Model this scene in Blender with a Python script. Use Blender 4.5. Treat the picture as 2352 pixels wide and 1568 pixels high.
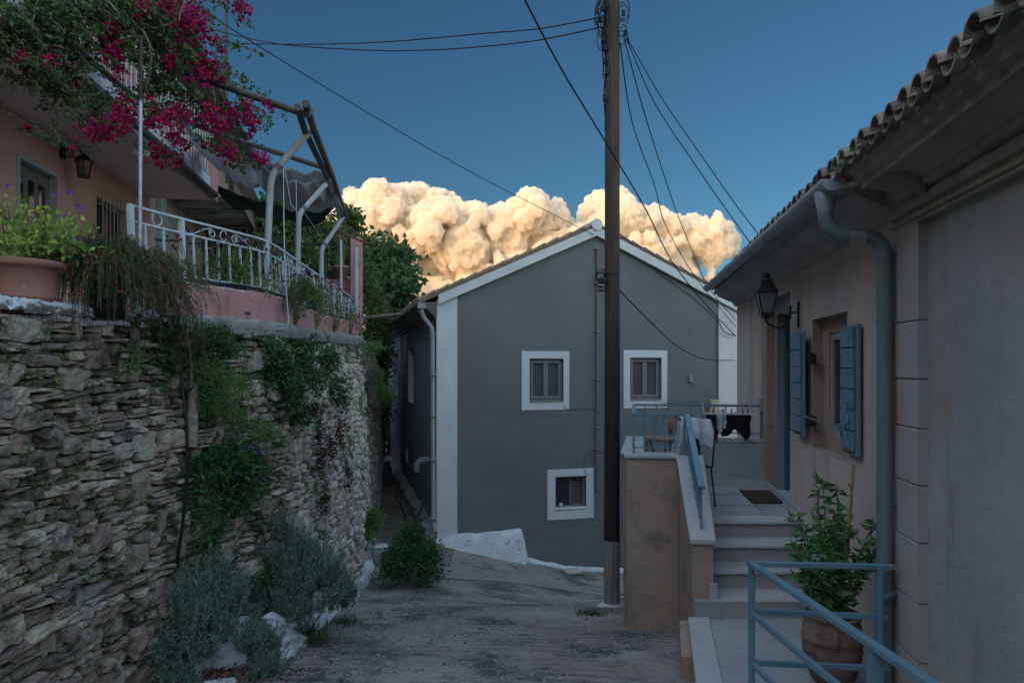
import bpy, bmesh, math, random
import numpy as np
from mathutils import Vector, Matrix, noise
random.seed(7); RNG=np.random.default_rng(7)
PI=math.pi
for o in list(bpy.data.objects): bpy.data.objects.remove(o)
SC=bpy.context.scene; COL=SC.collection
F=1568.0; CX=1176.0; HY=843.0          # photograph measured on a 2352 px wide picture: focal length, centre, horizon
def P(px,py,Y): return Vector(((px-CX)/F*Y, Y, (HY-py)/F*Y))
def V(*a): return Vector(a)
def lerp(a,b,t): return a+(b-a)*t
def sstep(a,b,x):
    t=min(1,max(0,(x-a)/(b-a))); return t*t*(3-2*t)

# ---------------------------------------------------------------- mesh builder
class MB:
    def __init__(s): s.v=[]; s.f=[]; s.n=0; s.smooth=[]
    def add(s,verts,faces,smooth=False):
        b=s.n; s.v.extend([tuple(x) for x in verts]); s.n+=len(verts)
        for f in faces: s.f.append([b+i for i in f]); s.smooth.append(smooth)
    def np_add(s,V_,F_,smooth=False):
        b=s.n; s.v.extend(V_.tolist()); s.n+=len(V_)
        s.f.extend((F_+b).tolist()); s.smooth.extend([smooth]*len(F_))
    def quad(s,a,b,c,d,smooth=False): s.add([a,b,c,d],[(0,1,2,3)],smooth)
    def hexa(s,p):   # 8 points: bottom 4 ccw, top 4 ccw
        s.add(p,[(0,3,2,1),(4,5,6,7),(0,1,5,4),(1,2,6,5),(2,3,7,6),(3,0,4,7)])
    def box(s,c,h,u=(1,0,0),v=(0,1,0),w=(0,0,1)):
        c=Vector(c);u=Vector(u).normalized()*h[0];v=Vector(v).normalized()*h[1];w=Vector(w).normalized()*h[2]
        s.hexa([c-u-v-w,c+u-v-w,c+u+v-w,c-u+v-w,c-u-v+w,c+u-v+w,c+u+v+w,c-u+v+w])
    def bar(s,a,b,wd,ht,up=(0,0,1)):  # rectangular bar from a to b
        a=Vector(a);b=Vector(b);d=(b-a);L=d.length
        if L<1e-6:return
        d/=L; up=Vector(up)
        if abs(d.dot(up))>.98: up=Vector((0.168,1,0)) if abs(d.y)<.9 else Vector((1,0,0))
        sd=d.cross(up).normalized(); u2=sd.cross(d).normalized()
        s.box((a+b)/2,(L/2,wd/2,ht/2),d,sd,u2)
    def tube(s,pts,r,n=8,cap=True,r2=None,jit=0):
        pts=[Vector(p) for p in pts]; m=len(pts)
        if m<2:return
        up=Vector((0,0,1)); rings=[]
        prev=None
        for i,p in enumerate(pts):
            d=(pts[min(i+1,m-1)]-pts[max(i-1,0)])
            if d.length<1e-9:d=Vector((0,0,1))
            d.normalize()
            if prev is None:
                a=d.cross(up)
                if a.length<.05:a=d.cross(Vector((1,0,0)))
                a.normalize()
            else:
                a=(prev-d*prev.dot(d))
                if a.length<1e-6:a=d.cross(up)
                a.normalize()
            prev=a; b=d.cross(a)
            rr=(r if r2 is None else lerp(r,r2,i/(m-1)))
            if callable(r): rr=r(i/(m-1))
            for k in range(n):
                t=2*PI*k/n
                q=rr*(1+jit*(random.random()-.5))
                rings.append(p+a*math.cos(t)*q+b*math.sin(t)*q)
        f=[]
        for i in range(m-1):
            for k in range(n):
                k2=(k+1)%n; f.append((i*n+k,i*n+k2,(i+1)*n+k2,(i+1)*n+k))
        s.add(rings,f,True)
        if cap:
            s.add(rings[:n],[tuple(range(n))[::-1]]); s.add(rings[-n:],[tuple(range(n))])
    def lathe(s,c,prof,n=24,ax=(0,0,1)):  # prof list of (r,z)
        c=Vector(c); v=[];f=[]
        for (r,z) in prof:
            for k in range(n):
                t=2*PI*k/n; v.append(c+Vector((r*math.cos(t),r*math.sin(t),z)))
        for i in range(len(prof)-1):
            for k in range(n):
                k2=(k+1)%n; f.append((i*n+k,i*n+k2,(i+1)*n+k2,(i+1)*n+k))
        s.add(v,f,True)
    def prism(s,poly,vec):  # poly list of 3d points extruded by vec
        poly=[Vector(p) for p in poly]; vec=Vector(vec); n=len(poly)
        v=poly+[p+vec for p in poly]
        f=[tuple(range(n))[::-1],tuple(range(n,2*n))]+[(i,(i+1)%n,n+(i+1)%n,n+i) for i in range(n)]
        s.add(v,f)
    def grid(s,fn,nu,nv,smooth=True):
        v=[fn(i/nu,j/nv) for j in range(nv+1) for i in range(nu+1)]
        f=[(j*(nu+1)+i,j*(nu+1)+i+1,(j+1)*(nu+1)+i+1,(j+1)*(nu+1)+i) for j in range(nv) for i in range(nu)]
        s.add(v,f,smooth)
    def leaves(s,C,D,L,W,fold=.25,curl=.15):
        # C centres, D unit directions (n,3), L lengths, W widths
        n=len(C)
        if n==0:return
        C=np.asarray(C,float);D=np.asarray(D,float);L=np.asarray(L,float).reshape(-1,1)*np.ones((n,1));W=np.asarray(W,float).reshape(-1,1)*np.ones((n,1))
        D=D/np.maximum(np.linalg.norm(D,axis=1,keepdims=True),1e-6)
        R=RNG.normal(size=(n,3)); S=np.cross(D,R); S/=np.maximum(np.linalg.norm(S,axis=1,keepdims=True),1e-6)
        N=np.cross(S,D)
        base=C; tip=C+D*L-N*L*curl; m1=C+D*L*.45+S*W*.5+N*W*fold; m2=C+D*L*.45-S*W*.5+N*W*fold; mid=C+D*L*.5
        Vv=np.stack([base,m1,mid,m2,tip],1).reshape(-1,3)
        b=(np.arange(n)*5).reshape(-1,1)
        Ft=np.concatenate([b+np.array([[0,1,2]]),b+np.array([[1,4,2]]),b+np.array([[0,2,3]]),b+np.array([[2,4,3]])],0)
        s.np_add(Vv,Ft)
    def build(s,name,mat,parent=None,origin=None,bevel=0):
        me=bpy.data.meshes.new(name); 
        if parent is not None:
            o0=Vector((0,0,0)); q=parent
            while q is not None: o0+=q.location; q=q.parent
        elif origin is not None: o0=Vector(origin)
        else:
            A=np.array(s.v); o0=Vector(((A[:,0].min()+A[:,0].max())/2,(A[:,1].min()+A[:,1].max())/2,A[:,2].min()))
        A=np.array(s.v,float)-np.array(o0)
        me.from_pydata(A.tolist(),[],s.f); me.update()
        me.polygons.foreach_set('use_smooth',s.smooth)
        ob=bpy.data.objects.new(name,me); COL.objects.link(ob)
        if mat: me.materials.append(mat)
        if parent is not None: ob.parent=parent
        else: ob.location=o0
        if bevel:
            m=ob.modifiers.new('bev','BEVEL'); m.width=bevel; m.segments=2; m.limit_method='ANGLE'; m.angle_limit=math.radians(40)
        return ob
def build_split(mb,name,mat,parent,pad=.004):
    n=mb.n; par=list(range(n))
    def fd(x):
        while par[x]!=x: par[x]=par[par[x]]; x=par[x]
        return x
    for f in mb.f:
        r=fd(f[0])
        for q in f[1:]: par[fd(q)]=r
    comp={}
    A=np.array(mb.v)
    for i in range(n): comp.setdefault(fd(i),[]).append(i)
    gr=[[A[ix].min(0)-pad,A[ix].max(0)+pad,set([r])] for r,ix in comp.items()]
    ch=True
    while ch:
        ch=False; out=[]
        for g_ in gr:
            for h in out:
                if (g_[0]<=h[1]).all() and (h[0]<=g_[1]).all():
                    h[0]=np.minimum(h[0],g_[0]);h[1]=np.maximum(h[1],g_[1]);h[2]|=g_[2];ch=True;break
            else: out.append(g_)
        gr=out
    obs=[]
    for g_ in gr:
        m2=MB(); idx={}
        for f,s in zip(mb.f,mb.smooth):
            if fd(f[0]) in g_[2]:
                for q in f:
                    if q not in idx: idx[q]=m2.n; m2.v.append(mb.v[q]); m2.n+=1
                m2.f.append([idx[q] for q in f]); m2.smooth.append(s)
        obs.append(m2.build(name,mat,parent))
    return obs
def tag(o,label=None,cat=None,group=None,kind=None):
    if label:o['label']=label
    if cat:o['category']=cat
    if group:o['group']=group
    if kind:o['kind']=kind
    return o
def thing(name,label,cat,loc,group=None):
    o=bpy.data.objects.new(name,None); o.empty_display_size=.1; COL.objects.link(o); o.location=Vector(loc)
    return tag(o,label,cat,group)

# ---------------------------------------------------------------- materials
ALB={'old_stucco':1.45,'peach_stucco':1.95,'ochre_stucco':1.3,'soffit_plaster':3.0,'pink_wall':2.5,'pink_parapet':1.15,'dark_grey_render':1.7,'grey_render':.85,'white_paint':.84,'pilaster_stone':1.35,'cornice_plaster':1.5,'old_cornice_plaster':1.6,'pale_stone':1.35,'terrace_floor_stone':1.35,'stair_riser_stone':1.4,'ribbed_concrete':1.3,'dry_stone':1.6,'pale_mortared_stone':1.45,'lime_mortar':1.25,'roof_tile':1.4,'teal_grey_pipe':1.2,'lavender_leaf':1.75,'bark':1.8,'dry_stalk':1.3,'bare_render_reveal':1.6,'grey_stone_jamb':1.5,'brown_clay':1.4,'stained_slab':1.4,'grey_awning_fabric':1.5,'weathered_concrete':1.15}
def sc_(c,k): return tuple(min(.85,x*k) for x in c) if c else c
def mat(name,c1,c2=None,scale=4,rough=.85,bump=.3,bscale=None,detail=6,c3=None,s3=1.2,spec=.3,metal=0,island=0,trans=0,stain=None,stretch=None,bdist=.01,sss=0,streak=None):
    q_=ALB.get(name,1)*(1.8 if name.endswith('_leaf') and name!='lavender_leaf' else 1); c1,c2,c3=sc_(c1,q_),sc_(c2,q_),sc_(c3,q_)
    m=bpy.data.materials.new(name); m.use_nodes=True; nt=m.node_tree; N=nt.nodes; Lk=nt.links
    b=N['Principled BSDF']; b.inputs['Roughness'].default_value=rough; b.inputs['Metallic'].default_value=metal
    b.inputs['Specular IOR Level'].default_value=spec
    tc=N.new('ShaderNodeNewGeometry'); src=tc.outputs['Position']
    if stretch:
        mp=N.new('ShaderNodeMapping'); mp.inputs['Scale'].default_value=stretch; Lk.new(src,mp.inputs['Vector']); src=mp.outputs['Vector']
    def nz(sc,det=detail,r=.6):
        n=N.new('ShaderNodeTexNoise'); n.inputs['Scale'].default_value=sc; n.inputs['Detail'].default_value=det; n.inputs['Roughness'].default_value=r; Lk.new(src,n.inputs['Vector']); return n.outputs['Fac']
    def ramp(x,a,bb):
        r=N.new('ShaderNodeMapRange'); r.inputs['From Min'].default_value=a; r.inputs['From Max'].default_value=bb; Lk.new(x,r.inputs['Value']); return r.outputs['Result']
    def mix(f,a,bb,blend='MIX'):
        x=N.new('ShaderNodeMix'); x.data_type='RGBA'; x.blend_type=blend
        if hasattr(f,'links') or hasattr(f,'node'): Lk.new(f,x.inputs[0])
        else: x.inputs[0].default_value=f
        for i,q in ((6,a),(7,bb)):
            if isinstance(q,tuple): x.inputs[i].default_value=(*q,1)
            else: Lk.new(q,x.inputs[i])
        return x.outputs[2]
    col=c1
    if c2: col=mix(ramp(nz(scale),.35,.65),c1,c2)
    if c3: col=mix(ramp(nz(s3,4),.5,.68),col,c3)
    if stain: # (colour, scale, lo, hi)
        col=mix(ramp(nz(stain[1],8,.7),stain[2],stain[3]),col,stain[0])
    if streak: # vertical run marks
        mp=N.new('ShaderNodeMapping'); mp.inputs['Scale'].default_value=(streak[1],streak[1],streak[1]*.12); Lk.new(tc.outputs['Position'],mp.inputs['Vector'])
        n=N.new('ShaderNodeTexNoise'); n.inputs['Scale'].default_value=1; n.inputs['Detail'].default_value=5; Lk.new(mp.outputs['Vector'],n.inputs['Vector'])
        col=mix(ramp(n.outputs['Fac'],streak[2],streak[3]),col,streak[0])
    if island:
        r=N.new('ShaderNodeMapRange'); r.inputs['To Min'].default_value=1-island; r.inputs['To Max'].default_value=1+island; Lk.new(tc.outputs['Random Per Island'],r.inputs['Value'])
        h=N.new('ShaderNodeHueSaturation'); Lk.new(r.outputs['Result'],h.inputs['Value'])
        r2=N.new('ShaderNodeMath'); r2.operation='MULTIPLY_ADD'; 
        fr=N.new('ShaderNodeMath'); fr.operation='MULTIPLY'; fr.inputs[1].default_value=7.31; Lk.new(tc.outputs['Random Per Island'],fr.inputs[0])
        f2=N.new('ShaderNodeMath'); f2.operation='FRACT'; Lk.new(fr.outputs[0],f2.inputs[0])
        Lk.new(f2.outputs[0],r2.inputs[0]); r2.inputs[1].default_value=.05; r2.inputs[2].default_value=.475; Lk.new(r2.outputs[0],h.inputs['Hue'])
        if isinstance(col,tuple): h.inputs['Color'].default_value=(*col,1)
        else: Lk.new(col,h.inputs['Color'])
        col=h.outputs['Color']
    if isinstance(col,tuple): b.inputs['Base Color'].default_value=(*col,1)
    else: Lk.new(col,b.inputs['Base Color'])
    if bump:
        bp=N.new('ShaderNodeBump'); bp.inputs['Strength'].default_value=bump; bp.inputs['Distance'].default_value=bdist
        Lk.new(nz(bscale or scale*6,8,.65),bp.inputs['Height']); Lk.new(bp.outputs['Normal'],b.inputs['Normal'])
    if trans:
        out=N['Material Output']; t=N.new('ShaderNodeBsdfTranslucent'); ms=N.new('ShaderNodeMixShader'); ms.inputs[0].default_value=trans
        if isinstance(col,tuple): t.inputs['Color'].default_value=(*col,1)
        else: Lk.new(col,t.inputs['Color'])
        Lk.new(b.outputs[0],ms.inputs[1]); Lk.new(t.outputs[0],ms.inputs[2]); Lk.new(ms.outputs[0],out.inputs['Surface'])
    return m
def glass(name,tint=(.04,.05,.06),rough=.05):
    m=bpy.data.materials.new(name); m.use_nodes=True; b=m.node_tree.nodes['Principled BSDF']
    b.inputs['Base Color'].default_value=(*tint,1); b.inputs['Roughness'].default_value=rough; b.inputs['Specular IOR Level'].default_value=.6
    return m
M={}
M['gwall']=mat('grey_render',(.15,.158,.165),(.175,.182,.188),.7,.9,.5,30,c3=(.145,.15,.155),s3=.45,streak=((.145,.14,.138),3,.56,.9))
M['gside']=mat('dark_grey_render',(.10,.105,.115),(.12,.125,.135),1.5,.9,.25,60)
M['white']=mat('white_paint',(.60,.61,.64),(.68,.68,.70),2,.8,.25,40,stain=((.42,.41,.40),6,.6,.85))
M['limew']=mat('limewash',(.62,.64,.68),(.5,.5,.52),3,.95,.8,14,stain=((.2,.18,.16),7,.56,.7),bdist=.03)
M['peach']=mat('peach_stucco',(.26,.205,.185),(.30,.24,.21),1.1,.92,.35,55,c3=(.22,.19,.18),s3=.8,streak=((.23,.19,.17),3,.5,.95))
M['orange']=mat('ochre_stucco',(.25,.18,.14),(.3,.22,.175),1.5,.92,.6,40,stain=((.12,.095,.078),2.2,.54,.8),c3=(.2,.16,.14),s3=1.3)
M['oldst']=mat('old_stucco',(.185,.195,.205),(.26,.26,.255),.9,.95,1,11,c3=(.225,.175,.145),s3=1.1,stain=((.33,.34,.35),1.4,.53,.66),streak=((.15,.13,.12),2.4,.56,.8),bdist=.015)
M['pilast']=mat('pilaster_stone',(.25,.26,.28),(.28,.24,.21),1.3,.9,.4,40,c3=(.3,.2,.15),s3=1.6)
M['groove']=mat('joint_groove',(.09,.06,.05),(.12,.08,.07),6,.95,.2)
M['cornice']=mat('cornice_plaster',(.22,.205,.20),(.28,.25,.235),1.5,.9,.4,30,stain=((.06,.055,.05),2.2,.56,.75))
M['cornold']=mat('old_cornice_plaster',(.17,.14,.12),(.23,.2,.18),2.2,.93,.5,22,c3=(.25,.20,.165),s3=2,stain=((.07,.06,.053),2.4,.57,.74))
M['tile']=mat('roof_tile',(.15,.12,.095),(.22,.18,.15),5,.9,.7,30,c3=(.2,.22,.2),s3=6,stain=((.035,.033,.03),5,.54,.68),island=.35)
M['tile2']=mat('tan_roof_tile',(.24,.18,.13),(.19,.14,.1),5,.9,.5,30,island=.2)
M['tilered']=mat('red_roof_tile',(.3,.1,.06),(.22,.08,.05),6,.9,.5)
M['zinc']=mat('zinc_gutter',(.28,.31,.36),(.36,.39,.43),2,.45,.1,10,spec=.5,metal=.25)
M['pipe']=mat('teal_grey_pipe',(.105,.145,.155),(.125,.165,.175),2,.4,.05,20,spec=.5)
M['foil']=mat('foil_tape',(.5,.5,.52),(.35,.35,.36),30,.3,.8,50,metal=.8)
M['pvc']=mat('grey_plastic_pipe',(.22,.22,.225),(.27,.27,.27),3,.5,.05)
M['blue']=mat('blue_paint',(.115,.21,.28),(.135,.24,.31),4,.45,.12,60,spec=.45,stain=((.085,.07,.06),11,.60,.74))
M['shut']=mat('blue_shutter_paint',(.13,.21,.27),(.155,.24,.30),3,.6,.2,60,stain=((.075,.11,.14),7,.56,.74))
M['teald']=mat('teal_door_paint',(.035,.11,.15),(.045,.13,.17),3,.5,.1)
M['marble']=mat('pale_stone',(.27,.275,.285),(.32,.32,.32),2.2,.6,.15,30,stain=((.18,.17,.17),2.5,.58,.8))
M['tiles']=mat('terrace_floor_stone',(.22,.225,.235),(.265,.265,.27),1.8,.55,.15,30,stain=((.15,.14,.14),2.2,.55,.8))
M['riser']=mat('stair_riser_stone',(.2,.19,.19),(.25,.235,.23),3,.8,.2)
M['dark']=mat('black_iron',(.018,.018,.02),(.03,.028,.028),6,.5,.2)
M['interior']=mat('dark_interior',(.012,.012,.014),None,bump=0)
M['frame']=mat('grey_window_frame',(.17,.165,.17),(.19,.185,.19),3,.5,.05)
M['glass']=glass('window_glass',(.02,.024,.03),.06)
M['curtain']=mat('net_curtain',(.05,.053,.056),(.10,.103,.108),9,.9,.3,stretch=(12,12,.4))
M['glassc']=glass('clear_lamp_glass',(.16,.19,.21),.25)
M['lampg']=glass('amber_lamp_glass',(.17,.14,.07),.35)
M['pinkw']=mat('pink_wall',(.225,.135,.11),(.26,.155,.125),1.2,.92,.3,50,c3=(.2,.12,.1),s3=.8)
M['pinkp']=mat('pink_parapet',(.37,.175,.17),(.43,.215,.21),2.2,.93,.6,26,stain=((.2,.16,.155),3.5,.54,.7),streak=((.22,.13,.13),6,.56,.8),bdist=.02)
M['soffit']=mat('soffit_plaster',(.2,.165,.165),(.23,.19,.19),1.1,.92,.3,40)
M['conc']=mat('weathered_concrete',(.2,.18,.165),(.28,.26,.245),3,.95,.9,16,stain=((.07,.06,.055),4,.54,.72),bdist=.03)
M['stained']=mat('stained_slab',(.33,.31,.28),(.22,.2,.18),2,.95,.5,12,stretch=(.6,3.2,1),stain=((.03,.025,.022),1.2,.47,.6))
M['beige']=mat('beige_old_wall',(.27,.25,.2),(.36,.33,.28),2,.95,.6,14,stain=((.14,.11,.09),2,.5,.7))
M['whitei']=mat('white_iron_paint',(.45,.5,.55),(.55,.58,.62),6,.55,.5,60,stain=((.16,.12,.1),22,.6,.7))
M['rebar']=mat('painted_rebar',(.4,.44,.5),(.5,.54,.6),8,.6,.2)
M['steelp']=mat('steel_pipe',(.055,.055,.06),(.10,.095,.09),6,.6,.3,stain=((.16,.09,.06),14,.6,.7))
M['wpipe']=mat('white_steel_pipe',(.32,.34,.37),(.4,.42,.44),5,.5,.3,stain=((.12,.08,.06),12,.6,.72))
M['fabric']=mat('grey_awning_fabric',(.36,.37,.39),(.46,.465,.48),2,.9,.4,12,trans=.35,stain=((.13,.13,.135),1.8,.55,.7),bdist=.03)
M['net']=mat('green_shade_net',(.008,.028,.022),(.012,.04,.032),30,.95,.5,80)
M['terra']=mat('terracotta_pink',(.26,.12,.095),(.31,.15,.12),2.5,.8,.2,20,stain=((.42,.32,.3),9,.64,.72))
M['clay']=mat('brown_clay',(.14,.09,.07),(.19,.125,.1),4,.8,.4,20,stain=((.05,.035,.03),3,.5,.7))
M['blackp']=mat('black_plastic',(.015,.018,.022),(.025,.03,.036),5,.5,.2)
M['hose']=mat('black_hose',(.012,.013,.016),(.02,.022,.026),8,.45,.1)
M['soil']=mat('soil',(.06,.045,.035),(.1,.08,.06),9,1,1,30,bdist=.03)
M['stone']=mat('dry_stone',(.215,.16,.125),(.31,.255,.21),6,.97,1,24,c3=(.27,.245,.225),s3=2.6,stain=((.055,.05,.035),4.5,.5,.64),island=.42,bdist=.045)
M['stonep']=mat('pale_mortared_stone',(.33,.27,.225),(.45,.40,.355),5,.97,1,24,stain=((.12,.085,.065),5,.54,.68),island=.28,bdist=.04)
M['earth']=mat('wall_core_earth',(.035,.028,.023),(.06,.05,.042),7,1,1,14,bdist=.04)
M['mortar']=mat('lime_mortar',(.36,.32,.3),(.26,.22,.2),6,.97,1,18,stain=((.12,.09,.075),5,.52,.65),bdist=.04)
M['bark']=mat('bark',(.07,.055,.045),(.12,.1,.085),8,.95,.9,20)
def leafm(n,a,b,isl=.35,tr=.3,rough=.6): return mat(n,a,b,7,rough,0,island=isl,trans=tr,spec=.25)
M['l_boug']=leafm('bougainvillea_leaf',(.032,.058,.022),(.055,.088,.034))
M['l_bract']=leafm('magenta_bract',(.42,.016,.105),(.27,.01,.07),.45,.35)
M['l_var']=leafm('variegated_leaf',(.22,.26,.06),(.12,.19,.045),.4)
M['l_purp']=leafm('purple_petal',(.2,.07,.36),(.26,.1,.42))
M['l_rus']=leafm('fine_green_stem',(.065,.10,.04),(.12,.12,.06),.45)
M['l_red']=leafm('coral_red_flower',(.55,.05,.045),(.42,.03,.03))
M['l_dk']=leafm('dark_green_leaf',(.022,.058,.022),(.04,.09,.03))
M['l_mid']=leafm('mid_green_leaf',(.045,.10,.026),(.075,.135,.04))
M['l_fig']=leafm('fig_leaf',(.055,.095,.04),(.035,.07,.03),.35,.3)
M['l_tree']=leafm('tree_leaf',(.04,.075,.025),(.065,.105,.035),.45,.3)
M['l_lav']=leafm('lavender_leaf',(.085,.122,.098),(.12,.158,.13),.35,.2,.8)
M['l_dry']=leafm('dry_stalk',(.2,.15,.1),(.13,.1,.065),.4)
M['l_bean']=leafm('yellow_green_leaf',(.14,.14,.06),(.10,.12,.05),.4)
M['l_mag']=leafm('globe_flower',(.16,.018,.10),(.11,.012,.075),.3,.1)
M['l_redv']=leafm('dark_red_creeper',(.09,.03,.028),(.06,.025,.02),.4)
M['l_orange']=leafm('orange_petal',(.7,.09,.02),(.6,.06,.02))
M['grass']=leafm('grass_blade',(.06,.10,.035),(.12,.13,.055),.4)
M['f_leaf']=leafm('fallen_leaf',(.12,.07,.05),(.07,.04,.03),.6,.1)
M['f_pet']=leafm('fallen_petal',(.22,.02,.08),(.12,.02,.05),.5,.1)
M['wire']=mat('black_cable',(.012,.012,.014),None,bump=0,rough=.6)
M['wireg']=mat('grey_cable',(.13,.135,.14),None,bump=0,rough=.6)
M['cloth_w']=mat('white_cloth',(.42,.45,.5),(.5,.52,.56),5,.95,.4,30)
M['cloth_b']=mat('black_cloth',(.008,.008,.012),(.014,.014,.018),6,.95,.4,30)
M['cloth_t']=mat('turquoise_cloth',(.03,.2,.24),(.05,.25,.28),6,.95,.3)
M['cloth_n']=mat('navy_cloth',(.01,.02,.08),None,bump=0)
M['wood']=mat('worn_table_wood',(.2,.13,.1),(.26,.18,.14),6,.7,.2,stretch=(1,8,1))
M['cane']=mat('bamboo',(.3,.18,.08),(.36,.23,.11),6,.6,.2)
M['mat']=mat('brown_coir',(.045,.028,.02),(.07,.045,.03),30,1,1,120,bdist=.01)
M['conduit']=mat('painted_conduit',(.125,.125,.13),(.15,.15,.155),3,.6,.05)
M['oldwood']=mat('old_grey_wood',(.13,.1,.08),(.22,.18,.15),5,.9,.6,20,stretch=(1,1,.15))
M['brass']=mat('green_bronze',(.06,.13,.10),(.09,.10,.06),8,.5,.3)
M['rust']=mat('rusty_iron',(.10,.05,.035),(.16,.08,.05),9,.9,.4)
M['gas']=mat('grey_gas_bottle',(.04,.042,.045),(.06,.058,.055),5,.5,.2)
M['cream']=mat('cream_plastic',(.38,.33,.24),None,bump=0,rough=.5)

# pole wood: pale bare foot, dark creosoted middle, grey-brown top
def pole_mat():
    m=mat('pole_wood',(.05,.035,.028),(.11,.074,.054),3,.85,.8,9,stretch=(14,14,.5)); nt=m.node_tree;N=nt.nodes;L=nt.links
    b=N['Principled BSDF']; lk=b.inputs['Base Color'].links[0].from_socket
    g=N.new('ShaderNodeNewGeometry'); sx=N.new('ShaderNodeSeparateXYZ'); L.new(g.outputs['Position'],sx.inputs[0])
    nz=N.new('ShaderNodeTexNoise'); nz.inputs['Scale'].default_value=1; mp=N.new('ShaderNodeMapping'); mp.inputs['Scale'].default_value=(75,75,2.2); L.new(g.outputs['Position'],mp.inputs[0]); L.new(mp.outputs[0],nz.inputs[0])
    def zone(z0,z1,col,prev,k=.15):
        ad=N.new('ShaderNodeMath');ad.operation='MULTIPLY_ADD';L.new(nz.outputs['Fac'],ad.inputs[0]);ad.inputs[1].default_value=k;L.new(sx.outputs['Z'],ad.inputs[2])
        r=N.new('ShaderNodeMapRange');r.inputs['From Min'].default_value=z0+k/2;r.inputs['From Max'].default_value=z1+k/2;L.new(ad.outputs[0],r.inputs['Value'])
        x=N.new('ShaderNodeMix');x.data_type='RGBA';L.new(r.outputs['Result'],x.inputs[0])
        return x
    # streaky pale wood
    pal=N.new('ShaderNodeValToRGB');pal.color_ramp.elements[0].color=(.16,.13,.11,1);pal.color_ramp.elements[1].color=(.34,.3,.27,1);pal.color_ramp.elements[0].position=.35;pal.color_ramp.elements[1].position=.65;L.new(nz.outputs['Fac'],pal.inputs[0])
    dk=N.new('ShaderNodeValToRGB');dk.color_ramp.elements[0].color=(.018,.013,.012,1);dk.color_ramp.elements[1].color=(.055,.036,.030,1);L.new(nz.outputs['Fac'],dk.inputs[0])
    x1=zone(-2.40,-2.38,None,None,.02);L.new(pal.outputs[0],x1.inputs[6]);L.new(dk.outputs[0],x1.inputs[7])
    x2=zone(-.6,1.3,None,None,.9);L.new(x1.outputs[2],x2.inputs[6]);L.new(lk,x2.inputs[7])
    L.new(x2.outputs[2],b.inputs['Base Color']); return m
M['pole']=pole_mat()
# ---------------------------------------------------------------- ground
def zfac(X):
    pts=[(-9,-3.72),(-1.9,-3.72),(-1.6,-3.74),(.25,-4.24),(1.14,-4.48),(2.06,-4.62),(4,-4.85),(9,-5.2)]
    for (a,za),(b,zb) in zip(pts,pts[1:]):
        if X<=b: return lerp(za,zb,max(0,(X-a)/(b-a)))
    return -5.2
def zg(X,Y):
    r=-1.5-.187*max(Y,-14)
    f=zfac(X)
    e=14.5+.26*(max(X,-1.6)+1.6)
    t=sstep(8.8,e-.3,Y) if X>-1.6 else sstep(8.8,12.6,Y)
    z=lerp(r,f,t) if Y<e+2 else f
    return z
def road_mat():
    m=mat('ribbed_concrete',(.175,.15,.132),(.265,.232,.207),2.2,.95,1,60,stain=((.09,.09,.092),1.1,.46,.6),c3=(.27,.25,.235),s3=.7,bdist=.012)
    nt=m.node_tree;N=nt.nodes;L=nt.links;b=N['Principled BSDF']
    # exposed speckled aggregate
    lk=b.inputs['Base Color'].links[0].from_socket
    g=N.new('ShaderNodeNewGeometry'); v=N.new('ShaderNodeTexVoronoi'); v.inputs['Scale'].default_value=52; L.new(g.outputs['Position'],v.inputs['Vector'])
    n=N.new('ShaderNodeTexNoise'); n.inputs['Scale'].default_value=1.1;n.inputs['Detail'].default_value=5; L.new(g.outputs['Position'],n.inputs['Vector'])
    r=N.new('ShaderNodeMapRange'); r.inputs['From Min'].default_value=.42;r.inputs['From Max'].default_value=.62; L.new(n.outputs['Fac'],r.inputs['Value'])
    s=N.new('ShaderNodeSeparateColor'); L.new(v.outputs['Color'],s.inputs[0])
    h=N.new('ShaderNodeMapRange'); h.inputs['To Min'].default_value=.45; h.inputs['To Max'].default_value=1.7; L.new(s.outputs[0],h.inputs['Value'])
    mx=N.new('ShaderNodeMix'); mx.data_type='RGBA'; mx.blend_type='MULTIPLY'; L.new(r.outputs['Result'],mx.inputs[0]); L.new(lk,mx.inputs[6]); L.new(h.outputs['Result'],mx.inputs[7])
    at=N.new('ShaderNodeAttribute'); at.attribute_name='rib_shade'; mu=N.new('ShaderNodeMath'); mu.operation='MULTIPLY'; mu.inputs[1].default_value=.9; L.new(at.outputs['Fac'],mu.inputs[0])
    m2=N.new('ShaderNodeMix'); m2.data_type='RGBA'; L.new(mu.outputs[0],m2.inputs[0]); L.new(mx.outputs[2],m2.inputs[6]); m2.inputs[7].default_value=(.03,.028,.027,1)  # dark colour in the grooves stands in for the shade of the ribs
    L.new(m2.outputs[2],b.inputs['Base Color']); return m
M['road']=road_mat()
M['ground']=mat('dry_ground',(.10,.09,.07),(.15,.13,.10),.3,.95,.6,6)
M['pathm']=mat('earth_path',(.17,.135,.115),(.23,.19,.165),2.5,.95,.9,25,stain=((.07,.055,.045),3,.5,.65),bdist=.03)
def roadz(X,Y):
    z=zg(X,Y)
    # hand-scored ribs across the slope, worn and broken, curving a little
    m=1-sstep(8.5,12.5,Y)
    m=max(m*.9,.25*sstep(12,13,Y)*(1 if X>-1.4 else 0))
    w=noise.noise((X*.5,Y*.5,3))*1.2
    ph=(Y+.16*X+.05*X*X+w*.16)*2*PI/.165
    fade=.35+.65*sstep(-.25,.3,noise.noise((X*.9,Y*.6,9)))
    c=max(0,1-abs(math.sin(ph/2))*1.5)
    z+= -.036*m*c*fade
    z+= .012*noise.noise((X*1.3,Y*1.3,0))+.005*noise.noise((X*40,Y*40,5))+.006*noise.noise((X*6,Y*6,2))+.003*noise.noise((X*21,Y*21,5))
    return z
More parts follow.
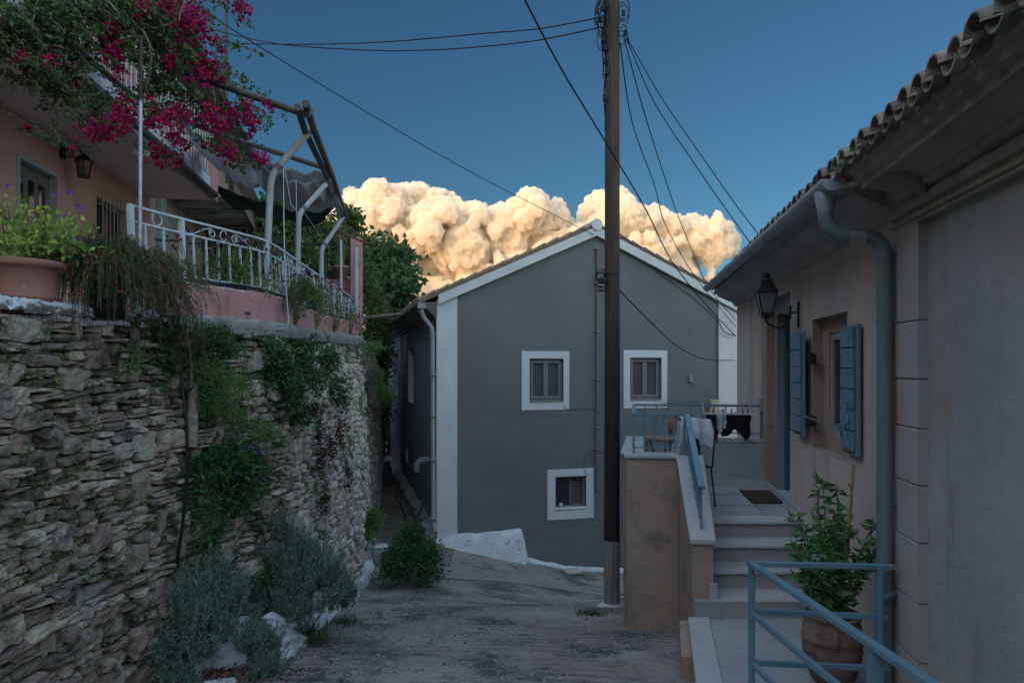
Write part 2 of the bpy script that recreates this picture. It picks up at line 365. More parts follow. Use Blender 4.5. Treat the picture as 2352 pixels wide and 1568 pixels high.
def groove(X,Y):   # mask for shade painted along the bottom of the scored ribs
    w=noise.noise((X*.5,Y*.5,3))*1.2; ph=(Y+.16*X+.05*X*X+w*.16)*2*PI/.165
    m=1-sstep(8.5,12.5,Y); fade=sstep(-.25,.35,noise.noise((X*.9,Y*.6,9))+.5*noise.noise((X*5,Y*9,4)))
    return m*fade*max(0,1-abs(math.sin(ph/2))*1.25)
def build_road():
    mb=MB(); ys=[]; y=3.2
    while y<16.6: ys.append(y); y+=.0165+max(0,(y-6))*.0035
    xs=np.arange(-4.3,6.01,.05)
    nx=len(xs); v=[];f=[]
    for y in ys:
        for x in xs:
            v.append((x,y,roadz(x,y)))
    for j in range(len(ys)-1):
        for i in range(nx-1):
            f.append((j*nx+i,j*nx+i+1,(j+1)*nx+i+1,(j+1)*nx+i))
    mb.add(v,f,True)
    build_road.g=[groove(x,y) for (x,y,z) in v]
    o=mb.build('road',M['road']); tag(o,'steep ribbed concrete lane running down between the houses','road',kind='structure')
    at=o.data.attributes.new('rib_shade','FLOAT','POINT'); at.data.foreach_set('value',build_road.g)
    mb=MB()
    def fp(u,v):
        X=lerp(-6.5,-1.2,u);Y=lerp(13.2,32,v); k=.006+.02*sstep(13.2,14.5,Y)
        return (X,Y,zg(X,Y)+k+.02*noise.noise((X*1.5,Y*1.5,4))+.012*noise.noise((X*7,Y*7,4)))
    mb.grid(fp,60,170); o=mb.build('path',M['pathm']); tag(o,'earth path between the stone wall and the dark side of the grey house','path',kind='structure')
build_road()
# loose grit lying on the lane
k=MB();Cc=[]
bmq=bmesh.new(); bmesh.ops.create_icosphere(bmq,subdivisions=1,radius=1); iv=np.array([x.co[:] for x in bmq.verts]); if_=np.array([[q.index for q in x.verts] for x in bmq.faces]); bmq.free()
random.seed(40)
for i in range(9500):
    x=random.uniform(-2.6,1.7); y=3.9+10*random.random()**1.5
    if random.random()>.35+.9*abs(noise.noise((x*.8,y*.8,2))): continue
    r=random.uniform(.004,.012)*(1.7 if random.random()<.06 else 1); k.np_add(iv*np.array([r,r*random.uniform(.6,1.2),r*.6])*RNG.uniform(.8,1.2,(len(iv),1))+np.array([x,y,roadz(x,y)+r*.2]),if_)
tag(k.build('gravel',mat('grit',(.22,.2,.18),(.36,.33,.30),9,.95,.5,40,island=.5)),'loose grit and small stones scattered over the concrete lane','gravel',kind='stuff')
def ground_at(px,py):
    lo,hi=3.0,30.0
    for _ in range(50):
        m=(lo+hi)/2; p=P(px,py,m)
        if p.z>zg(p.x,m): lo=m
        else: hi=m
    return P(px,py,lo)
k=MB(); L_=[ground_at(x,y) for x,y in ((1000,1326),(1060,1330),(1140,1334),(1220,1343),(1300,1355),(1385,1368),(1440,1375))]
for a_,b_ in zip(L_,L_[1:]):
    for q in range(6): k.bar(a_.lerp(b_,q/6)+V(0,.02*math.sin(q*2.1+a_.x*9),.004),a_.lerp(b_,(q+1.02)/6)+V(0,.02*math.sin(q*2.1+2.1+a_.x*9),.004),.13,.05)
tag(k.build('road_edge',mat('pale_worn_concrete',(.30,.28,.26),(.24,.22,.2),8,.95,1,40,bdist=.02)),'pale worn edge of the concrete slab crossing the lane','road edge',kind='structure')
def ground():
    xs=sorted(set([-1500,-700,-300,-120,-60,-30,-15]+list(np.linspace(-9,9,37))+[15,30,60,120,300,700,1500]))
    ys=sorted(set([-1500,-700,-300,-120,-60,-30]+list(np.linspace(-15,34,60))+[45,60,120,300,700,1500]))
    v=[];f=[]
    for y in ys:
        for x in xs:
            z=zg(x,y)-.09
            far=max(abs(x)-9,y-34,-15-y,0)
            z=lerp(z,-9,min(1,far/60))
            v.append((x,y,z))
    nx=len(xs)
    for j in range(len(ys)-1):
        for i in range(nx-1): f.append((j*nx+i,j*nx+i+1,(j+1)*nx+i+1,(j+1)*nx+i))
    mb=MB(); mb.add(v,f,True); o=mb.build('ground',M['ground'],origin=(0,0,-5)); tag(o,'dry ground around the village lane','ground',kind='structure')
ground()
# unseen hillside, added to keep the low sun off the lane
def sun_block_hill():
    mb=MB()
    def fn(u,v):
        a=math.radians(lerp(150,300,u)); r=lerp(45,260,v)
        h=105*math.sin(PI*min(1,v*1.25))**1.3*(.8+.35*noise.noise((math.cos(a)*2,math.sin(a)*2,1)))*math.sin(PI*u)**.5
        return (r*math.cos(a),r*math.sin(a),-9.5+h+3*noise.noise((r*.03*math.cos(a),r*.03*math.sin(a),0)))
    mb.grid(fn,90,34); o=mb.build('sun_block_hill',mat('sun_block_scrub',(.05,.07,.03),(.10,.10,.06),.06,.95,.5,1),origin=(0,0,-9)); tag(o,'unseen scrub covered hillside added to block the low sun','sun_block_hill',kind='structure')
sun_block_hill()

# ---------------------------------------------------------------- walls with openings
def wall_open(mb,O,u,W,z0,z1,ops,nrm,depth,mbr=None):
    """O origin (x,y), u unit dir, openings (s0,s1,za,zb); reveals go to -nrm*depth"""
    ss=sorted(set([0,W]+[o[0] for o in ops]+[o[1] for o in ops])); zz=sorted(set([z0,z1]+[o[2] for o in ops]+[o[3] for o in ops]))
    pt=lambda s,z,d=0: Vector((O[0]+u[0]*s-nrm[0]*d,O[1]+u[1]*s-nrm[1]*d,z))
    for a,b in zip(ss,ss[1:]):
        for c,d in zip(zz,zz[1:]):
            m=((a+b)/2,(c+d)/2)
            if any(o[0]<m[0]<o[1] and o[2]<m[1]<o[3] for o in ops): continue
            mb.quad(pt(a,c),pt(b,c),pt(b,d),pt(a,d))
    r=mbr or mb
    for (a,b,c,d) in ops:
        r.quad(pt(a,c),pt(a,d),pt(a,d,depth),pt(a,c,depth)); r.quad(pt(b,c),pt(b,c,depth),pt(b,d,depth),pt(b,d))
        r.quad(pt(a,d),pt(b,d),pt(b,d,depth),pt(a,d,depth)); r.quad(pt(a,c),pt(a,c,depth),pt(b,c,depth),pt(b,c))
    return pt

# ---------------------------------------------------------------- grey gabled house
g0=(-1.595,14.5); gu=(.9679,.2516); gn=(.2516,-.9679)      # nrm toward camera
gv=(-.2516,.9679)
GW=7.2; GL=13.8; GZ0=-5.4; GE=1.42; GR=3.05
def gs(px):
    k=(px-CX)/F; return (k*g0[1]-g0[0])/(gu[0]-k*gu[1])
def gz(px,py):
    s=gs(px); Y=g0[1]+gu[1]*s; return (HY-py)/F*Y
def GP(s,z,d=0): return Vector((g0[0]+gu[0]*s+gn[0]*d, g0[1]+gu[1]*s+gn[1]*d, z))
def GS(t,z,d=0): return Vector((g0[0]+gv[0]*t-gu[0]*d, g0[1]+gv[1]*t-gu[1]*d, z))
gh=thing('grey_house','grey rendered two storey gabled house with white corner bands at the bottom of the lane','house',GP(3.6,-4.6))
s_ap=gs(1367)
def rect(x0,x1,y0,y1):
    return (gs(x0),gs(x1),gz((x0+x1)/2,y1),gz((x0+x1)/2,y0))
W1o=rect(1198,1307,806,941); W1=rect(1216,1294,823,922)
W2o=rect(1432,1532,804,937); W2=rect(1447,1519,821,918)
W3o=rect(1257,1363,1076,1191); W3=rect(1275,1346,1093,1168)
mb=MB()
ptg=wall_open(mb,g0,gu,GW,GZ0,GE,[W1,W2,W3],(gn[0],gn[1]),.16)
mb.add([GP(0,GE),GP(GW,GE),GP(s_ap,GR)],[(0,1,2)])
# right and back walls
mb.quad(GP(GW,GZ0),GP(GW,GZ0,-GL),GP(GW,GE,-GL),GP(GW,GE)); mb.quad(GP(GW,GZ0,-GL),GP(0,GZ0,-GL),GP(0,GE,-GL),GP(GW,GE,-GL))
mb.add([GP(0,GE,-GL),GP(GW,GE,-GL),GP(s_ap,GR,-GL)],[(0,1,2)])
mb.build('wall',M['gwall'],gh)
# dark side wall with two slit windows and a small vent
def ts(px):   # t along the side wall for a picture column
    k=(px-CX)/F; return (k*g0[1]-g0[0])/(gv[0]-k*gv[1])
def tz(px,py): return (HY-py)/F*(g0[1]+gv[1]*ts(px))
def rects(x0,x1,y0,y1): return (ts(x1),ts(x0),tz((x0+x1)/2,y1),tz((x0+x1)/2,y0))
SW=[rects(906,915,811,904),rects(938,951,798,924),rects(932.5,938,1030,1062)]
mb=MB(); mr=MB()
wall_open(mb,g0,gv,GL,GZ0,GE,SW,(-gu[0],-gu[1]),.22,mr)
mb.build('side_wall',M['gside'],gh); 
build_split(mr,'window_reveal',M['white'],gh)
for q in SW[:2]:
    w=MB(); w.quad(GS(q[0],q[2],-.2),GS(q[1],q[2],-.2),GS(q[1],q[3],-.2),GS(q[0],q[3],-.2)); w.build('window_pane',M['glass'],gh)
    # thin white painted border
    w=MB(); b=.1
    for (a,bb,c,d) in ((q[0]-b,q[0],q[2]-b,q[3]+b),(q[1],q[1]+b,q[2]-b,q[3]+b),(q[0],q[1],q[2]-b,q[2]),(q[0],q[1],q[3],q[3]+b)):
        w.hexa([GS(a,c,.003),GS(bb,c,.003),GS(bb,c,.012),GS(a,c,.012),GS(a,d,.003),GS(bb,d,.003),GS(bb,d,.012),GS(a,d,.012)])
    w.build('window_surround',M['frame'],gh)
q=SW[2]; w=MB(); w.quad(GS(q[0],q[2],-.2),GS(q[1],q[2],-.2),GS(q[1],q[3],-.2),GS(q[0],q[3],-.2)); w.build('vent_pane',M['interior'],gh)
# painted white bands at the corners
def gband(a,b,z0,z1,name='corner_band',d=.012):
    w=MB(); w.hexa([GP(a,z0,.001),GP(b,z0,.001),GP(b,z0,d),GP(a,z0,d),GP(a,z1,.001),GP(b,z1,.001),GP(b,z1,d),GP(a,z1,d)])
    return w.build(name,M['white'],gh)
s1=gs(1050); s2=gs(1650)
w=MB(); za=GE+(GR-GE)*s1/s_ap-.02
w.prism([GP(-.01,GZ0,.002),GP(s1,GZ0,.002),GP(s1,za,.002),GP(-.01,GE,.002)],V(gn[0],gn[1],0)*.012); w.build('corner_band',M['white'],gh)
w=MB(); zb=GE+(GR-GE)*(GW-s2)/(GW-s_ap)-.02
w.prism([GP(s2,GZ0,.002),GP(GW,GZ0,.002),GP(GW,GE,.002),GP(s2,zb,.002)],V(gn[0],gn[1],0)*.012); w.build('corner_band',M['white'],gh)
# windows
def gwindow(o,i,leaf2,name):
    sur=MB(); d=.014
    for (a,b,c,e) in ((o[0],i[0],o[2],o[3]),(i[1],o[1],o[2],o[3]),(i[0],i[1],o[2],i[2]),(i[0],i[1],i[3],o[3])):
        sur.hexa([GP(a,c,.001),GP(b,c,.001),GP(b,c,d),GP(a,c,d),GP(a,e,.001),GP(b,e,.001),GP(b,e,d),GP(a,e,d)])
    wn=MB(); D=-.13
    fr=.045
    def fb(a,b,c,e,d0=D,d1=D+.045): wn.hexa([GP(a,c,d0),GP(b,c,d0),GP(b,c,d1),GP(a,c,d1),GP(a,e,d0),GP(b,e,d0),GP(b,e,d1),GP(a,e,d1)])
    a,b,c,e=i[0]+.004,i[1]-.004,i[2]+.004,i[3]-.004
    fb(a,a+fr,c,e); fb(b-fr,b,c,e); fb(a+fr,b-fr,c,c+fr+.02); fb(a+fr,b-fr,e-fr,e)
    m=(a+b)/2
    fl=.05
    if leaf2:
        for (p,q) in ((a+fr,m),(m,b-fr)):
            fb(p+.003,p+fl,c+fr+.02,e-fr,D+.01,D+.07); fb(q-fl,q-.003,c+fr+.02,e-fr,D+.01,D+.07)
            fb(p+fl,q-fl,c+fr+.022,c+fr+.02+fl,D+.01,D+.07); fb(p+fl,q-fl,e-fr-fl,e-fr-.002,D+.01,D+.07)
    win=wn.build('window',M['frame'],gh)
    su=sur.build('surround',M['white'],win)
    gl=MB(); gl.quad(GP(a+fr,c+fr,D+.02),GP(b-fr,c+fr,D+.02),GP(b-fr,e-fr,D+.02),GP(a+fr,e-fr,D+.02)); gl.build('pane',M['glass'],win)
    cu=MB()
    if leaf2:
        cu.grid(lambda u,v:GP(lerp(a+fr,b-fr,u),lerp(c+fr,e-fr,v),D+.024+.003*math.sin(u*70)),60,1); cu.build('net_curtain',M['curtain'],win)
    else:
        cu.grid(lambda u,v:GP(lerp(m+.02,b-fr-.01,u),lerp(c+fr+.02,e-fr-.08,v),D+.024+.004*math.sin(u*40)),30,1); cu.build('net_curtain',M['curtain'],win)
        k=MB(); k.bar(GP(m+.02,c+fr+.06,D+.03),GP(m+.02,e-fr-.03,D+.03),.03,.02); k.bar(GP(m+.02,c+fr+.06,D+.03),GP(b-.1,c+fr+.03,D+.03),.03,.02); k.build('inner_casement',M['frame'],win)
        k=MB(); k.lathe(GP(a+.16,c+fr+.0,D+.04),[(0.001,0),(.035,0),(.045,.07),(.001,.08)],12); k.build('cup',M['white'],win)
    k=MB(); k.hexa([GP(i[0]+.005,i[2]+.001,-.08),GP(i[1]-.005,i[2]+.001,-.08),GP(i[1]-.005,i[2]+.001,.035),GP(i[0]+.005,i[2]+.001,.035),GP(i[0]+.005,i[2]+.03,-.08),GP(i[1]-.005,i[2]+.03,-.08),GP(i[1]-.005,i[2]+.018,.035),GP(i[0]+.005,i[2]+.018,.035)]); k.build('sill',M['frame'] if leaf2 else M['limew'],win)
    # dark room behind
gwindow(W1o,W1,True,'w'); gwindow(W2o,W2,True,'w'); gwindow(W3o,W3,False,'w')
# roof planes + verge boards + verge tiles
OH=.10
def slope_pt(s,d,up=0):
    if s<=s_ap: z=GE+(GR-GE)*s/s_ap
    else: z=GE+(GR-GE)*(GW-s)/(GW-s_ap)
    return GP(s,z+up,d)
r=MB()
e0=-.42; e1=GW+.35
r.prism([slope_pt(e0,.09,.10),slope_pt(s_ap,.09,.10),slope_pt(s_ap,.09,.17),slope_pt(e0,.09,.17)],V(-gn[0],-gn[1],0)*(GL+.3))
r.prism([slope_pt(s_ap,.09,.10),slope_pt(e1,.09,.10),slope_pt(e1,.09,.17),slope_pt(s_ap,.09,.17)],V(-gn[0],-gn[1],0)*(GL+.3))
roof=r.build('roof',M['tile2'],gh)
vb=MB()
for a,b in ((.02,s_ap),(s_ap,e1)):
    vb.prism([slope_pt(a,.002,-.10),slope_pt(b,.002,-.10),slope_pt(b,.002,.10),slope_pt(a,.002,.10)],V(gn[0],gn[1],0)*.10)
vb.build('verge_board',M['white'],roof)
vt=MB(); n=14
def verge(a,b,n):
    for i in range(n):
        p=lerp(a,b,i/n); q=lerp(a,b,(i+1.12)/n)
        A=slope_pt(p,.03,.13+.015); B=slope_pt(q,.03,.13+.055)
        if (b>a)==(i==n-1) and False: pass
        dirv=(B-A)
        ring=[]
        for C in (A,B):
            for k in range(9):
                t=PI*(k/8)
                ring.append(C+V(gn[0],gn[1],0)*.085*math.cos(t)+V(0,0,1)*(.062*math.sin(t)))
        f=[(k,k+1,9+k+1,9+k) for k in range(8)]
        vt.add(ring,f,True); vt.add(ring[:9],[tuple(range(9))]); vt.add(ring[9:],[tuple(range(9))])
verge(-.40,s_ap-.02,13); verge(GW+.33,s_ap+.02,13)
vt.build('verge_tiles',M['tile2'],roof)
rc=MB()
rc.tube([GP(s_ap,GR+.14,.14),GP(s_ap,GR+.14,-GL-.15)],.13,16); rc.build('ridge_cap',M['white'],roof)
# left eave: moulded white cornice, eave tile ends
cv=MB()
prof=[(0,-.34),(.05,-.34),(.07,-.27),(.14,-.24),(.17,-.17),(.26,-.13),(.30,-.06),(.36,-.04),(.38,-.0),(0,0)]
zc=GE-.04
cv.prism([GS(-.02,zc+z,x) for x,z in prof],V(gv[0],gv[1],0)*(GL+.1)); cv.build('eave_cornice',mat('eave_shade_render',(.10,.10,.105),(.13,.13,.13),2,.9,.2),gh)
et=MB()
for i in range(72):
    t=.02+i*GL/72
    c=GS(t,GE-.02,.40); c2=GS(t,GE+.24,-.2)
    et.tube([c,c2],.075,7)
et.build('eave_tiles',M['tile2'],roof)
# downpipe at the left corner with hopper
dp=MB()
dp.tube([P(968,700,14.35),P(968,716,14.35),P(974,730,14.4),P(990,750,14.42),P(993,762,14.42),P(995,1200,14.42),P(1000,1222,14.3)],.05,10)
d_=dp.build('downpipe',M['pvc'],gh)
k=MB(); k.box(P(968,702,14.35),(.08,.08,.06),gu+(0,),gv+(0,)); 
for py in (860,955,1055,1190): k.box(P(995,py,14.40),(.065,.06,.012),gu+(0,),gv+(0,))
build_split(k,'pipe_bracket',M['pvc'],d_)
# conduit near the ridge, down the facade
k=MB(); k.tube([GP(gs(1367)+.03,gz(1372,572),.05),GP(gs(1371),gz(1371,586),.05),GP(gs(1370),gz(1370,1128),.05)],.03,10); cd=k.build('vertical_conduit',M['conduit'],gh)
k=MB()
for py in (572,650,760,870,980,1030): k.box(GP(gs(1370),gz(1370,py),.05),(.05,.048,.01),gu+(0,),gn+(0,))
build_split(k,'pipe_bracket',M['pvc'],cd)
def cable(pts,r=.006,name='wall_cable',m=None,parent=None):
    k=MB(); k.tube(pts,r,5); return k.build(name,m or M['wireg'],parent or gh)
def gp(px,py,d=.02): return GP(gs(px),gz(px,py),d)
cable([gp(1294,930),gp(1301,939),gp(1340,938),gp(1362,937),gp(1372,941),gp(1373,960)],.007)
cable([gp(1441,1068),gp(1420,1032),gp(1343,1040),gp(1341,1075),gp(1348,1092)],.006)
cable([gp(1520,925),gp(1600,921),gp(1622,930)],.006)
cable([gp(1648,720),gp(1649,800),gp(1647,930)],.008); cable([gp(1646,722),gp(1645,800),gp(1648,925)],.006)
cable([gp(1430,565),gp(1500,618),gp(1560,660),gp(1600,690),gp(1648,735)],.008,'verge_cable')
k=MB(); k.box(gp(1637,933,.05),(.11,.06,.16),gu+(0,),gn+(0,)); k.build('junction_box',M['cream'],gh,bevel=.01)
k=MB(); k.box(gp(1585,868,.03),(.03,.03,.08),gu+(0,),gn+(0,)); k.tube([gp(1585,876,.03),gp(1587,878,.16)],.025,8); k.build('outdoor_camera',M['pvc'],gh)
k=MB(); k.tube([gp(1588,757,.0),gp(1583,757,.10)],.012,6); k.build('hook',M['pvc'],gh)
# meter / cable cluster at top of the conduit by the pole
k=MB(); k.box(gp(1378,650,.08),(.09,.07,.07),gu+(0,),gn+(0,)); 
for i in range(4):
    c=gp(1376+i*3,640,.12); k.tube([c+V(.09*math.cos(a)*(1+.2*i),0,.09*math.sin(a)) for a in np.linspace(0,5.5,14)],.008,5)
k.build('cable_terminal',M['pvc'],gh)
# whitewashed battered plinth
pl=MB()
xs=[1000,1050,1100,1150,1190,1198,1204,1212,1240,1300,1384,1440,1500]
top=[1238,1226,1224,1220,1214,1216,1240,1280,1288,1300,1304,1306,1308]
bot=[1246,1256,1268,1277,1284,1285,1288,1291,1297,1307,1313,1316,1320]
rows=5; vv=[]
for i in range(0,97):
    x=lerp(999,1500,i/96); 
    tp=np.interp(x,xs,top); bt=np.interp(x,xs,bot)+7
    s=gs(x)
    thick=.16 if x<1204 else .05
    if x<1010: thick*=.6
    for j in range(rows+1):
        v=j/rows; z=gz(x,lerp(bt,tp,v)); 
        nz_=noise.noise((s*2.5,z*3,1))
        d=lerp(thick*1.6,.015 if j==rows else thick*.75,v**.8)+.03*nz_
        z+=.02*noise.noise((s*4,v*2,6))
        vv.append(GP(s,z,max(.012,d)))
f=[(i*(rows+1)+j,(i+1)*(rows+1)+j,(i+1)*(rows+1)+j+1,i*(rows+1)+j+1) for i in range(96) for j in range(rows)]
pl.add(vv,f,True); 
# top ledge back to the wall
b0=pl.n; led=[]
for i in range(97):
    p=vv[i*(rows+1)+rows]; led.append(p); x=lerp(999,1500,i/96); led.append(GP(gs(x),p.z+.015,0))
pl.add(led,[(2*i,2*i+2,2*i+3,2*i+1) for i in range(96)],True)
pl.build('plinth',M['limew'],gh)
# side kerb along the dark wall
k=MB(); 
for i in range(30):
    t0=i*.42;t1=t0+.42
    za=zg(-2,14)+.34+.05*math.sin(i*1.3); zb=zg(-2,14)+.34+.05*math.sin((i+1)*1.3)
    wa=.24+.05*math.sin(i*2.1); wb=.24+.05*math.sin((i+1)*2.1)
    k.hexa([GS(t0,-4,0.002),GS(t1,-4,0.002),GS(t1,-4,wb),GS(t0,-4,wa),GS(t0,za,0.002),GS(t1,zb,0.002),GS(t1,zb-.05,wb),GS(t0,za-.05,wa)])
k.build('side_kerb',M['conc'],gh)
# vent elbow, tap
k=MB(); k.tube([GS(1.3,gz(1000,1070)-.05,.0),GS(1.3,gz(1000,1070)-.05,.18),GS(1.3,gz(1000,1070)-.12,.26),GS(1.3,gz(1000,1070)-.3,.27)],.085,12); k.build('vent_elbow',M['pvc'],gh)
tp=MB(); zt=-3.72+1.25
tp.tube([GS(.42,zt,0),GS(.42,zt,.12),GS(.42,zt-.06,.16)],.018,8); tp.tube([GS(.38,zt+.05,.09),GS(.46,zt+.05,.09)],.012,6); tp.tube([GS(.42,zt,.09),GS(.42,zt+.05,.09)],.01,6); tp.build('tap',M['brass'],gh)
hs=MB()
pts=[GS(.42,zt-.06,.16),GS(.5,zt-.5,.22),GS(.8,zt-.9,.36),GS(1.1,-3.62,.48),GS(1.3,-3.66,.52),GS(1.6,-3.6,.46),GS(2.6,-3.63,.42),GS(4,-3.63,.40),GS(5.4,-3.5,.38),GS(6.2,-3.3,.32)]
hs.tube(pts,.02,7); tag(hs.build('garden_hose',mat('dull_hose',(.10,.12,.12),None,bump=0,rough=.5)),'garden hose hanging from the tap and trailing along the kerb of the dark side wall','hose')
hs=MB(); hs.tube([GS(.55,zt-.02,.1),GS(.6,zt-.5,.2),GS(.9,zt-1.0,.3),GS(1.2,zt-1.13,.34),GS(1.0,zt-.8,.25),GS(.7,zt-.3,.16)],.014,6); tag(hs.build('short_hose',M['cane']),'short yellowish hose loop hanging beside the tap on the dark side wall','hose')
# gas bottle
c=V((889-CX)/F*21.5,21.5,-3.72)
gb=thing('gas_bottle','grey gas bottle standing on the path against the dark side of the grey house','gas bottle',c)
k=MB(); k.lathe(c,[(.001,0),(.14,0),(.16,.03),(.165,.10),(.155,.11),(.165,.13),(.165,.46),(.155,.47),(.165,.49),(.16,.55),(.12,.63),(.05,.66),(.001,.66)],20); k.build('body',M['gas'],gb)
k=MB(); k.lathe(c+V(0,0,.67),[(.10,-.04),(.105,.08),(.095,.08),(.09,-.04)],16); k.tube([c+V(0,0,.64),c+V(0,0,.73)],.02,8); k.build('valve_collar',M['gas'],gb)
# ---------------------------------------------------------------- right side: beige house with stairs + old house
ru=Vector((.168,1,0)).normalized(); rn=Vector((-ru.y,ru.x,0))
def RW(Y,z,o=0):       # point on the facade line at depth Y, offset o towards the lane
    return Vector((1.847+.168*Y,Y,z))+rn*o
def ry(px): return 1.847/((px-CX)/F-.168)
KY=1/ru.y
Y0=4.67; Y1=11.42; WT=1.04
bh=thing('beige_house','beige stuccoed house with blue shutters, blue door and a flight of stone stairs','house',RW(8,-2.3))
O=(RW(Y0,0).x,Y0); L=(Y1-Y0)*KY; u2=(ru.x,ru.y); n2=(rn.x,rn.y)
def so(y): return (y-Y0)*KY
wy0,wy1=ry(1946),ry(1866)
dy0,dy1=7.72,9.0
mb=MB(); mr=MB()
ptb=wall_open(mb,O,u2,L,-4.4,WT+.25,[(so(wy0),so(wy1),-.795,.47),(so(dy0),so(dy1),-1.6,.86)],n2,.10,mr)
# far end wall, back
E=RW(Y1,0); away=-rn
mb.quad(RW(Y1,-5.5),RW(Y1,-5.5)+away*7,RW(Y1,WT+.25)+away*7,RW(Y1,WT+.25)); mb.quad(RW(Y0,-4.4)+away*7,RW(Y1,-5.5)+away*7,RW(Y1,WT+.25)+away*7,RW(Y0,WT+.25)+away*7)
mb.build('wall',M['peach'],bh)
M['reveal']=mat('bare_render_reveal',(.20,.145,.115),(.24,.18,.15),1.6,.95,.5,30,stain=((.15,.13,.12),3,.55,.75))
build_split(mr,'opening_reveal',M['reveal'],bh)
# door recess: inner wall, stone jambs, leaf
D=MB()
def rq(mb,ya,yb,za,zb,o): mb.quad(RW(ya,za,o),RW(yb,za,o),RW(yb,zb,o),RW(ya,zb,o))
iy0,iy1=dy0+.02,dy1-.12
rq(D,dy0,dy1,.66,.86,-.10); rq(D,iy1,dy1,-1.6,.66,-.10); 
D.quad(RW(iy1,-1.6,-.10),RW(iy1,.66,-.10),RW(iy1,.66,-.36),RW(iy1,-1.6,-.36)); D.quad(RW(dy0,.66,-.10),RW(iy1,.66,-.10),RW(iy1,.66,-.36),RW(dy0,.66,-.36))
D.quad(RW(dy0,-1.6,-.10),RW(dy0,.66,-.10),RW(dy0,.66,-.36),RW(dy0,-1.6,-.36))
door_j=D.build('door_jamb',mat('grey_stone_jamb',(.17,.165,.16),(.2,.19,.18),3,.9,.4),bh)
dl=MB(); dl.bar(RW((dy0+iy1)/2,-1.6,-.33),RW((dy0+iy1)/2,.66,-.33),1.24,.05,(-rn.x,-rn.y,0))
do=MB()
a,b=dy0+.0,iy1
do.hexa([RW(a,-1.6,-.36),RW(b,-1.6,-.36),RW(b,-1.6,-.31),RW(a,-1.6,-.31),RW(a,.66,-.36),RW(b,.66,-.36),RW(b,.66,-.31),RW(a,.66,-.31)])
door=do.build('door',M['teald'],bh)
k=MB()
for (ya,yb,za,zb) in ((a+.15,(a+b)/2-.05,-1.4,-.6),((a+b)/2+.05,b-.12,-1.4,-.6),(a+.15,(a+b)/2-.05,-.4,.5),((a+b)/2+.05,b-.12,-.4,.5)):
    k.hexa([RW(ya,za,-.309),RW(yb,za,-.309),RW(yb,za,-.29),RW(ya,za,-.29),RW(ya,zb,-.309),RW(yb,zb,-.309),RW(yb,zb,-.29),RW(ya,zb,-.29)])
k.build('door_panel',M['teald'],door)
k=MB(); k.bar(RW(iy1-.02,-1.6,-.25),RW(iy1-.02,.66,-.25),.07,.11,tuple(rn)); k.build('door_frame',M['teald'],door)
# plaster strips bordering door (unpainted brown bands)
k=MB()
for ya,yb in ((9.005,9.33),):
    k.hexa([RW(ya,-1.6,.001),RW(yb,-1.6,.001),RW(yb,-1.6,.006),RW(ya,-1.6,.006),RW(ya,.86,.001),RW(yb,.86,.001),RW(yb,.86,.006),RW(ya,.86,.006)])
k.build('bare_plaster_band',M['orange'],bh)
# window inner wall + opening
iw0,iw1=wy0+.0,wy1-.20; izb,izt=-.62,.33
W=MB(); wall_open(W,(RW(wy0,0,-.10).x,RW(wy0,0,-.10).y),u2,(wy1-wy0)*KY,-.795,.47,[(.06,(iw1-wy0)*KY,izb,izt)],n2,.14)
W.build('window_inset',M['reveal'],bh)
wn=MB()
ya,yb=wy0+.06,iw1
def wb(mb,ya,yb,za,zb,o0,o1): mb.hexa([RW(ya,za,o0),RW(yb,za,o0),RW(yb,za,o1),RW(ya,za,o1),RW(ya,zb,o0),RW(yb,zb,o0),RW(yb,zb,o1),RW(ya,zb,o1)])
wb(wn,yb-.05,yb,izb,izt,-.16,-.118); wb(wn,ya,ya+.05,izb,izt,-.16,-.118); wb(wn,ya+.05,yb-.05,izt-.07,izt,-.16,-.118); wb(wn,ya+.05,yb-.05,izb,izb+.06,-.16,-.118)
wn_=wn.build('window',mat('alu_window_frame',(.30,.33,.35),None,bump=0,rough=.4),bh)
k=MB(); rq(k,ya+.05,yb-.05,izb+.06,izt-.07,-.14); k.build('pane',M['glass'],wn_)
k=MB(); k.bar(RW(wy1-.02,-.48,.10),RW(5.64,-.50,.085),.016,.016); k.build('guard_bar',M['frame'],wn_)
# shutters (tongue-and-groove boards, opened flat to the wall)
def shutter(ya,yb,zb,zt,o,flip):
    s=MB(); th=.035
    nb=6; zz=np.linspace(zb+.03,zt-.02,nb+1)
    wb(s,ya,yb,zb,zt,o,o+.022)
    if flip: pa,pb=ya+.055,yb-.0
    else: pa,pb=ya,yb-.0
    root=s.build('shutter',M['shut'],bh,bevel=.003)
    b=MB()
    e=.06
    lo,hi=(ya+e,yb) if flip else (ya,yb-e*0)
    if flip: lo,hi=ya+e,yb-.004
    else: lo,hi=ya+e*.9,yb-.02
    for i in range(nb): wb(b,lo,hi,zz[i]+.004,zz[i+1]-.004,o+.0225,o+.048)
    b.build('shutter_board',M['shut'],root,bevel=.006)
    return root
sh1=shutter(5.31,5.68,-.70,.34,.022,True)
sh2=shutter(6.80,7.27,-.69,.36,.06,False)
k=MB(); k.tube([RW(5.46,-.28,.08),RW(5.46,-.36,.095),RW(5.40,-.40,.09),RW(5.40,-.44,.09),RW(5.46,-.46,.095),RW(5.46,-.56,.09),RW(5.40,-.60,.09),RW(5.40,-.66,.08)],.008,6); k.build('espagnolette_handle',M['shut'],sh1)
k=MB(); k.box(RW(5.64,-.5,.085),(.03,.02,.03),tuple(ru),tuple(rn)); k.build('bar_socket',M['shut'],sh1)
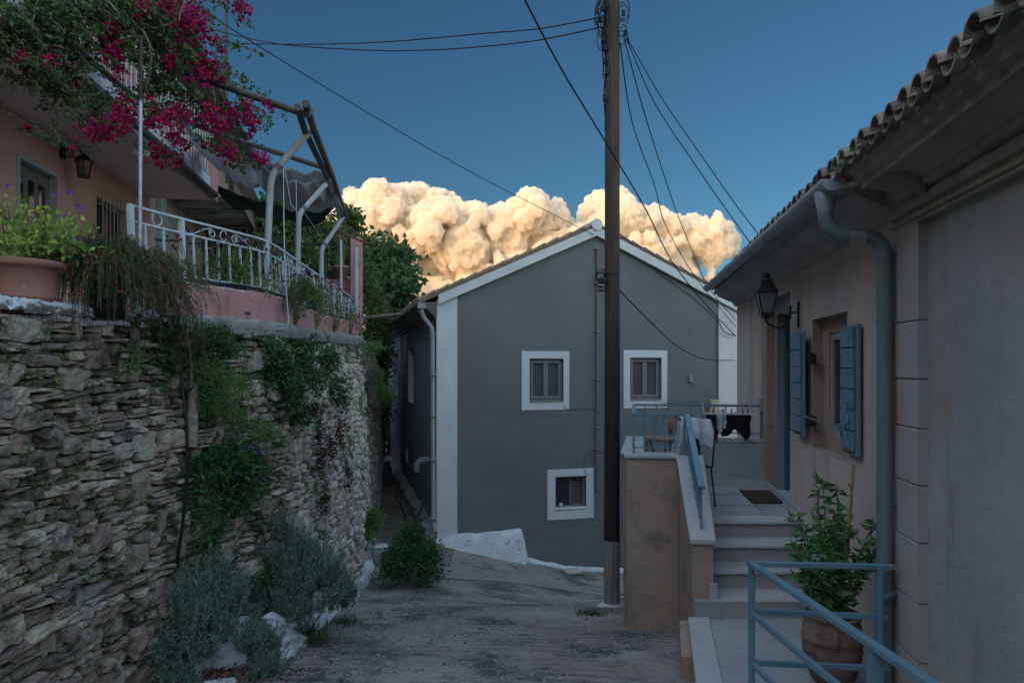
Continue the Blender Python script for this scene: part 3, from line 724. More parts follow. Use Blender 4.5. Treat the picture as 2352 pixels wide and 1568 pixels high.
k=MB(); k.tube([RW(7.285,-.68,.10),RW(7.285,.31,.10)],.009,6); k.box(RW(7.29,-.2,.10),(.02,.02,.035),tuple(ru),tuple(rn)); k.box(RW(7.30,.2,.10),(.02,.02,.03),tuple(ru),tuple(rn)); k.box(RW(7.33,-.13,.10),(.045,.02,.02),tuple(ru),tuple(rn)); k.build('locking_rod',M['dark'],sh2)
for z in (.12,-.49):
    k=MB(); k.box(RW(6.75,z,.03),(.03,.02,.022),tuple(ru),tuple(rn)); k.box(RW(6.70,z-.04,.02),(.02,.03,.05),tuple(ru),tuple(rn)); k.build('hinge',M['dark'],sh2)
# cornice of the beige house
def extrude_profile(mb,prof,ya,yb,zref,slope=0):
    n=len(prof)
    A=[RW(ya,zref+z,o) for o,z in prof]; B=[RW(yb,zref+z+slope*(yb-ya),o) for o,z in prof]
    mb.add(A+B,[tuple(range(n))[::-1],tuple(range(n,2*n))]+[(i,(i+1)%n,n+(i+1)%n,n+i) for i in range(n)])
prof=[(0,0),(.035,0),(.04,.04),(.06,.05),(.065,.075),(.10,.085),(.16,.11),(.24,.15),(.30,.17),(.31,.21),(.36,.215),(.37,.26),(0,.26)]
mb=MB(); extrude_profile(mb,prof,Y0-.02,Y1+.10,WT-.02); mb.build('cornice',M['cornice'],bh)
# roof of the beige house: barrel tiles, ridge
def tile_roof(parent,ya,yb,z,o,sp,r,m,length=3.2,pitch=.36,jit=.006,name='roof'):
    base=MB()
    up=lambda d: (-rn*d + Vector((0,0,pitch*d)))
    A=RW(ya,z-.02,o-.04);B=RW(yb,z-.02,o-.04)
    U=up(length)
    base.hexa([A,B,B+U,A+U,A+V(0,0,.03),B+V(0,0,.03),B+U+V(0,0,.03),A+U+V(0,0,.03)])
    ro=base.build(name,m,parent)
    t=MB(); n=int((yb-ya)/sp)
    for i in range(n+1):
        y=ya+i*sp+random.uniform(-jit,jit)
        for j in range(int(length/.36)):
            d0=j*.36-random.uniform(0,.025)-(.03 if j==0 else 0); d1=j*.36+.42
            c0=RW(y,z+.02+.0,o)+up(d0)+V(0,0,.012+random.uniform(-.004,.006)); c1=RW(y,z+.02,o)+up(d1)+V(0,0,-.008)
            rr=r*random.uniform(.95,1.05); th=.014
            tw=random.uniform(-.08,.08)
            ring=[]
            for (c,q) in ((c0,rr),(c0,rr-th),(c1,rr*.86),(c1,rr*.86-th)):
                for k in range(9):
                    a=PI*k/8+tw; ring.append(c+ru*q*math.cos(a)+V(0,0,1)*q*math.sin(a))
            f=[]
            for k in range(8):
                f+= [(k,k+1,18+k+1,18+k),(9+k,27+k,27+k+1,9+k+1),(k,9+k,9+k+1,k+1)]
            t.add(ring,f,True)
            if j==0 or j<3: # under (channel) tile
                cc=RW(y+sp/2,z+.035,o-.0)+up(d0+.02); c2=RW(y+sp/2,z+.03,o)+up(d1)
                ring=[]
                for (c,q) in ((cc,rr*.95),(cc,rr*.95-th),(c2,rr*.95),(c2,rr*.95-th)):
                    for k in range(9):
                        a=PI+PI*k/8; ring.append(c+ru*q*math.cos(a)+V(0,0,1)*q*math.sin(a))
                t.add(ring,[x for k in range(8) for x in ((k,k+1,18+k+1,18+k),(9+k,27+k,27+k+1,9+k+1),(k,9+k,9+k+1,k+1))],True)
    t.build('roof_tiles',m,ro)
    return ro
rf=tile_roof(bh,4.45,11.45,1.33,.40,.2,.085,M['tile2'])
k=MB(); k.tube([RW(11.35,1.40,.25),RW(11.35,2.5,-2.9)],.11,12); k.build('hip_tiles',M['tile2'],rf)
# far verge wall above cornice (gable fill)
# gutter: half-round, slight fall to the outlet
gt=MB(); n=12; r=.075
def gut(y): 
    z=lerp(1.25,1.36,(y-4.5)/6.9); return z
ys=np.linspace(4.45,11.5,30); ring=[]
for y in ys:
    for k in range(n+1):
        a=PI+PI*k/n; ring.append(RW(y,gut(y),.47)+rn*(r*math.cos(a))*-1+V(0,0,r*math.sin(a)))
    for k in range(n+1):
        a=2*PI-PI*k/n; ring.append(RW(y,gut(y),.47)+rn*((r-.006)*math.cos(a))*-1+V(0,0,(r-.006)*math.sin(a)))
m_=2*(n+1); f=[]
for i in range(len(ys)-1):
    for k in range(m_): f.append((i*m_+k,i*m_+(k+1)%m_,(i+1)*m_+(k+1)%m_,(i+1)*m_+k))
gt.add(ring,f,True); 
gu_=gt.build('gutter',M['zinc'],bh)
k=MB()
cap=[RW(4.445,gut(4.45),.47)-rn*(r+.004)*math.cos(a)+V(0,0,(r+.004)*math.sin(a)) for a in np.linspace(PI,2*PI,14)]
k.prism(cap,ru*.006); 
cap=[RW(11.5,gut(11.5),.47)-rn*(r+.004)*math.cos(a)+V(0,0,(r+.004)*math.sin(a)) for a in np.linspace(PI,2*PI,14)]
k.prism(cap,ru*.006); k.build('gutter_end',M['zinc'],gu_)
for y in np.linspace(4.95,11.1,9):
    k=MB(); k.tube([RW(y,gut(y)+.005,.47)-rn*(r+.006)*math.cos(a)+V(0,0,(r+.006)*math.sin(a)) for a in np.linspace(PI*.98,2.02*PI,14)],.008,5); k.build('gutter_bracket',M['zinc'],gu_)
# outlet funnel + swan neck + downpipe
yo=4.62
k=MB(); c=RW(yo,gut(yo)-.07,.47); k.lathe(c-V(0,0,.13),[(.048,0),(.052,.02),(.075,.14),(.07,.15)],16); k.build('funnel',M['zinc'],gu_)
dpp=[c-V(0,0,.12),c-V(0,0,.17),c-V(0,0,.22)-rn*.02+ru*.0,c-V(0,0,.265)-rn*.07,c-V(0,0,.285)-rn*.13,c-V(0,0,.29)-rn*.25,c-V(0,0,.305)-rn*.31,c-V(0,0,.345)-rn*.355,c-V(0,0,.40)-rn*.375]
dpp=[p+V(0,0,0) for p in dpp]
top=dpp[-1]; low=Vector((top.x,top.y,-3.0))
k=MB(); k.tube(dpp+[top-V(0,0,.1),low],.05,16); dpo=k.build('downpipe',M['pipe'],bh)
k=MB(); k.tube([dpp[4]-rn*.02+V(0,0,.0),dpp[5]],.0525,16); k.build('foil_joint',M['foil'],dpo)
for zz in (top.z-.02,.30,-.92):
    k=MB(); k.tube([V(top.x,top.y,zz-.02),V(top.x,top.y,zz+.02)],.054,16); k.tube([V(top.x,top.y,zz),V(top.x,top.y,zz)-rn*.0+ru*-.06-rn*.10],.006,6); k.build('pipe_clamp',M['pipe'],dpo)
for zz in (.55,-.3,-1.5):
    k=MB(); k.tube([V(top.x,top.y,zz-.06),V(top.x,top.y,zz+.002)],.0535,16); k.build('pipe_socket',M['pipe'],dpo)
# white socket box near the door
k=MB(); k.box(RW(9.27,-.50,.03),(.055,.025,.09),tuple(ru),tuple(rn)); k.build('meter_box',M['marble'],bh,bevel=.008)

# ---------------- old stucco house in front (right edge of the photo)
oh=thing('old_stucco_house','old weathered stucco house with moulded cornice and clay eave tiles at the right edge','house',RW(2,-2.2))
mb=MB(); ya,yb=-1.2,Y0-.01
pY=4.26
mb.quad(RW(ya,-3.2,-.03),RW(pY,-3.2,-.03),RW(pY,.95,-.03),RW(ya,.95,-.03)); 
mb.quad(RW(ya,-3.2,-.03),RW(ya,.95,-.03),RW(ya,.95,-.03)+away*6,RW(ya,-3.2,-.03)+away*6)
mb.quad(RW(ya,-3.2)+away*6,RW(ya,1.2)+away*6,RW(Y0,1.2)+away*6,RW(Y0,-3.2)+away*6)
mb.build('wall',M['oldst'],oh)
# pilaster with incised block joints
zj=[.55+.0,.28,-.08,-.40,-.72,-1.08,-1.45,-1.8,-2.2]
pb=MB(); zz=[-3.2,-2.22,-1.85,-1.48,-1.10,-.74,-.385,-.075,.295,.965]
for i,(a,b) in enumerate(zip(zz,zz[1:])):
    wb(pb,pY,yb,a+.004,b-.004,-.05,.028+.004*(i%2))
pil=pb.build('pilaster',M['pilast'],oh,bevel=.004)
k=MB(); wb(k,pY+.004,yb-.004,-3.2,.96,-.05,.021); k.build('joint_backing',M['groove'],pil)
# raised frame around the panel: pilaster edge and cornice bed
prof=[(-.03,-.045),(.03,-.045),(.03,-.02),(.052,-.02),(.052,.0),(.034,.006),(.034,.028),(.066,.034),(.086,.062),(.086,.08),(.066,.086),(.066,.102),(.118,.108),(.132,.135),(.132,.15),(.155,.165),(.19,.18),(.25,.19),(.325,.195),(.33,.23),(.365,.245),(.38,.285),(.41,.295),(.41,.325),(-.03,.33)]
mb=MB(); 
extrude_profile(mb,prof,ya,4.36,.955); mb.build('cornice',M['cornold'],oh)
prof2=[(o*.82,z) for o,z in prof[:12]]+[(.10,.33),(-.03,.33)]
mb=MB(); extrude_profile(mb,prof2,4.362,yb,.953); mb.build('cornice_return',M['cornold'],oh)
# a vent stub in the cornice soffit
k=MB(); k.tube([RW(3.98,1.02,.12),RW(3.98,1.13,.13)],.035,10); k.build('soffit_vent',M['conc'],oh)
rfo=tile_roof(oh,-1.1,4.42,1.275,.455,.182,.072,M['tile'],2.6,.34,.012)
# mortar bed under tiles, rough
k=MB()
def fm(u,v):
    y=lerp(-1.1,4.45,u); o=lerp(.42,.25,v) ; return RW(y,1.285+.02*v+.018*noise.noise((y*9,v*3,1))+ (0 if v>0 else -.012),o+.02*noise.noise((y*14,v*5,2)))
k.grid(fm,220,4); k.build('mortar_bed',M['cornold'],rfo)
k=MB()   # tile ends heap at the junction
for i in range(5):
    c=RW(4.47+.03*i,1.29+.01*i,.43-.05*i); k.tube([c,c-rn*.2+V(0,0,.07)],.055,9,jit=.25)
k.build('broken_tiles',M['tilered'],rfo)

# ---------------------------------------------------------------- stairs, terrace
st=thing('stone_stairs','pale stone steps rising from the patio to the terrace at the blue door','stairs',V(2.3,6.0,-2.28))
def slab(mb,poly,z0,z1): mb.prism([V(x,y,z0) for x,y in poly],V(0,0,z1-z0))
def inner(Y): return 2.13+.215*(Y-7.6)      # inner face of the side parapet
def wallx(Y): return 1.847+.168*Y+.0
TY=[7.13,6.83,6.53,6.23]; TZ=[-1.6,-1.77,-1.94,-2.11]
def strip(Ya,Yb,inset=0): # plan of a step between parapet and wall
    return [(inner(Ya)-.04,Ya),(wallx(Ya)-.004,Ya-.0),(wallx(Yb)-.004,Yb),(inner(Yb)-.04,Yb)]
for i,(y,z) in enumerate(zip(TY,TZ)):
    yb=9.7 if i==0 else TY[i-1]+.06
    if i==0: continue
    t=MB(); slab(t,strip(y-.035,yb),z-.035,z); tr=t.build('tread',M['marble'],st,bevel=.012)
    t=MB(); slab(t,strip(y,y+.05),z-.17,z-.036); t.build('riser',M['riser'],st)
t=MB(); slab(t,strip(7.13-.035,7.4),-1.635,-1.6); t.build('tread',M['marble'],st,bevel=.012)
t=MB(); slab(t,strip(7.13,7.18),-1.77,-1.637); t.build('riser',M['riser'],st)
t=MB(); slab(t,strip(5.98+.22,7.5),-3.2,-2.12); t.build('stair_core',M['riser'],st)
# skirting along the house wall
t=MB()
for (a,b,z) in ((7.13,9.0,-1.6),(6.83,7.13,-1.77),(6.53,6.83,-1.94),(6.23,6.53,-2.11)):
    zt=z+.10
    t.hexa([RW(a,z-.2,.003),RW(b,z-.2,.003),RW(b,z-.2,.018),RW(a,z-.2,.018),RW(a,zt,.003),RW(b,zt+(.0 if b>8 else .17),.003),RW(b,zt+(.0 if b>8 else .17),.018),RW(a,zt,.018)])
t.build('skirting',M['marble'],st)
# terrace floor
def tl(Y): return 1.28+.177*(Y-7.6)
tf=thing('terrace','raised stone floored terrace with low ochre parapet walls in front of the blue door','terrace',V(2.4,8.5,-3.4))
t=MB()
poly=[(tl(7.85)+.1,7.85),(1.9,7.8),(inner(7.42)+.02,7.42),(wallx(7.4)-.004,7.4),(wallx(9.3)-.004,9.3),(tl(9.6)+.1,9.6)]
slab(t,poly,-1.68,-1.6); t.build('floor',M['tiles'],tf)
t=MB()
for q in ((inner(7.9),7.9),(inner(8.6),8.6)):
    t.bar(V(q[0]-.4,q[1]+.05,-1.598),V(wallx(q[1])-.01,q[1]-.05,-1.598),.006,.002)
t.bar(V(2.75,7.42,-1.598),V(3.05,9.3,-1.598),.006,.002)
t.build('floor_joint',M['groove'],tf)
# threshold slab
t=MB(); t.hexa([RW(dy0+.01,-1.64,-.31),RW(iy1,-1.64,-.31),RW(iy1,-1.64,.03),RW(dy0+.01,-1.64,.03),RW(dy0+.01,-1.585,-.31),RW(iy1,-1.585,-.31),RW(iy1,-1.585,.03),RW(dy0+.01,-1.585,.03)]); t.build('threshold',M['marble'],tf)
# parapet walls
pw=MB(); zc=-1.02
def wallseg(mb,a,b,th,z0a,z1a,z0b=None,z1b=None,side=1):
    a=V(*a,0);b=V(*b,0);d=(b-a).normalized(); nn=V(d.y,-d.x,0)*side*th
    z0b=z0a if z0b is None else z0b; z1b=z1a if z1b is None else z1b
    p=[a,b,b+nn,a+nn]
    if side>0: p=p[::-1]; za=[z0a,z0b,z0b,z0a][::-1]; zb=[z1a,z1b,z1b,z1a][::-1]
    else: za=[z0a,z0b,z0b,z0a]; zb=[z1a,z1b,z1b,z1a]
    mb.hexa([V(q.x,q.y,z) for q,z in zip(p,za)]+[V(q.x,q.y,z) for q,z in zip(p,zb)])
fl=(1.28,7.62); fr=(1.84,7.57); bl=(1.28+.177*2.0,9.62); br=(3.42,9.33)
wallseg(pw,fl,fr,.22,-3.6,zc,side=-1)                 # front
wallseg(pw,(fl[0],fl[1]+.222),bl,.22,-5,zc,side=1)             # left
wallseg(pw,(bl[0]+.222,bl[1]-.03),br,.2,-5,zc,side=1)             # back
pw.build('parapet_wall',M['orange'],tf)
# inner plaster faces (grey) 
t=MB(); 
t.hexa([V(bl[0]+.23,9.375,-1.6),V(3.38,9.10,-1.6),V(3.38,9.112,-1.6),V(bl[0]+.23,9.387,-1.6),V(bl[0]+.23,9.375,zc-.0),V(3.38,9.10,zc),V(3.38,9.112,zc),V(bl[0]+.23,9.387,zc)])
t.build('inner_plaster',M['oldst'],tf)
t=MB(); t.bar(V(bl[0]+.24,9.358,-1.55),V(3.38,9.085,-1.55),.012,.10); t.build('skirting',M['marble'],tf)
# caps
cp=MB()
def cap(a,b,th,z,over=.025,side=1,thick=.05):
    a=V(*a,0);b=V(*b,0);d=(b-a).normalized(); nn=V(d.y,-d.x,0)*side
    q=[a-nn*over-d*over,b-nn*over+d*over,b+nn*(th+over)+d*over,a+nn*(th+over)-d*over]
    if side>0:q=q[::-1]
    cp.hexa([V(p.x,p.y,z) for p in q]+[V(p.x,p.y,z+thick) for p in q])
cap(fl,fr,.22,zc,side=-1); cap((fl[0],fl[1]+.27),(bl[0],bl[1]),.22,zc,side=1); cap((bl[0]+.27,bl[1]-.04),(br[0]-.02,br[1]),.2,zc,side=1)
cp.build('parapet_cap',M['marble'],tf,bevel=.015)
# side parapet going down along the stairs (outer face to the lane)
sp_=thing('stair_parapet','sloping parapet wall with pale stone cap beside the stairs','wall',V(1.8,6.9,-2.6))
oA=V(1.843,7.57,0); oB=V(1.655,6.28,0); iA=V(2.11,7.60,0); iB=V(1.845,6.26,0)
def par(mb,z0a,z0b,z1a,z1b,ov=0):
    e=V(ov,0,0)
    mb.hexa([V(oB.x-ov,oB.y-ov,z0b),V(iB.x+ov,iB.y-ov,z0b),V(iA.x+ov,iA.y,z0a),V(oA.x-ov,oA.y,z0a),V(oB.x-ov,oB.y-ov,z1b),V(iB.x+ov,iB.y-ov,z1b),V(iA.x+ov,iA.y,z1a),V(oA.x-ov,oA.y,z1a)])
t=MB(); par(t,-3.6,-3.6,-1.03,-1.63); 
t.build('wall',M['orange'],sp_)
t=MB(); par(t,-1.028,-1.628,-.972,-1.575,.022); t.build('cap',M['marble'],sp_,bevel=.012)
t=MB(); t.hexa([V(1.665,6.19,-3.2),V(1.90,6.19,-3.2),V(1.90,6.27,-3.2),V(1.665,6.27,-3.2),V(1.665,6.19,-2.12),V(1.90,6.19,-2.12),V(1.90,6.27,-2.12),V(1.665,6.27,-2.12)]); t.build('newel_plinth',M['riser'],sp_)
t=MB(); wallseg(t,(1.66,6.27),(1.50,5.55),.12,-3.3,-2.33,-3.3,-2.36,side=1); t.build('low_wall',M['orange'],sp_)
for (xa,za) in ((1.86,-1.98),(1.81,-2.16)):
    t=MB(); t.box(V(xa-.03,6.22,za-.09),(.035,.02,.10)); t.build('stepped_skirting',M['marble'],sp_)
# patio floor & kerb slab
pa=thing('patio','pale stone patio floor at the foot of the stairs with a raised kerb slab','patio',V(1.9,5.2,-2.5))
t=MB(); slab(t,[(1.68,6.24),(1.25,4.0),(1.2,1.2),(wallx(1.2)-.03,1.2),(wallx(4.67)-.03,4.67),(wallx(6.24)-.003,6.24)],-3.0,-2.28); t.build('floor',M['tiles'],pa)
t=MB(); slab(t,[(1.60,6.20),(1.32,4.9),(1.15,4.0),(1.1,1.2),(1.30,1.2),(1.36,4.0),(1.52,4.9),(1.79,6.20)],-2.31,-2.262); t.build('kerb_slab',M['marble'],pa,bevel=.01)
t=MB(); slab(t,[(1.625,6.18),(1.345,4.9),(1.175,4.0),(1.12,1.2),(1.35,1.2),(1.39,4.0),(1.7,6.18)],-3.3,-2.312); t.build('base_wall',M['riser'],pa)
# doormat
dmp=[P(1700,1128,0).x]
def onfloor(px,py,z): Y=-z*F/(py-HY); return V((px-CX)/F*Y,Y,z)
q=[onfloor(1729,1157,-1.598),onfloor(1810,1157,-1.598),onfloor(1781,1129,-1.598),onfloor(1698,1128,-1.598)]
t=MB(); t.prism(q,V(0,0,.022)); tag(t.build('doormat',M['mat'],bevel=.005),'dark brown coir doormat lying on the terrace floor at the top of the stairs','doormat')

# ---------------------------------------------------------------- blue railings
def scroll(c,ux,r,turn=1,n=22,sgn=1,wr=.006,mb=None,turns=1.35,tight=.72):
    pts=[]
    for i in range(n+1):
        t=i/n; a=PI*.0+turn*t*turns*2*PI; rr=r*(1-t*tight)
        pts.append(Vector(c)+Vector(ux)*(rr*math.cos(a)*sgn)+V(0,0,1)*rr*math.sin(a))
    mb.tube(pts,wr,5)
def rail_panel(root,A,B,zt,zb,nb,posts=(0,1),zbase=None,hb=.028,scr=True):
    A=V(*A,0);B=V(*B,0);d=(B-A).normalized()
    t=MB(); t.bar(V(A.x,A.y,zt)-d*.015,V(B.x,B.y,zt)+d*.015,.045,.03); t.build('handrail',M['blue'],root)
    t=MB(); t.bar(V(A.x,A.y,zb),V(B.x,B.y,zb),.014,.014); t.build('bottom_rail',M['blue'],root)
    for i in range(nb+1):
        q=A.lerp(B,i/nb); t=MB()
        if i in (0,nb) and ((i==0 and 0 in posts) or (i==nb and 1 in posts)):
            t.bar(V(q.x,q.y,zbase),V(q.x,q.y,zt-.015),.026,.026); t.build('post',M['blue'],root)
        else: t.bar(V(q.x,q.y,zb),V(q.x,q.y,zt-.015),.014,.014); t.build('baluster',M['blue'],root)
    return d
rr_=thing('rear_railing','long blue iron railing with scrolls on the rear parapet of the terrace','railing',V(2.6,9.4,-.97))
A=(1.70,9.52);B=(3.38,9.27)
d=rail_panel(rr_,A,B,-.525,-.90,11,zbase=-.97)
mb=MB()
for fcen in (.15,.26,.70,.81):
    q=V(*A,0).lerp(V(*B,0),fcen); scroll(V(q.x,q.y,-.66),d,.075,turn=(1 if fcen in(.15,.70) else -1),sgn=(-1 if fcen in (.15,.70) else 1),mb=mb)
for (fa,fb) in ((.16,.205),(.25,.205),(.66,.755),(.85,.755)):
    p=V(*A,0).lerp(V(*B,0),fa);q=V(*A,0).lerp(V(*B,0),fb); mb.tube([V(p.x,p.y,-.70),V(q.x,q.y,-.86)],.006,5)
build_split(mb,'scrollwork',M['blue'],rr_)
fr_=thing('front_railing','short blue iron railing with scrolls on the front parapet of the terrace','railing',V(1.6,7.6,-.97))
A2=(1.37,7.68);B2=(1.93,7.63)
d=rail_panel(fr_,A2,B2,-.53,-.90,5,zbase=-.97)
mb=MB()
for fcen in (.40,.62):
    q=V(*A2,0).lerp(V(*B2,0),fcen); scroll(V(q.x,q.y,-.655),d,.06,turn=(1 if fcen==.40 else -1),sgn=(-1 if fcen==.4 else 1),mb=mb)
for fa,fb in ((.38,.6),(.84,.6)):
    p=V(*A2,0).lerp(V(*B2,0),fa);q=V(*A2,0).lerp(V(*B2,0),fb); mb.tube([V(p.x,p.y,-.66),V(q.x,q.y,-.87)],.006,5)
scroll(V(1.66,7.65,-.87),d,.03,mb=mb); scroll(V(1.74,7.65,-.87),d,.03,turn=-1,sgn=-1,mb=mb)
build_split(mb,'scrollwork',M['blue'],fr_)
t=MB(); t.bar(V(1.37,7.68,-.53),V(1.70,9.52,-.525),.045,.03); t.build('side_handrail',M['blue'],fr_)
# sloping handrail on the stair parapet
sr=thing('stair_handrail','sloping blue handrail with balusters on the stair parapet','handrail',V(1.8,6.9,-1.4))
a=V(1.955,7.62,-.535); b=V(1.765,6.35,-1.12)
t=MB(); t.bar(a,b,.06,.035); t.build('handrail',M['blue'],sr)
for i in range(9):
    f=.04+i*.115; p=a.lerp(b,f); t=MB(); ca=lerp(-.97,-1.56,f)
    t.bar(V(p.x,p.y,ca),V(p.x,p.y,p.z-.01),.016 if i<8 else .022,.016); t.build('baluster',M['blue'],sr)
t=MB(); t.bar(a+V(0,0,-.36),b+V(0,0,-.36),.012,.012); t.build('bottom_rail',M['blue'],sr)
# near patio railing
nr=thing('patio_railing','square tube blue railing around the patio in the right foreground','railing',V(1.6,4.5,-2.26))
C0=V(1.60,4.56,-1.31); C1=V(2.47,4.50,-1.315); C2=V(1.80,2.0,-1.31)
def bb(a,b,w,h,name,root=nr): t=MB(); t.bar(a,b,w,h); t.build(name,M['blue'],root,bevel=.003)
bb(C0+V(-.03,0,0),C1+V(.05,0,0),.05,.03,'top_rail'); bb(C0+V(0,-.03,0),C2,.05,.03,'top_rail')
bb(C0+V(0,0,-.32),C1+V(0,0,-.33),.03,.035,'middle_rail'); bb(C0+V(0,0,-.66),C1+V(0,0,-.67),.03,.035,'middle_rail')
bb(C0+V(0,-.03,-.33),C2+V(0,0,-.33),.03,.035,'middle_rail'); bb(C0+V(0,-.03,-.66),C2+V(0,0,-.66),.03,.035,'middle_rail')
bb(V(1.60,4.56,-2.27),C0-V(0,0,.016),.04,.04,'post'); bb(V(2.42,4.503,-2.27),V(2.42,4.503,-1.331),.04,.04,'post')
bb(V(1.712,3.22,-2.27),V(1.712,3.22,-1.326),.06,.06,'post'); bb(V(1.79,2.1,-2.27),V(1.79,2.1,-1.326),.05,.05,'post')
bb(V(2.44,4.50,-1.53),RW(4.62,-1.52,.02),.03,.03,'wall_bracket')

# ---------------------------------------------------------------- wall lantern
def lerpc(*a): pass
ll=thing('street_lantern','black four sided street lantern on a curled iron bracket beside the blue door','wall lamp',RW(7.30,.5,.02))
X0=RW(7.30,0,0)
k=MB(); k.bar(RW(7.30,.42,.012),RW(7.30,.70,.012),.035,.012,tuple(rn)); k.build('wall_plate',M['dark'],ll)
Lc=RW(7.30,.47,.34)
k=MB()
k.tube([RW(7.3,.585,.02),RW(7.3,.585,.09)],.009,6)
k.tube([RW(7.3,.66,.09),RW(7.3,.60,.09),RW(7.3,.52,.095),RW(7.3,.455,.13),RW(7.3,.425,.19),RW(7.3,.43,.26),RW(7.3,.465,.32),RW(7.3,.51,.345)],.012,8)
scroll(RW(7.3,.53,.18),rn,.05,mb=k,sgn=-1)
k.build('bracket',M['dark'],ll)
hz=.52
def sq(c,r,z): return [Vector((c.x,c.y,z))+ru*(sx*r)+rn*(sy*r) for sx,sy in ((-1,-1),(1,-1),(1,1),(-1,1))]
k=MB()
lo=sq(Lc,.05,hz+.06); hi=sq(Lc,.095,hz+.28)
for i in range(4):
    k.bar(lo[i],hi[i],.012,.012); k.bar(lo[i],lo[(i+1)%4],.012,.012); k.bar(hi[i],hi[(i+1)%4],.016,.014)
k.hexa(sq(Lc,.055,hz+.045)+sq(Lc,.055,hz+.06)); k.lathe(V(Lc.x,Lc.y,hz),[(.001,-.04),(.012,-.03),(.01,0),(.03,.02),(.03,.045)],10)
for i in range(4):
    p=Vector((Lc.x,Lc.y,hz)); q=(lo[i]-Vector((Lc.x,Lc.y,lo[i].z)))
    k.tube([p,p+q*.9+V(0,0,.02),p+q*1.15+V(0,0,.05),lo[i]],.005,5)
k.build('frame',M['dark'],ll)
k=MB()
for a_,b_ in ((hi,None),): pass
k.hexa(sq(Lc,.112,hz+.285)+sq(Lc,.055,hz+.39)); k.hexa(sq(Lc,.062,hz+.392)+sq(Lc,.045,hz+.425)); k.lathe(V(Lc.x,Lc.y,hz+.425),[(.045,0),(.03,.025),(.05,.03),(.045,.05),(.02,.07),(.001,.075)],12); k.build('hood',M['dark'],ll)
k=MB()
for i in range(4): j=(i+1)%4; k.quad(lo[i]*.999+lo[j]*.001,lo[j],hi[j],hi[i])
k.build('glass',M['glassc'],ll)
k=MB(); k.tube([Vector((Lc.x,Lc.y,hz+.06)),Vector((Lc.x,Lc.y,hz+.11))],.02,8); k.lathe(V(Lc.x,Lc.y,hz+.11),[(.012,0),(.035,.04),(.035,.07),(.001,.10)],10); k.build('bulb',M['marble'],ll)

# ---------------------------------------------------------------- potted shrub in clay jar on the patio
pc=onfloor(1912,1590,-2.262); pc=V(2.32,4.95,-2.262)
pp=thing('potted_shrub','leafy green shrub in a ridged brown clay jar behind the patio railing','potted plant',pc)
k=MB(); k.lathe(pc,[(.001,0),(.13,0),(.15,.03),(.185,.12),(.20,.22),(.205,.24),(.20,.25),(.205,.30),(.212,.31),(.205,.32),(.20,.38),(.192,.40),(.195,.41),(.18,.44),(.19,.455),(.20,.48),(.19,.49),(.17,.485),(.16,.44),(.001,.43)],32); pot=k.build('clay_jar',M['clay'],pp)
k=MB()
for a_ in (-1.9,1.2,):
    k=MB(); dv=V(math.cos(a_),math.sin(a_),0); k.tube([pc+dv*.19+V(0,0,.41),pc+dv*.235+V(0,0,.40),pc+dv*.24+V(0,0,.34),pc+dv*.205+V(0,0,.29)],.016,8); k.build('handle',M['clay'],pot)
k=MB(); k.lathe(pc,[(.001,.44),(.165,.44)],16); k.build('soil',M['soil'],pp)
sm=MB(); C=[];Dd=[];Ls=[]
random.seed(21)
for i in range(26):
    a_=random.uniform(0,2*PI); sp=random.uniform(.02,.24); h=random.uniform(.35,.88)*(1.2 if sp<.15 else .85)
    p0=pc+V(math.cos(a_)*.06,math.sin(a_)*.06,.42); pts=[]
    for j in range(9):
        t=j/8; pts.append(p0+V(math.cos(a_)*sp*t**1.3,math.sin(a_)*sp*t**1.3,h*t)+V(random.gauss(0,.008),random.gauss(0,.008),0))
    sm.tube(pts,.005,5)
    for j in range(2,9):
        for q in range(6 if j<8 else 12):
            b_=random.uniform(0,2*PI); C.append(pts[j]+V(0,0,random.uniform(-.03,.03))); Dd.append(V(math.cos(b_),math.sin(b_),random.uniform(-.5,.5) if j<8 else random.uniform(-.2,.9))); Ls.append(random.uniform(.06,.11))
sm.build('stem',M['bark'],pp)
k=MB(); Ls=np.array(Ls); k.leaves(np.array(C),np.array(Dd),Ls,Ls*.33,curl=.35); k.build('foliage',leafm('bright_pot_leaf',(.04,.10,.03),(.06,.14,.045)),pp)
k=MB(); k.leaves([pc+V(-.06,-.16,.68)],[V(.8,0,-.1)],[.12],[.05],curl=-.5); k.build('yellow_leaf',M['l_bean'],pp)
k=MB(); k.tube([pc+V(.03,.0,.35),pc+V(.12,.02,.9),pc+V(.17,.03,1.55)],.014,7,r2=.011); k.tube([pc+V(.155,.03,1.38),pc+V(.125,.02,1.42)],.006,5); tag(k.build('bamboo_stake',M['cane']),'brown bamboo stake standing in the clay jar','stake')
# ---------------------------------------------------------------- left: retaining wall of rubble stone
WP=[(-3.42,-.5),(-3.3,1.5),(-3.2,3.2),(-3.06,5.0),(-2.97,5.55),(-2.84,5.94),(-2.63,6.5),(-2.47,7.05),(-2.53,8.0),(-2.72,10.0),(-2.98,12.9),(-3.4,15.5),(-3.85,18.6),(-4.45,22.5)]
def smooth_path(pts,k=10):
    out=[]
    n=len(pts)
    for i in range(n-1):
        p0=pts[max(i-1,0)];p1=pts[i];p2=pts[i+1];p3=pts[min(i+2,n-1)]
        for j in range(k):
            t=j/k
            out.append(tuple(.5*((2*p1[a])+(-p0[a]+p2[a])*t+(2*p0[a]-5*p1[a]+4*p2[a]-p3[a])*t*t+(-p0[a]+3*p1[a]-3*p2[a]+p3[a])*t**3) for a in (0,1)))
    out.append(pts[-1]); return out
WS=np.array(smooth_path(WP)); WD=np.concatenate([[0],np.cumsum(np.linalg.norm(np.diff(WS,axis=0),axis=1))]); WLEN=WD[-1]
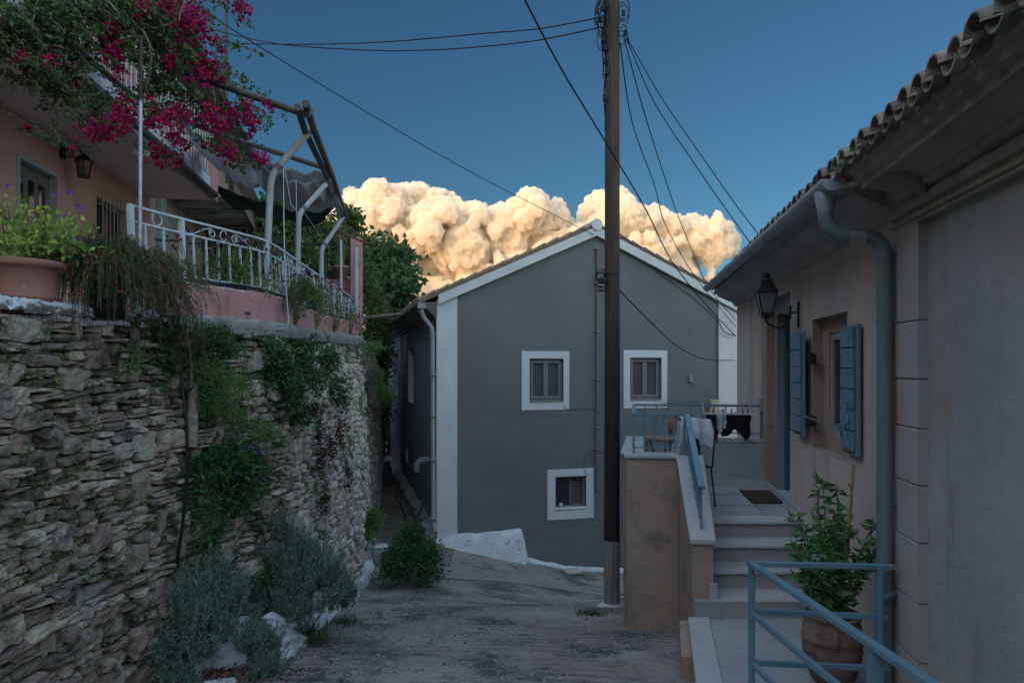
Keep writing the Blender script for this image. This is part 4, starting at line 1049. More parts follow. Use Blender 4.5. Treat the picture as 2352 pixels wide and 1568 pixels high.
def wxy(s): return np.interp(s,WD,WS[:,0]),np.interp(s,WD,WS[:,1])
def wfr(s):
    x,y=wxy(s); x2,y2=wxy(min(s+.25,WLEN)); x1,y1=wxy(max(s-.25,0)); d=V(x2-x1,y2-y1,0).normalized(); return V(x,y,0),d,V(d.y,-d.x,0)
def s_of_y(y): return float(np.interp(y,WS[:,1],WD))
WTOP=.36
def wtop(s): return lerp(.31,.36,sstep(s_of_y(5.2),s_of_y(6),s)) if s<s_of_y(7) else lerp(.36,.62,max(0,(s-s_of_y(7))/(WLEN-s_of_y(7))))
def wpt(s,z,d=0):
    p,t,n=wfr(s); bt=.045*(WTOP-z)
    q=p+n*(bt+d); return V(q.x,q.y,z)
sw=thing('stone_wall','tall dry stone retaining wall under the pink terrace on the left of the lane','wall',wpt(s_of_y(8),-3))
# rounded block template
g=5; tv=[];tf=[]
def cubegrid():
    idx={};vs=[];fs=[]
    def vid(p):
        k=tuple(round(x,4) for x in p)
        if k not in idx: idx[k]=len(vs); vs.append(k)
        return idx[k]
    L=[-1+2*i/g for i in range(g+1)]
    for ax in range(3):
        for sg in (-1,1):
            a,b=[(1,2),(2,0),(0,1)][ax]
            for i in range(g):
                for j in range(g):
                    q=[]
                    for (ii,jj) in ((i,j),(i+1,j),(i+1,j+1),(i,j+1)):
                        p=[0,0,0];p[ax]=sg;p[a]=L[ii];p[b]=L[jj];q.append(vid(p))
                    fs.append(q if sg>0 else q[::-1])
    return np.array(vs,float),np.array(fs)
TV,TF=cubegrid()
def stone_np(mb,c,t,n,w,h,dp,pw=5,rough=.10,tilt=0):
    v=TV.copy(); nr=(np.abs(v)**pw).sum(1,keepdims=True)**(1/pw); v=v/nr
    a=RNG.normal(size=(3,3))*1.3; ph=RNG.uniform(0,6.28,3)
    nz_=np.sin(v@a+ph)@np.array([1,.7,.5])
    a2=RNG.normal(size=(3,3))*3.2; nz2=np.sin(v@a2+ph)@np.array([1,1,1])
    a3=RNG.normal(size=(3,3))*7; nz3=np.sin(v@a3+ph)@np.array([1,1,1]); v=v*(1+rough*.32*nz_[:,None]+rough*.22*nz2[:,None]+rough*.12*nz3[:,None])
    v[:,0]*=1+.12*RNG.normal()*v[:,2]; v[:,2]*=1+.14*RNG.normal()*v[:,0]
    ct,st=math.cos(tilt),math.sin(tilt); x=v[:,0]*w/2;z=v[:,2]*h/2
    x,z=x*ct-z*st,x*st+z*ct
    Pn=np.array(c)+np.outer(x,np.array(t))+np.outer(v[:,1]*dp,np.array(n))+np.outer(z,[0,0,1])
    mb.np_add(Pn,TF,pw<6)
def rubble(mb,s0,s1,zb,zt,wr,hr,gap,dp,proud,pw=5,rough=.10,tol=.035,sl=0,big=.1):
    ds=.02; N_=int((s1-s0)/ds); sky=np.array([zb(s0+i*ds) for i in range(N_)])+RNG.uniform(0,.03,N_); top=np.array([zt(s0+i*ds) for i in range(N_)])
    cnt=0
    while cnt<6000:
        rem=sky-top; i=int(np.argmin(np.where(rem<-.015,sky+sl*np.arange(N_)*ds,1e9)))
        if rem[i]>=-.015: break
        base=sky[i]; a=i
        while a>0 and abs(sky[a-1]-base)<tol: a-=1
        b=i
        while b<N_-1 and abs(sky[b+1]-base)<tol: b+=1
        avail=(b-a+1)*ds; h=random.uniform(*hr)*(random.uniform(1.6,2.9) if random.random()<big else 1); w=random.uniform(*wr)*(1 if h<hr[1] else .9)
        if avail-w<wr[0]*.6: w=avail
        n_=max(1,int(round(w/ds))); e=min(N_,a+n_); seg=sky[a:e]; bot=float(np.mean(seg)); tp=float(top[a:e].min())
        if w<.055: # small chink: fill with a pinning stone
            sky[a:e]=max(bot+.03,min(sky[a-1] if a>0 else 9,sky[e] if e<N_ else 9)); 
            w=max(w,.035);h=max(.03,sky[a]-bot)
            if sky[a]-bot>.25: sky[a:e]=bot+.25
            h=min(h,.25)
            hh=h
        else:
            hh=min(h,tp-bot+.03)
            if tp-(bot+hh)<.03: hh=tp-bot
            sky[a:e]=bot+hh
        hh=max(hh,.02); sc=s0+(a+e)/2*ds
        _,t,n=wfr(sc); c=wpt(sc,bot+hh/2,proud+random.uniform(-.055,.035)-dp*.55)
        stone_np(mb,c,t,n,max(.03,(e-a)*ds-gap*random.uniform(.3,1)),max(.018,hh-gap*random.uniform(.2,.9)),dp,pw,rough,random.gauss(0,.035))
        cnt+=1
    return cnt
sA=s_of_y(1.6); sB=s_of_y(7.35); sE=WLEN
random.seed(3)
zb=lambda s:(lambda p:zg(p.x+.1,p.y)-.12)(wpt(s,-2.5))
m1=MB(); c1=rubble(m1,sA,sB,zb,lambda s:wtop(s)-.0,(.09,.30),(.028,.088),.014,.09,.03,8,.22,big=.24)
m1.build('dry_stones',M['stone'],sw)
m2=MB(); c2=rubble(m2,sB-.02,sE,zb,lambda s:wtop(s),(.10,.26),(.06,.13),.020,.06,.03,5,.22,big=.12)
m2.build('mortared_stones',M['stonep'],sw)
print('stones',c1,c2)
def wallsheet(name,s0,s1,z0,z1,d,m,amp=.02,ns=200,nz_=30,parent=sw):
    k=MB()
    def fn(u,v):
        s=lerp(s0,s1,u); zz=lerp(z0(s),z1(s),v); return wpt(s,zz,d+amp*noise.noise((s*3,zz*4,7)))
    k.grid(fn,ns,nz_); return k.build(name,m,parent)
wallsheet('wall_core',0,sB,lambda s:zb(s)-.2,lambda s:wtop(s)-.01,-.055,M['earth'])
wallsheet('mortar',sB-.05,sE,lambda s:zb(s)-.2,lambda s:wtop(s)-.01,.006,M['mortar'],.03,220,40)
# whitewashed rough coping on the near wall
k=MB(); s0,s1=sA,s_of_y(5.62)
NV=14
def cop(u,v):
    s=lerp(s0,s1,u); a=v*PI*1.15-.35; w=.20; h=.055
    dd=.085+w*(-.5+.5*math.cos(a)) ; z=wtop(s)+.06+h*1.25*math.sin(a)
    nn=noise.noise((s*5,v*3,2))*.018+noise.noise((s*17,v*9,5))*.016+.008*noise.noise((s*45,v*20,3))
    return wpt(s,z+nn,dd+nn)
k.grid(cop,420,NV)
M['coping']=mat('whitewashed_coping',(.22,.195,.175),(.14,.12,.105),9,.95,1,20,bdist=.04)
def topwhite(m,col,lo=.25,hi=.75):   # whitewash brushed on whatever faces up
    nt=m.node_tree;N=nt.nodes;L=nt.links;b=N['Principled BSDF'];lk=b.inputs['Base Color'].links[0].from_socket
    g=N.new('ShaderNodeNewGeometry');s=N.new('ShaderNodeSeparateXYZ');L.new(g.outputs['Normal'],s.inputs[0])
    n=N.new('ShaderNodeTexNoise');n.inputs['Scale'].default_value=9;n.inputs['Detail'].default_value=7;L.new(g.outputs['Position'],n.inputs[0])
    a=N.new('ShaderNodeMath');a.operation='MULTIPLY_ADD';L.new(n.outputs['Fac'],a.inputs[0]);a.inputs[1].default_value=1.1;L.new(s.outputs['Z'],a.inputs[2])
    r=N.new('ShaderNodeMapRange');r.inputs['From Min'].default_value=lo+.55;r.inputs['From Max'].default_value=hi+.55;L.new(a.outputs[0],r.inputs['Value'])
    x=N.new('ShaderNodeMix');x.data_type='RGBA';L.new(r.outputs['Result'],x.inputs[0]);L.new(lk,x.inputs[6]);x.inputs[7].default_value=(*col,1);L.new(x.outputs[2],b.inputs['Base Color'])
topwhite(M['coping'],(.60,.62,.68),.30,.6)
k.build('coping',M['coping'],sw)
# concrete band under the pink parapet
k=MB(); s0,s1=s_of_y(5.65),s_of_y(22)
def band(u,v):
    s=lerp(s0,s1,u); z1=lerp(.46,.60,sstep(s_of_y(7),s_of_y(14),s)); z0=wtop(s)-.06
    q=[(.0,z1),(.06,z1),(.085,lerp(z0,z1,.8)),(.09,lerp(z0,z1,.45)),(.07,z0),(-.05,z0)]
    f=v*(len(q)-1); i=min(int(f),len(q)-2); t=f-i
    d=lerp(q[i][0],q[i+1][0],t); z=lerp(q[i][1],q[i+1][1],t); nn=.02*noise.noise((s*6,v*4,8))+.012*noise.noise((s*20,v*12,1))
    return wpt(s,z+nn,d+nn+.02)
k.grid(band,360,15); k.build('concrete_band',M['conc'],sw)
# white painted kerb along the foot of the far wall + low plastered outcrop
k=MB()
def kerb(u,v):
    Y=lerp(7.2,12.85,u); s=s_of_y(Y); p=wpt(s,-3); g0_=zg(p.x+.25,Y)
    q=[(.0,.13),(.13,.12),(.17,.10),(.20,.03),(.23,-.08)]
    f=v*(len(q)-1);i=min(int(f),len(q)-2);t=f-i; d=lerp(q[i][0],q[i+1][0],t);z=lerp(q[i][1],q[i+1][1],t)
    nn=.02*noise.noise((Y*3,v*3,3))+.008*noise.noise((Y*13,v*9,3))
    b=wpt(s,g0_+z); return b+wfr(s)[2]*(d-.0+nn)+V(0,0,nn)
k.grid(kerb,160,10); tag(k.build('white_kerb',M['limew']),'whitewashed kerb along the foot of the stone wall','kerb')
bed=thing('plant_bed','low whitewashed stone plant bed at the foot of the stone wall','plant bed',V(-2.4,6.4,-2.7))
bp=[(-3.02,5.78),(-2.72,5.86),(-2.42,5.98),(-2.24,6.12),(-2.17,6.45),(-2.15,6.9),(-2.26,7.25)]
bs=np.array(smooth_path(bp,8)); bd=np.concatenate([[0],np.cumsum(np.linalg.norm(np.diff(bs,axis=0),axis=1))])
k=MB()
def bedf(u,v):
    s=u*bd[-1]; x=np.interp(s,bd,bs[:,0]);y=np.interp(s,bd,bs[:,1]); x2=np.interp(s+.05,bd,bs[:,0]);y2=np.interp(s+.05,bd,bs[:,1]);x1=np.interp(s-.05,bd,bs[:,0]);y1=np.interp(s-.05,bd,bs[:,1])
    d=V(x2-x1,y2-y1,0).normalized(); n=V(d.y,-d.x,0)
    h=lerp(.46,.16,sstep(.5,1,u)); g_=zg(x,y)-.05
    crs=abs(math.sin(v*PI*3+noise.noise((s*2,0,0))*2)); o=.12*(1-v)**1.5+.028*crs+.05*noise.noise((s*4,v*4,4))+.02*noise.noise((s*13,v*11,4))
    if v>.9: o-=.05*(v-.9)*10; 
    return V(x,y,g_+h*v*1.0+.03*noise.noise((s*5,v,9)))+n*o
k.grid(bedf,90,28); k.build('white_retaining_stones',M['limew'],bed)
k=MB(); 
def sf(u,v):
    s=u*bd[-1]; x=np.interp(s,bd,bs[:,0]);y=np.interp(s,bd,bs[:,1]); h=lerp(.40,.12,sstep(.5,1,u)); z=zg(x,y)-.03+h
    w=wpt(s_of_y(y),z); return V(lerp(x,w.x,v),lerp(y,w.y,v),z+.06*v+.03*noise.noise((x*5,v*4,0)))
k.grid(sf,40,12); k.build('soil',M['soil'],bed)

# weeds, moss and dry stalks rooted in the joints
k=MB();C=[];D=[];S=[];C2=[];D2=[]
random.seed(66)
while len(C)<36000:
    s=random.uniform(s_of_y(3.8),s_of_y(16)); z=random.uniform(-2.9,.25); Y_=float(np.interp(s,WD,WS[:,1]))
    nn=noise.noise((s*.9,z*1.2,4))+.6*noise.noise((s*3.5,z*4,9))+.25*math.exp(-((Y_-6.3)/1.1)**2)
    if nn<.07+.2*sstep(8,12,Y_) or z<zg(-2.6,Y_): continue
    p=wpt(s,z,random.uniform(-.02,.05)); 
    for q in range(4): C.append(p+V(random.gauss(0,.02),random.gauss(0,.02),random.gauss(0,.02))); D.append(V(random.gauss(.5,1),random.gauss(-.3,1),random.gauss(-.1,.8))); S.append(random.uniform(.018,.046))
    if random.random()<.10: C2.append(p); D2.append(V(random.gauss(.3,.6),random.gauss(-.2,.6),random.gauss(.2,.8)))
S=np.array(S); k.leaves(C,D,S,S*.5); tag(k.build('wall_weeds',M['l_mid']),'small weeds and moss growing all over the joints of the stone wall','weeds',kind='stuff')
k=MB(); k.leaves(C2,D2,RNG.uniform(.06,.16,len(C2)),[.006]*len(C2),curl=.5); tag(k.build('dry_wall_grass',M['l_dry']),'dry grass stalks sticking out of the stone wall joints','dry grass',kind='stuff')

# ---------------------------------------------------------------- terrace of the pink house
tg=thing('upper_terrace','raised terrace with rough pink parapet above the stone wall','terrace',V(-3.5,8,.3))
k=MB()
yy=list(np.linspace(1.6,14.0,40)); 
for a,b in zip(yy,yy[1:]):
    pa_=wpt(s_of_y(a),.3,-.1);pb_=wpt(s_of_y(b),.3,-.1)
    z=lambda y: lerp(.30,.47,sstep(5.7,6.5,y))
    k.quad(V(-9,a,z(a)),V(pa_.x,pa_.y,z(a)),V(pb_.x,pb_.y,z(b)),V(-9,b,z(b)))
k.quad(V(-9,14,.47),V(-3.2,14,.47),V(-4.6,24,.47),V(-12,24,.47))
k.build('terrace_floor',M['conc'],tg)
k=MB(); s0,s1=s_of_y(5.72),s_of_y(13.95)
def ptop(s): 
    y=float(np.interp(s,WD,WS[:,1])); return lerp(.74,.86,sstep(9,14,y))
def par_(u,v):
    s=lerp(s0,s1,u); zt=ptop(s); zb_=lerp(.42,.57,sstep(s_of_y(7),s_of_y(14),s))
    q=[(.03,zb_),(.03,zt-.02),(.02,zt),(-.10,zt),(-.12,zt-.02),(-.12,zb_)]
    f=v*(len(q)-1);i=min(int(f),len(q)-2);t=f-i; d=lerp(q[i][0],q[i+1][0],t);z=lerp(q[i][1],q[i+1][1],t)
    nn=.010*noise.noise((s*5,v*5,8))+.006*noise.noise((s*20,z*20,1))
    return wpt(s,z+nn,d+nn+.045*(z-.36))
k.grid(par_,300,20); 
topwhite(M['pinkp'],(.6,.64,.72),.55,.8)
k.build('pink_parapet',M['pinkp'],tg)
k=MB()
for px_ in (475,560):    # drainage holes
    Y_=6.25 if px_<500 else 6.62
    p=wpt(s_of_y(Y_),.52,.026); _,t,n=wfr(s_of_y(Y_)); k.box(p,(.035,.012,.012),tuple(t),tuple(n))
build_split(k,'drain_hole',M['earth'],tg)
# ------------- white railing
wr=thing('terrace_railing','white painted iron railing with scroll ornaments along the pink terrace','railing',V(-2.8,7,.8))
def rp(y,z,d=-.03): return wpt(s_of_y(y),z,d)
def rz(y): return lerp(1.30,1.335,sstep(7,14,y))
ysr=list(np.linspace(5.44,7.05,9))+list(np.linspace(7.4,13.9,18))
k=MB()
for a,b in zip(ysr,ysr[1:]): k.bar(rp(a,rz(a)),rp(b,rz(b)),.035,.018)
k.build('top_rail',M['whitei'],wr)
k=MB()
for a,b in zip(ysr,ysr[1:]):
    dz=lambda y:lerp(.125,.10,sstep(7,14,y)); k.bar(rp(a,rz(a)-dz(a)),rp(b,rz(b)-dz(b)),.02,.016)
k.build('middle_rail',M['whitei'],wr)
k=MB()
for a,b in zip(ysr,ysr[1:]):
    if a>=5.9: k.bar(rp(a,ptop(s_of_y(a))+.06),rp(b,ptop(s_of_y(b))+.06),.02,.016)
k.build('bottom_rail',M['whitei'],wr)
for y in (5.46,5.96,7.05,9.35,11.6,13.85):
    t=MB(); t.bar(rp(y,ptop(s_of_y(max(y,5.75)))-.02 if y>5.6 else .34),rp(y,rz(y)-.009),.04,.04); t.build('post',M['whitei'],wr)
y=6.08
while y<13.8:
    if all(abs(y-q)>.06 for q in (5.96,7.05,9.35,11.6)):
        t=MB(); t.bar(rp(y,ptop(s_of_y(y))+.065),rp(y,rz(y)-lerp(.125,.10,sstep(7,14,y))),.018,.014); t.build('baluster',M['whitei'],wr)
    y+= .135 if y<7.1 else .155
for y in (5.60,5.78):
    t=MB(); t.bar(rp(y,.70),rp(y,rz(y)-.125),.018,.014); t.build('baluster',M['whitei'],wr)
k=MB()
def ring(y,z,r,parts=1.0,t0=0,yr=None):
    _,t,n=wfr(s_of_y(y)); c=rp(y,z); pts=[c+t*r*math.cos(a)+V(0,0,r*math.sin(a)) for a in np.linspace(t0,t0+2*PI*parts,20)]; k.tube(pts,.006,5)
ring(5.72,1.24,.052)
for yc in (6.42,7.9,8.6,10.4,11.0,12.7):
    _,t,n=wfr(s_of_y(yc)); 
    ring(yc,1.237,.045)
    for sg in (-1,1):
        c=rp(yc+.13*sg*(1 if yc<7 else 1.1),1.237); 
        k.tube([c+t*(sg*.045*(1-q*.6)*math.cos(a))+V(0,0,.045*(1-q*.6)*math.sin(a)) for q,a in ((i/20,PI/2-i/20*2.6*PI) for i in range(21))],.006,5)
        k.tube([c+V(0,0,.045),c+t*sg*.10+V(0,0,.02),c+t*sg*.22+V(0,0,-.045),c+t*sg*.30+V(0,0,-.055),c+t*sg*.31+V(0,0,-.03)],.006,5)
build_split(k,'scrollwork',M['whitei'],wr)
# loose hose lying along the railing foot
k=MB(); k.tube([rp(y,ptop(s_of_y(y))+.03+.012*math.sin(y*5),.02+.01*math.sin(y*3)) for y in np.linspace(5.95,13.9,60)],.014,6); tag(k.build('irrigation_hose',M['hose']),'thin dark hose lying along the foot of the white railing','hose')

# ---------------------------------------------------------------- pink house
fu=V(-.147,1,0).normalized(); fn_=V(fu.y,-fu.x,0)     # fn_ towards the terrace
def FW(Y,z,o=0): return V(-5.8-.147*(Y-8.0),Y,z)+fn_*o
ph=thing('pink_house','pink plastered house with deep balcony behind the bougainvillea','house',FW(8,.47))
KF=1/fu.y
def fo(y): return (y-2.0)*KF
mb=MB(); mr=MB()
dY0,dY1=7.98,8.92; wY0,wY1=10.02,11.1
O=FW(2.0,0); 
wall_open(mb,(O.x,O.y),(fu.x,fu.y),fo(12.3),.2,2.98,[(fo(dY0),fo(dY1),.47,2.52),(fo(wY0),fo(wY1),1.15,2.50)],(fn_.x,fn_.y),.16,mr)
mb.quad(FW(2,3.2),FW(12.3,3.2),FW(12.3,6.6),FW(2,6.6)); mb.quad(FW(2,2.98),FW(12.3,2.98),FW(12.3,3.2),FW(2,3.2))
mb.quad(FW(12.3,.2),FW(12.3,.2,-6),FW(12.3,6.6,-6),FW(12.3,6.6)); mb.quad(FW(2,.2),FW(2,.2,-6),FW(2,6.6,-6),FW(2,6.6)); mb.quad(FW(2,6.6),FW(2,6.6,-6),FW(12.3,6.6,-6),FW(12.3,6.6))
mb.build('wall',M['pinkw'],ph); build_split(mr,'opening_reveal',M['pinkw'],ph)
def fb(mb,ya,yb,za,zb,o0,o1): mb.hexa([FW(ya,za,o0),FW(ya,za,o1),FW(yb,za,o1),FW(yb,za,o0),FW(ya,zb,o0),FW(ya,zb,o1),FW(yb,zb,o1),FW(yb,zb,o0)])
k=MB(); fb(k,dY0,dY0+.05,.47,2.52,-.14,.02); fb(k,dY1-.05,dY1,.47,2.52,-.14,.02); fb(k,dY0+.05,dY1-.05,2.46,2.52,-.14,.02); dr=k.build('door',mat('white_door_frame',(.42,.42,.42),None,bump=0,rough=.5),ph)
k=MB(); fb(k,dY0+.05,dY1-.05,.47,2.46,-.12,-.08)
k.build('door_leaf',mat('brown_door_leaf',(.09,.075,.065),(.12,.10,.085),5,.6,.2),dr)
for i in range(3):
    k=MB(); a=dY0+.16+i*.24; fb(k,a,a+.13,1.0,2.3,-.079,-.074); k.build('pane',M['glass'],dr)
k=MB(); fb(k,wY0,wY1,1.15,2.5,-.15,-.13); wd=k.build('window',M['glass'],ph)
k=MB(); 
for a in (wY0,(wY0+wY1)/2-.03,wY1-.05): fb(k,a,a+.05,1.15,2.5,-.13,-.09)
fb(k,wY0,wY1,2.45,2.5,-.13,-.09); fb(k,wY0,wY1,1.15,1.2,-.13,-.09); k.build('frame',M['frame'],wd)
k=MB()
gy0,gy1=9.98,11.12
for i in range(10):
    y=lerp(gy0,gy1,i/9); k.tube([FW(y,1.0,.10),FW(y,2.62,.10)],.008,5)
k.tube([FW(gy0,2.62,.10),FW(gy1,2.62,.10)],.01,5); k.tube([FW(gy0,1.02,.10),FW(gy1,1.02,.10)],.01,5)
for i in range(9):
    y=lerp(gy0,gy1,(i+.5)/9); k.tube([FW(y,1.62,.10)+fu*.04*math.cos(a)+V(0,0,.06*math.sin(a)) for a in np.linspace(0,2*PI,12)],.005,4)
k.build('window_grille',mat('cream_iron',(.38,.34,.26),None,bump=0,rough=.5),wd)
# balcony slab, fascia and parapet
bz0,bz1=2.98,3.16; BO=1.12
k=MB(); fb(k,2.0,12.05,bz0,bz1,.0,BO); bal=k.build('balcony',M['soffit'],ph)
k=MB()
def fas(u,v):
    y=lerp(2.0,12.07,u); z=lerp(bz0-.03,bz1+.12,v); nn=.012*noise.noise((y*6,z*6,1)); return FW(y,z+nn*(1 if v in(0,1) else 0),BO+.02+nn)
k.grid(fas,200,4); 
k.build('slab_edge',M['limew'],bal)
k=MB(); 
def rough(u,v):
    y=lerp(9.2,12.07,u); r=.05+.03*noise.noise((y*5,0,2)); a=v*2*PI; return FW(y,bz0+.0+r*.7*math.sin(a),BO-.01+r*math.cos(a)+.02*noise.noise((y*12,v*6,4)))
k.grid(rough,90,8); k.build('broken_edge',M['conc'],bal)
k=MB(); fb(k,11.62,12.06,bz1-.1,3.62,BO-.0,BO+.045); fb(k,5.0,11.6,bz1+.1,3.75,BO-.14,BO-.04); k.build('balcony_parapet',M['pinkp'],bal)
br_=MB()
for i in range(48):
    y=5.0+i*.145; br_.bar(FW(y,3.3,BO+.0),FW(y,4.25,BO+.0),.012,.012)
br_.bar(FW(5,4.27,BO),FW(11.95,4.27,BO),.03,.02); br_.bar(FW(5,3.32,BO),FW(11.95,3.32,BO),.02,.014)
br_.build('balcony_railing',M['whitei'],bal)
k=MB(); k.tube([FW(7.0,2.99,BO+.10),FW(11.6,2.97,BO+.10)],.055,12); k.build('awning_roller',M['steelp'],bal)
k=MB(); k.box(FW(8.9,2.89,BO-.12),(.05,.05,.09)); k.tube([FW(8.9,2.9,BO-.12),FW(8.95,2.82,BO-.02)],.04,10); k.build('spotlight',M['white'],bal)
k=MB(); fb(k,12.31,12.62,.47,2.9,-.05,.0); k.build('grey_pier',M['conc'],ph)
# roof of the pink house (eave high above)
k=MB(); fb(k,1.8,12.5,6.6,6.8,-6,.5); k.build('roof',M['tile2'],ph)
# wall lantern of the pink house
wl=thing('hanging_lantern','old wall lantern with amber glass and arched arm beside the door of the pink house','wall lamp',FW(9.35,2.55,.02))
yL=9.0
k=MB(); k.box(FW(yL,2.82,.02),(.04,.02,.07),tuple(fu),tuple(fn_)); k.tube([FW(yL,2.80,.03),FW(yL,2.90,.10),FW(yL,2.91,.20),FW(yL,2.82,.27)],.012,7); k.tube([FW(yL,2.76,.03),FW(yL,2.78,.15),FW(yL,2.74,.25)],.009,6); k.build('arm',M['dark'],wl)
c=FW(yL,2.52,.28); k=MB()
for z,r in ((0,.072),(.20,.10)):
    k.tube([c+V(r*math.cos(a),r*math.sin(a),z) for a in np.linspace(0,2*PI,17)],.008,5)
for a in np.linspace(0,2*PI,7)[:-1]: k.tube([c+V(.072*math.cos(a),.072*math.sin(a),0),c+V(.10*math.cos(a),.10*math.sin(a),.2)],.006,5)
k.lathe(c,[(.115,.2),(.10,.22),(.05,.27),(.02,.30),(.001,.31)],16); k.build('cage',M['dark'],wl)
k=MB(); k.lathe(c,[(.001,.0),(.065,.005),(.092,.195)],16); k.build('glass',M['lampg'],wl)

# ---------------------------------------------------------------- second house behind
h2=thing('far_stone_house','old beige house with stained balcony slab and sagging eave behind the pink house','house',V(-7.2,14,.47))
A=V(-6.55,12.75,0);B=V(-8.6,22,0); du=(B-A).normalized(); dn=V(du.y,-du.x,0)
def H2(t,z,o=0): p=A+du*t+dn*o; return V(p.x,p.y,z)
k=MB(); LL=(B-A).length
k.quad(H2(0,.3),H2(LL,.3),H2(LL,7.2),H2(0,7.2)); k.quad(H2(0,.3,-6),H2(0,.3),H2(0,7.2),H2(0,7.2,-6)); k.quad(H2(LL,.3),H2(LL,.3,-6),H2(LL,7.2,-6),H2(LL,7.2))
k.build('wall',M['beige'],h2)
k=MB(); k.hexa([H2(.2,3.28,.0),H2(.2,3.28,1.25),H2(4.6,3.28,1.05),H2(4.6,3.28,0),H2(.2,3.42,.0),H2(.2,3.42,1.25),H2(4.6,3.42,1.05),H2(4.6,3.42,0)]); sl=k.build('balcony_slab',M['stained'],h2)
k=MB(); k.bar(H2(.1,3.40,1.28),H2(4.7,3.40,1.08),.05,.22); k.build('slab_beam',M['oldwood'],sl)
k=MB()
for i in range(26): k.bar(H2(.2+i*.17,3.42,1.2-.007*i),H2(.2+i*.17,4.3,1.2-.007*i),.13,.02)
k.build('wood_balustrade',mat('dark_brown_boards',(.07,.045,.035),(.11,.07,.055),5,.9,.4,stretch=(3,3,.5)),sl)
k=MB(); 
def eav(u,v):
    t=lerp(-4.5,LL,u); return H2(t,6.0-.02*t+.02*math.sin(t*5)+v*.75,.75-v*1.9+.015*math.sin(t*20))
k.grid(eav,120,4); k.build('roof',M['tile2'],h2)
k=MB(); k.prism([H2(-4.5,5.9,.7),H2(-4.5,5.98,.75),H2(-4.5,6.0,0),H2(-4.5,5.7,0)],du*(LL+4.5)); k.build('wooden_eave',M['oldwood'],h2)
k=MB(); k.quad(H2(-4.5,4.2,.02),H2(0,4.2,.02),H2(0,6.0,.02),H2(-4.5,6.0,.02)); k.build('upper_wall',M['beige'],h2)
# garden end wall with pillar & spear fence
pt_=thing('pink_pillar','tall pink masonry pillar at the far end of the terrace railing','pillar',P(819,780,14.1))
pc_=P(819,700,14.1)
k=MB(); k.hexa([V(pc_.x+sx*.105,14.1+sy*.12,.45) for sx,sy in ((-1,-1),(1,-1),(1,1),(-1,1))]+[V(pc_.x+sx*.105,14.1+sy*.12,2.66+.02*sx) for sx,sy in ((-1,-1),(1,-1),(1,1),(-1,1))]); k.build('shaft',M['pinkp'],pt_,bevel=.015)
lw=thing('low_pink_wall','low pink garden wall under the spear fence','wall',V(-5,14.2,.47))
k=MB(); k.box(V(-5.2,14.25,1.15),(2.0,.08,.68)); k.build('wall',M['pinkp'],lw)
sf_=thing('spear_fence','black iron fence with spear points at the end of the terrace','fence',V(-5,14.1,.5))
k=MB(); k.bar(V(-7.2,14.1,2.55),V(-3.25,14.1,2.55),.03,.03); k.bar(V(-7.2,14.1,1.9),V(-3.25,14.1,1.9),.03,.03); k.build('rails',M['dark'],sf_)
for i in range(26):
    x=-7.15+i*.152; k=MB(); k.tube([V(x,14.1,1.86),V(x,14.1,2.74)],.011,5); k.lathe(V(x,14.1,2.74),[(.011,0),(.032,.03),(.001,.13)],4)
    k.build('spear_bar',M['dark'],sf_)
k=MB()
for i in range(9):
    x=-7.0+i*.42; k.tube([V(x,14.1,2.1)+V(.08*math.cos(a)*(1-q*.5),0,.10*math.sin(a)*(1-q*.5)) for q,a in ((j/16,j/16*2.6*PI) for j in range(17))],.007,4)
build_split(k,'scrollwork',M['dark'],sf_)
fp_=thing('hanging_pot','small terracotta pot with dry stalks hanging on the spear fence','plant pot',P(784,642,13.7))
c=P(784,640,13.7)
k=MB(); k.lathe(c,[(.001,0),(.10,0),(.135,.2),(.15,.2),(.15,.25),(.13,.25),(.001,.22)],18); k.build('pot',M['terra'],fp_)
k=MB()
for i in range(22):
    a=random.uniform(0,6.3); k.tube([c+V(.03*math.cos(a),.03*math.sin(a),.2),c+V(.08*math.cos(a),.08*math.sin(a),.5),c+V(random.uniform(-.13,.13),random.uniform(-.1,.1),random.uniform(.6,1.1))],.006,4)
k.build('dry_stalks',M['l_dry'],fp_)
k=MB(); k.tube([P(818,745,13.6),P(818,568,13.6)],.045,10); tag(k.build('white_post',M['wpipe']),'plain white metal post in front of the pink pillar','post')
k=MB(); k.tube([P(784,700,12.6),P(783,552,12.6)],.022,8); tag(k.build('thin_rod',M['rebar']),'thin white rod rising behind the globe flowers left of the pink pillar','rod')
# twisted rebar post
k=MB(); pts=[P(321,700,5.5),P(324,84,5.5)]; k.tube(pts,.013,8)
for i in range(170):
    z=lerp(pts[0].z,pts[1].z,i/170); a=i*.9
    k.tube([V(pts[0].x+.0155*math.cos(a+b),5.5+.0155*math.sin(a+b),z+b*.006) for b in (0,.7,1.4,2.1)],.0028,4,cap=False)
rb=k.build('rebar_post',mat('rebar_white_low',(.42,.46,.54),(.50,.54,.6),8,.6,.2)); 
nt=rb.data.materials[0].node_tree; N=nt.nodes; g_=N.new('ShaderNodeNewGeometry'); s_=N.new('ShaderNodeSeparateXYZ'); nt.links.new(g_.outputs['Position'],s_.inputs[0]); r_=N.new('ShaderNodeMapRange'); r_.inputs['From Min'].default_value=2.12; r_.inputs['From Max'].default_value=2.16; nt.links.new(s_.outputs['Z'],r_.inputs['Value']); x_=N.new('ShaderNodeMix'); x_.data_type='RGBA'; nt.links.new(r_.outputs['Result'],x_.inputs[0]); lk=N['Principled BSDF'].inputs['Base Color'].links[0].from_socket; nt.links.new(lk,x_.inputs[6]); x_.inputs[7].default_value=(.05,.03,.025,1); nt.links.new(x_.outputs[2],N['Principled BSDF'].inputs['Base Color'])
tag(rb,'ribbed reinforcing bar painted white, standing at the near end of the white railing','post')
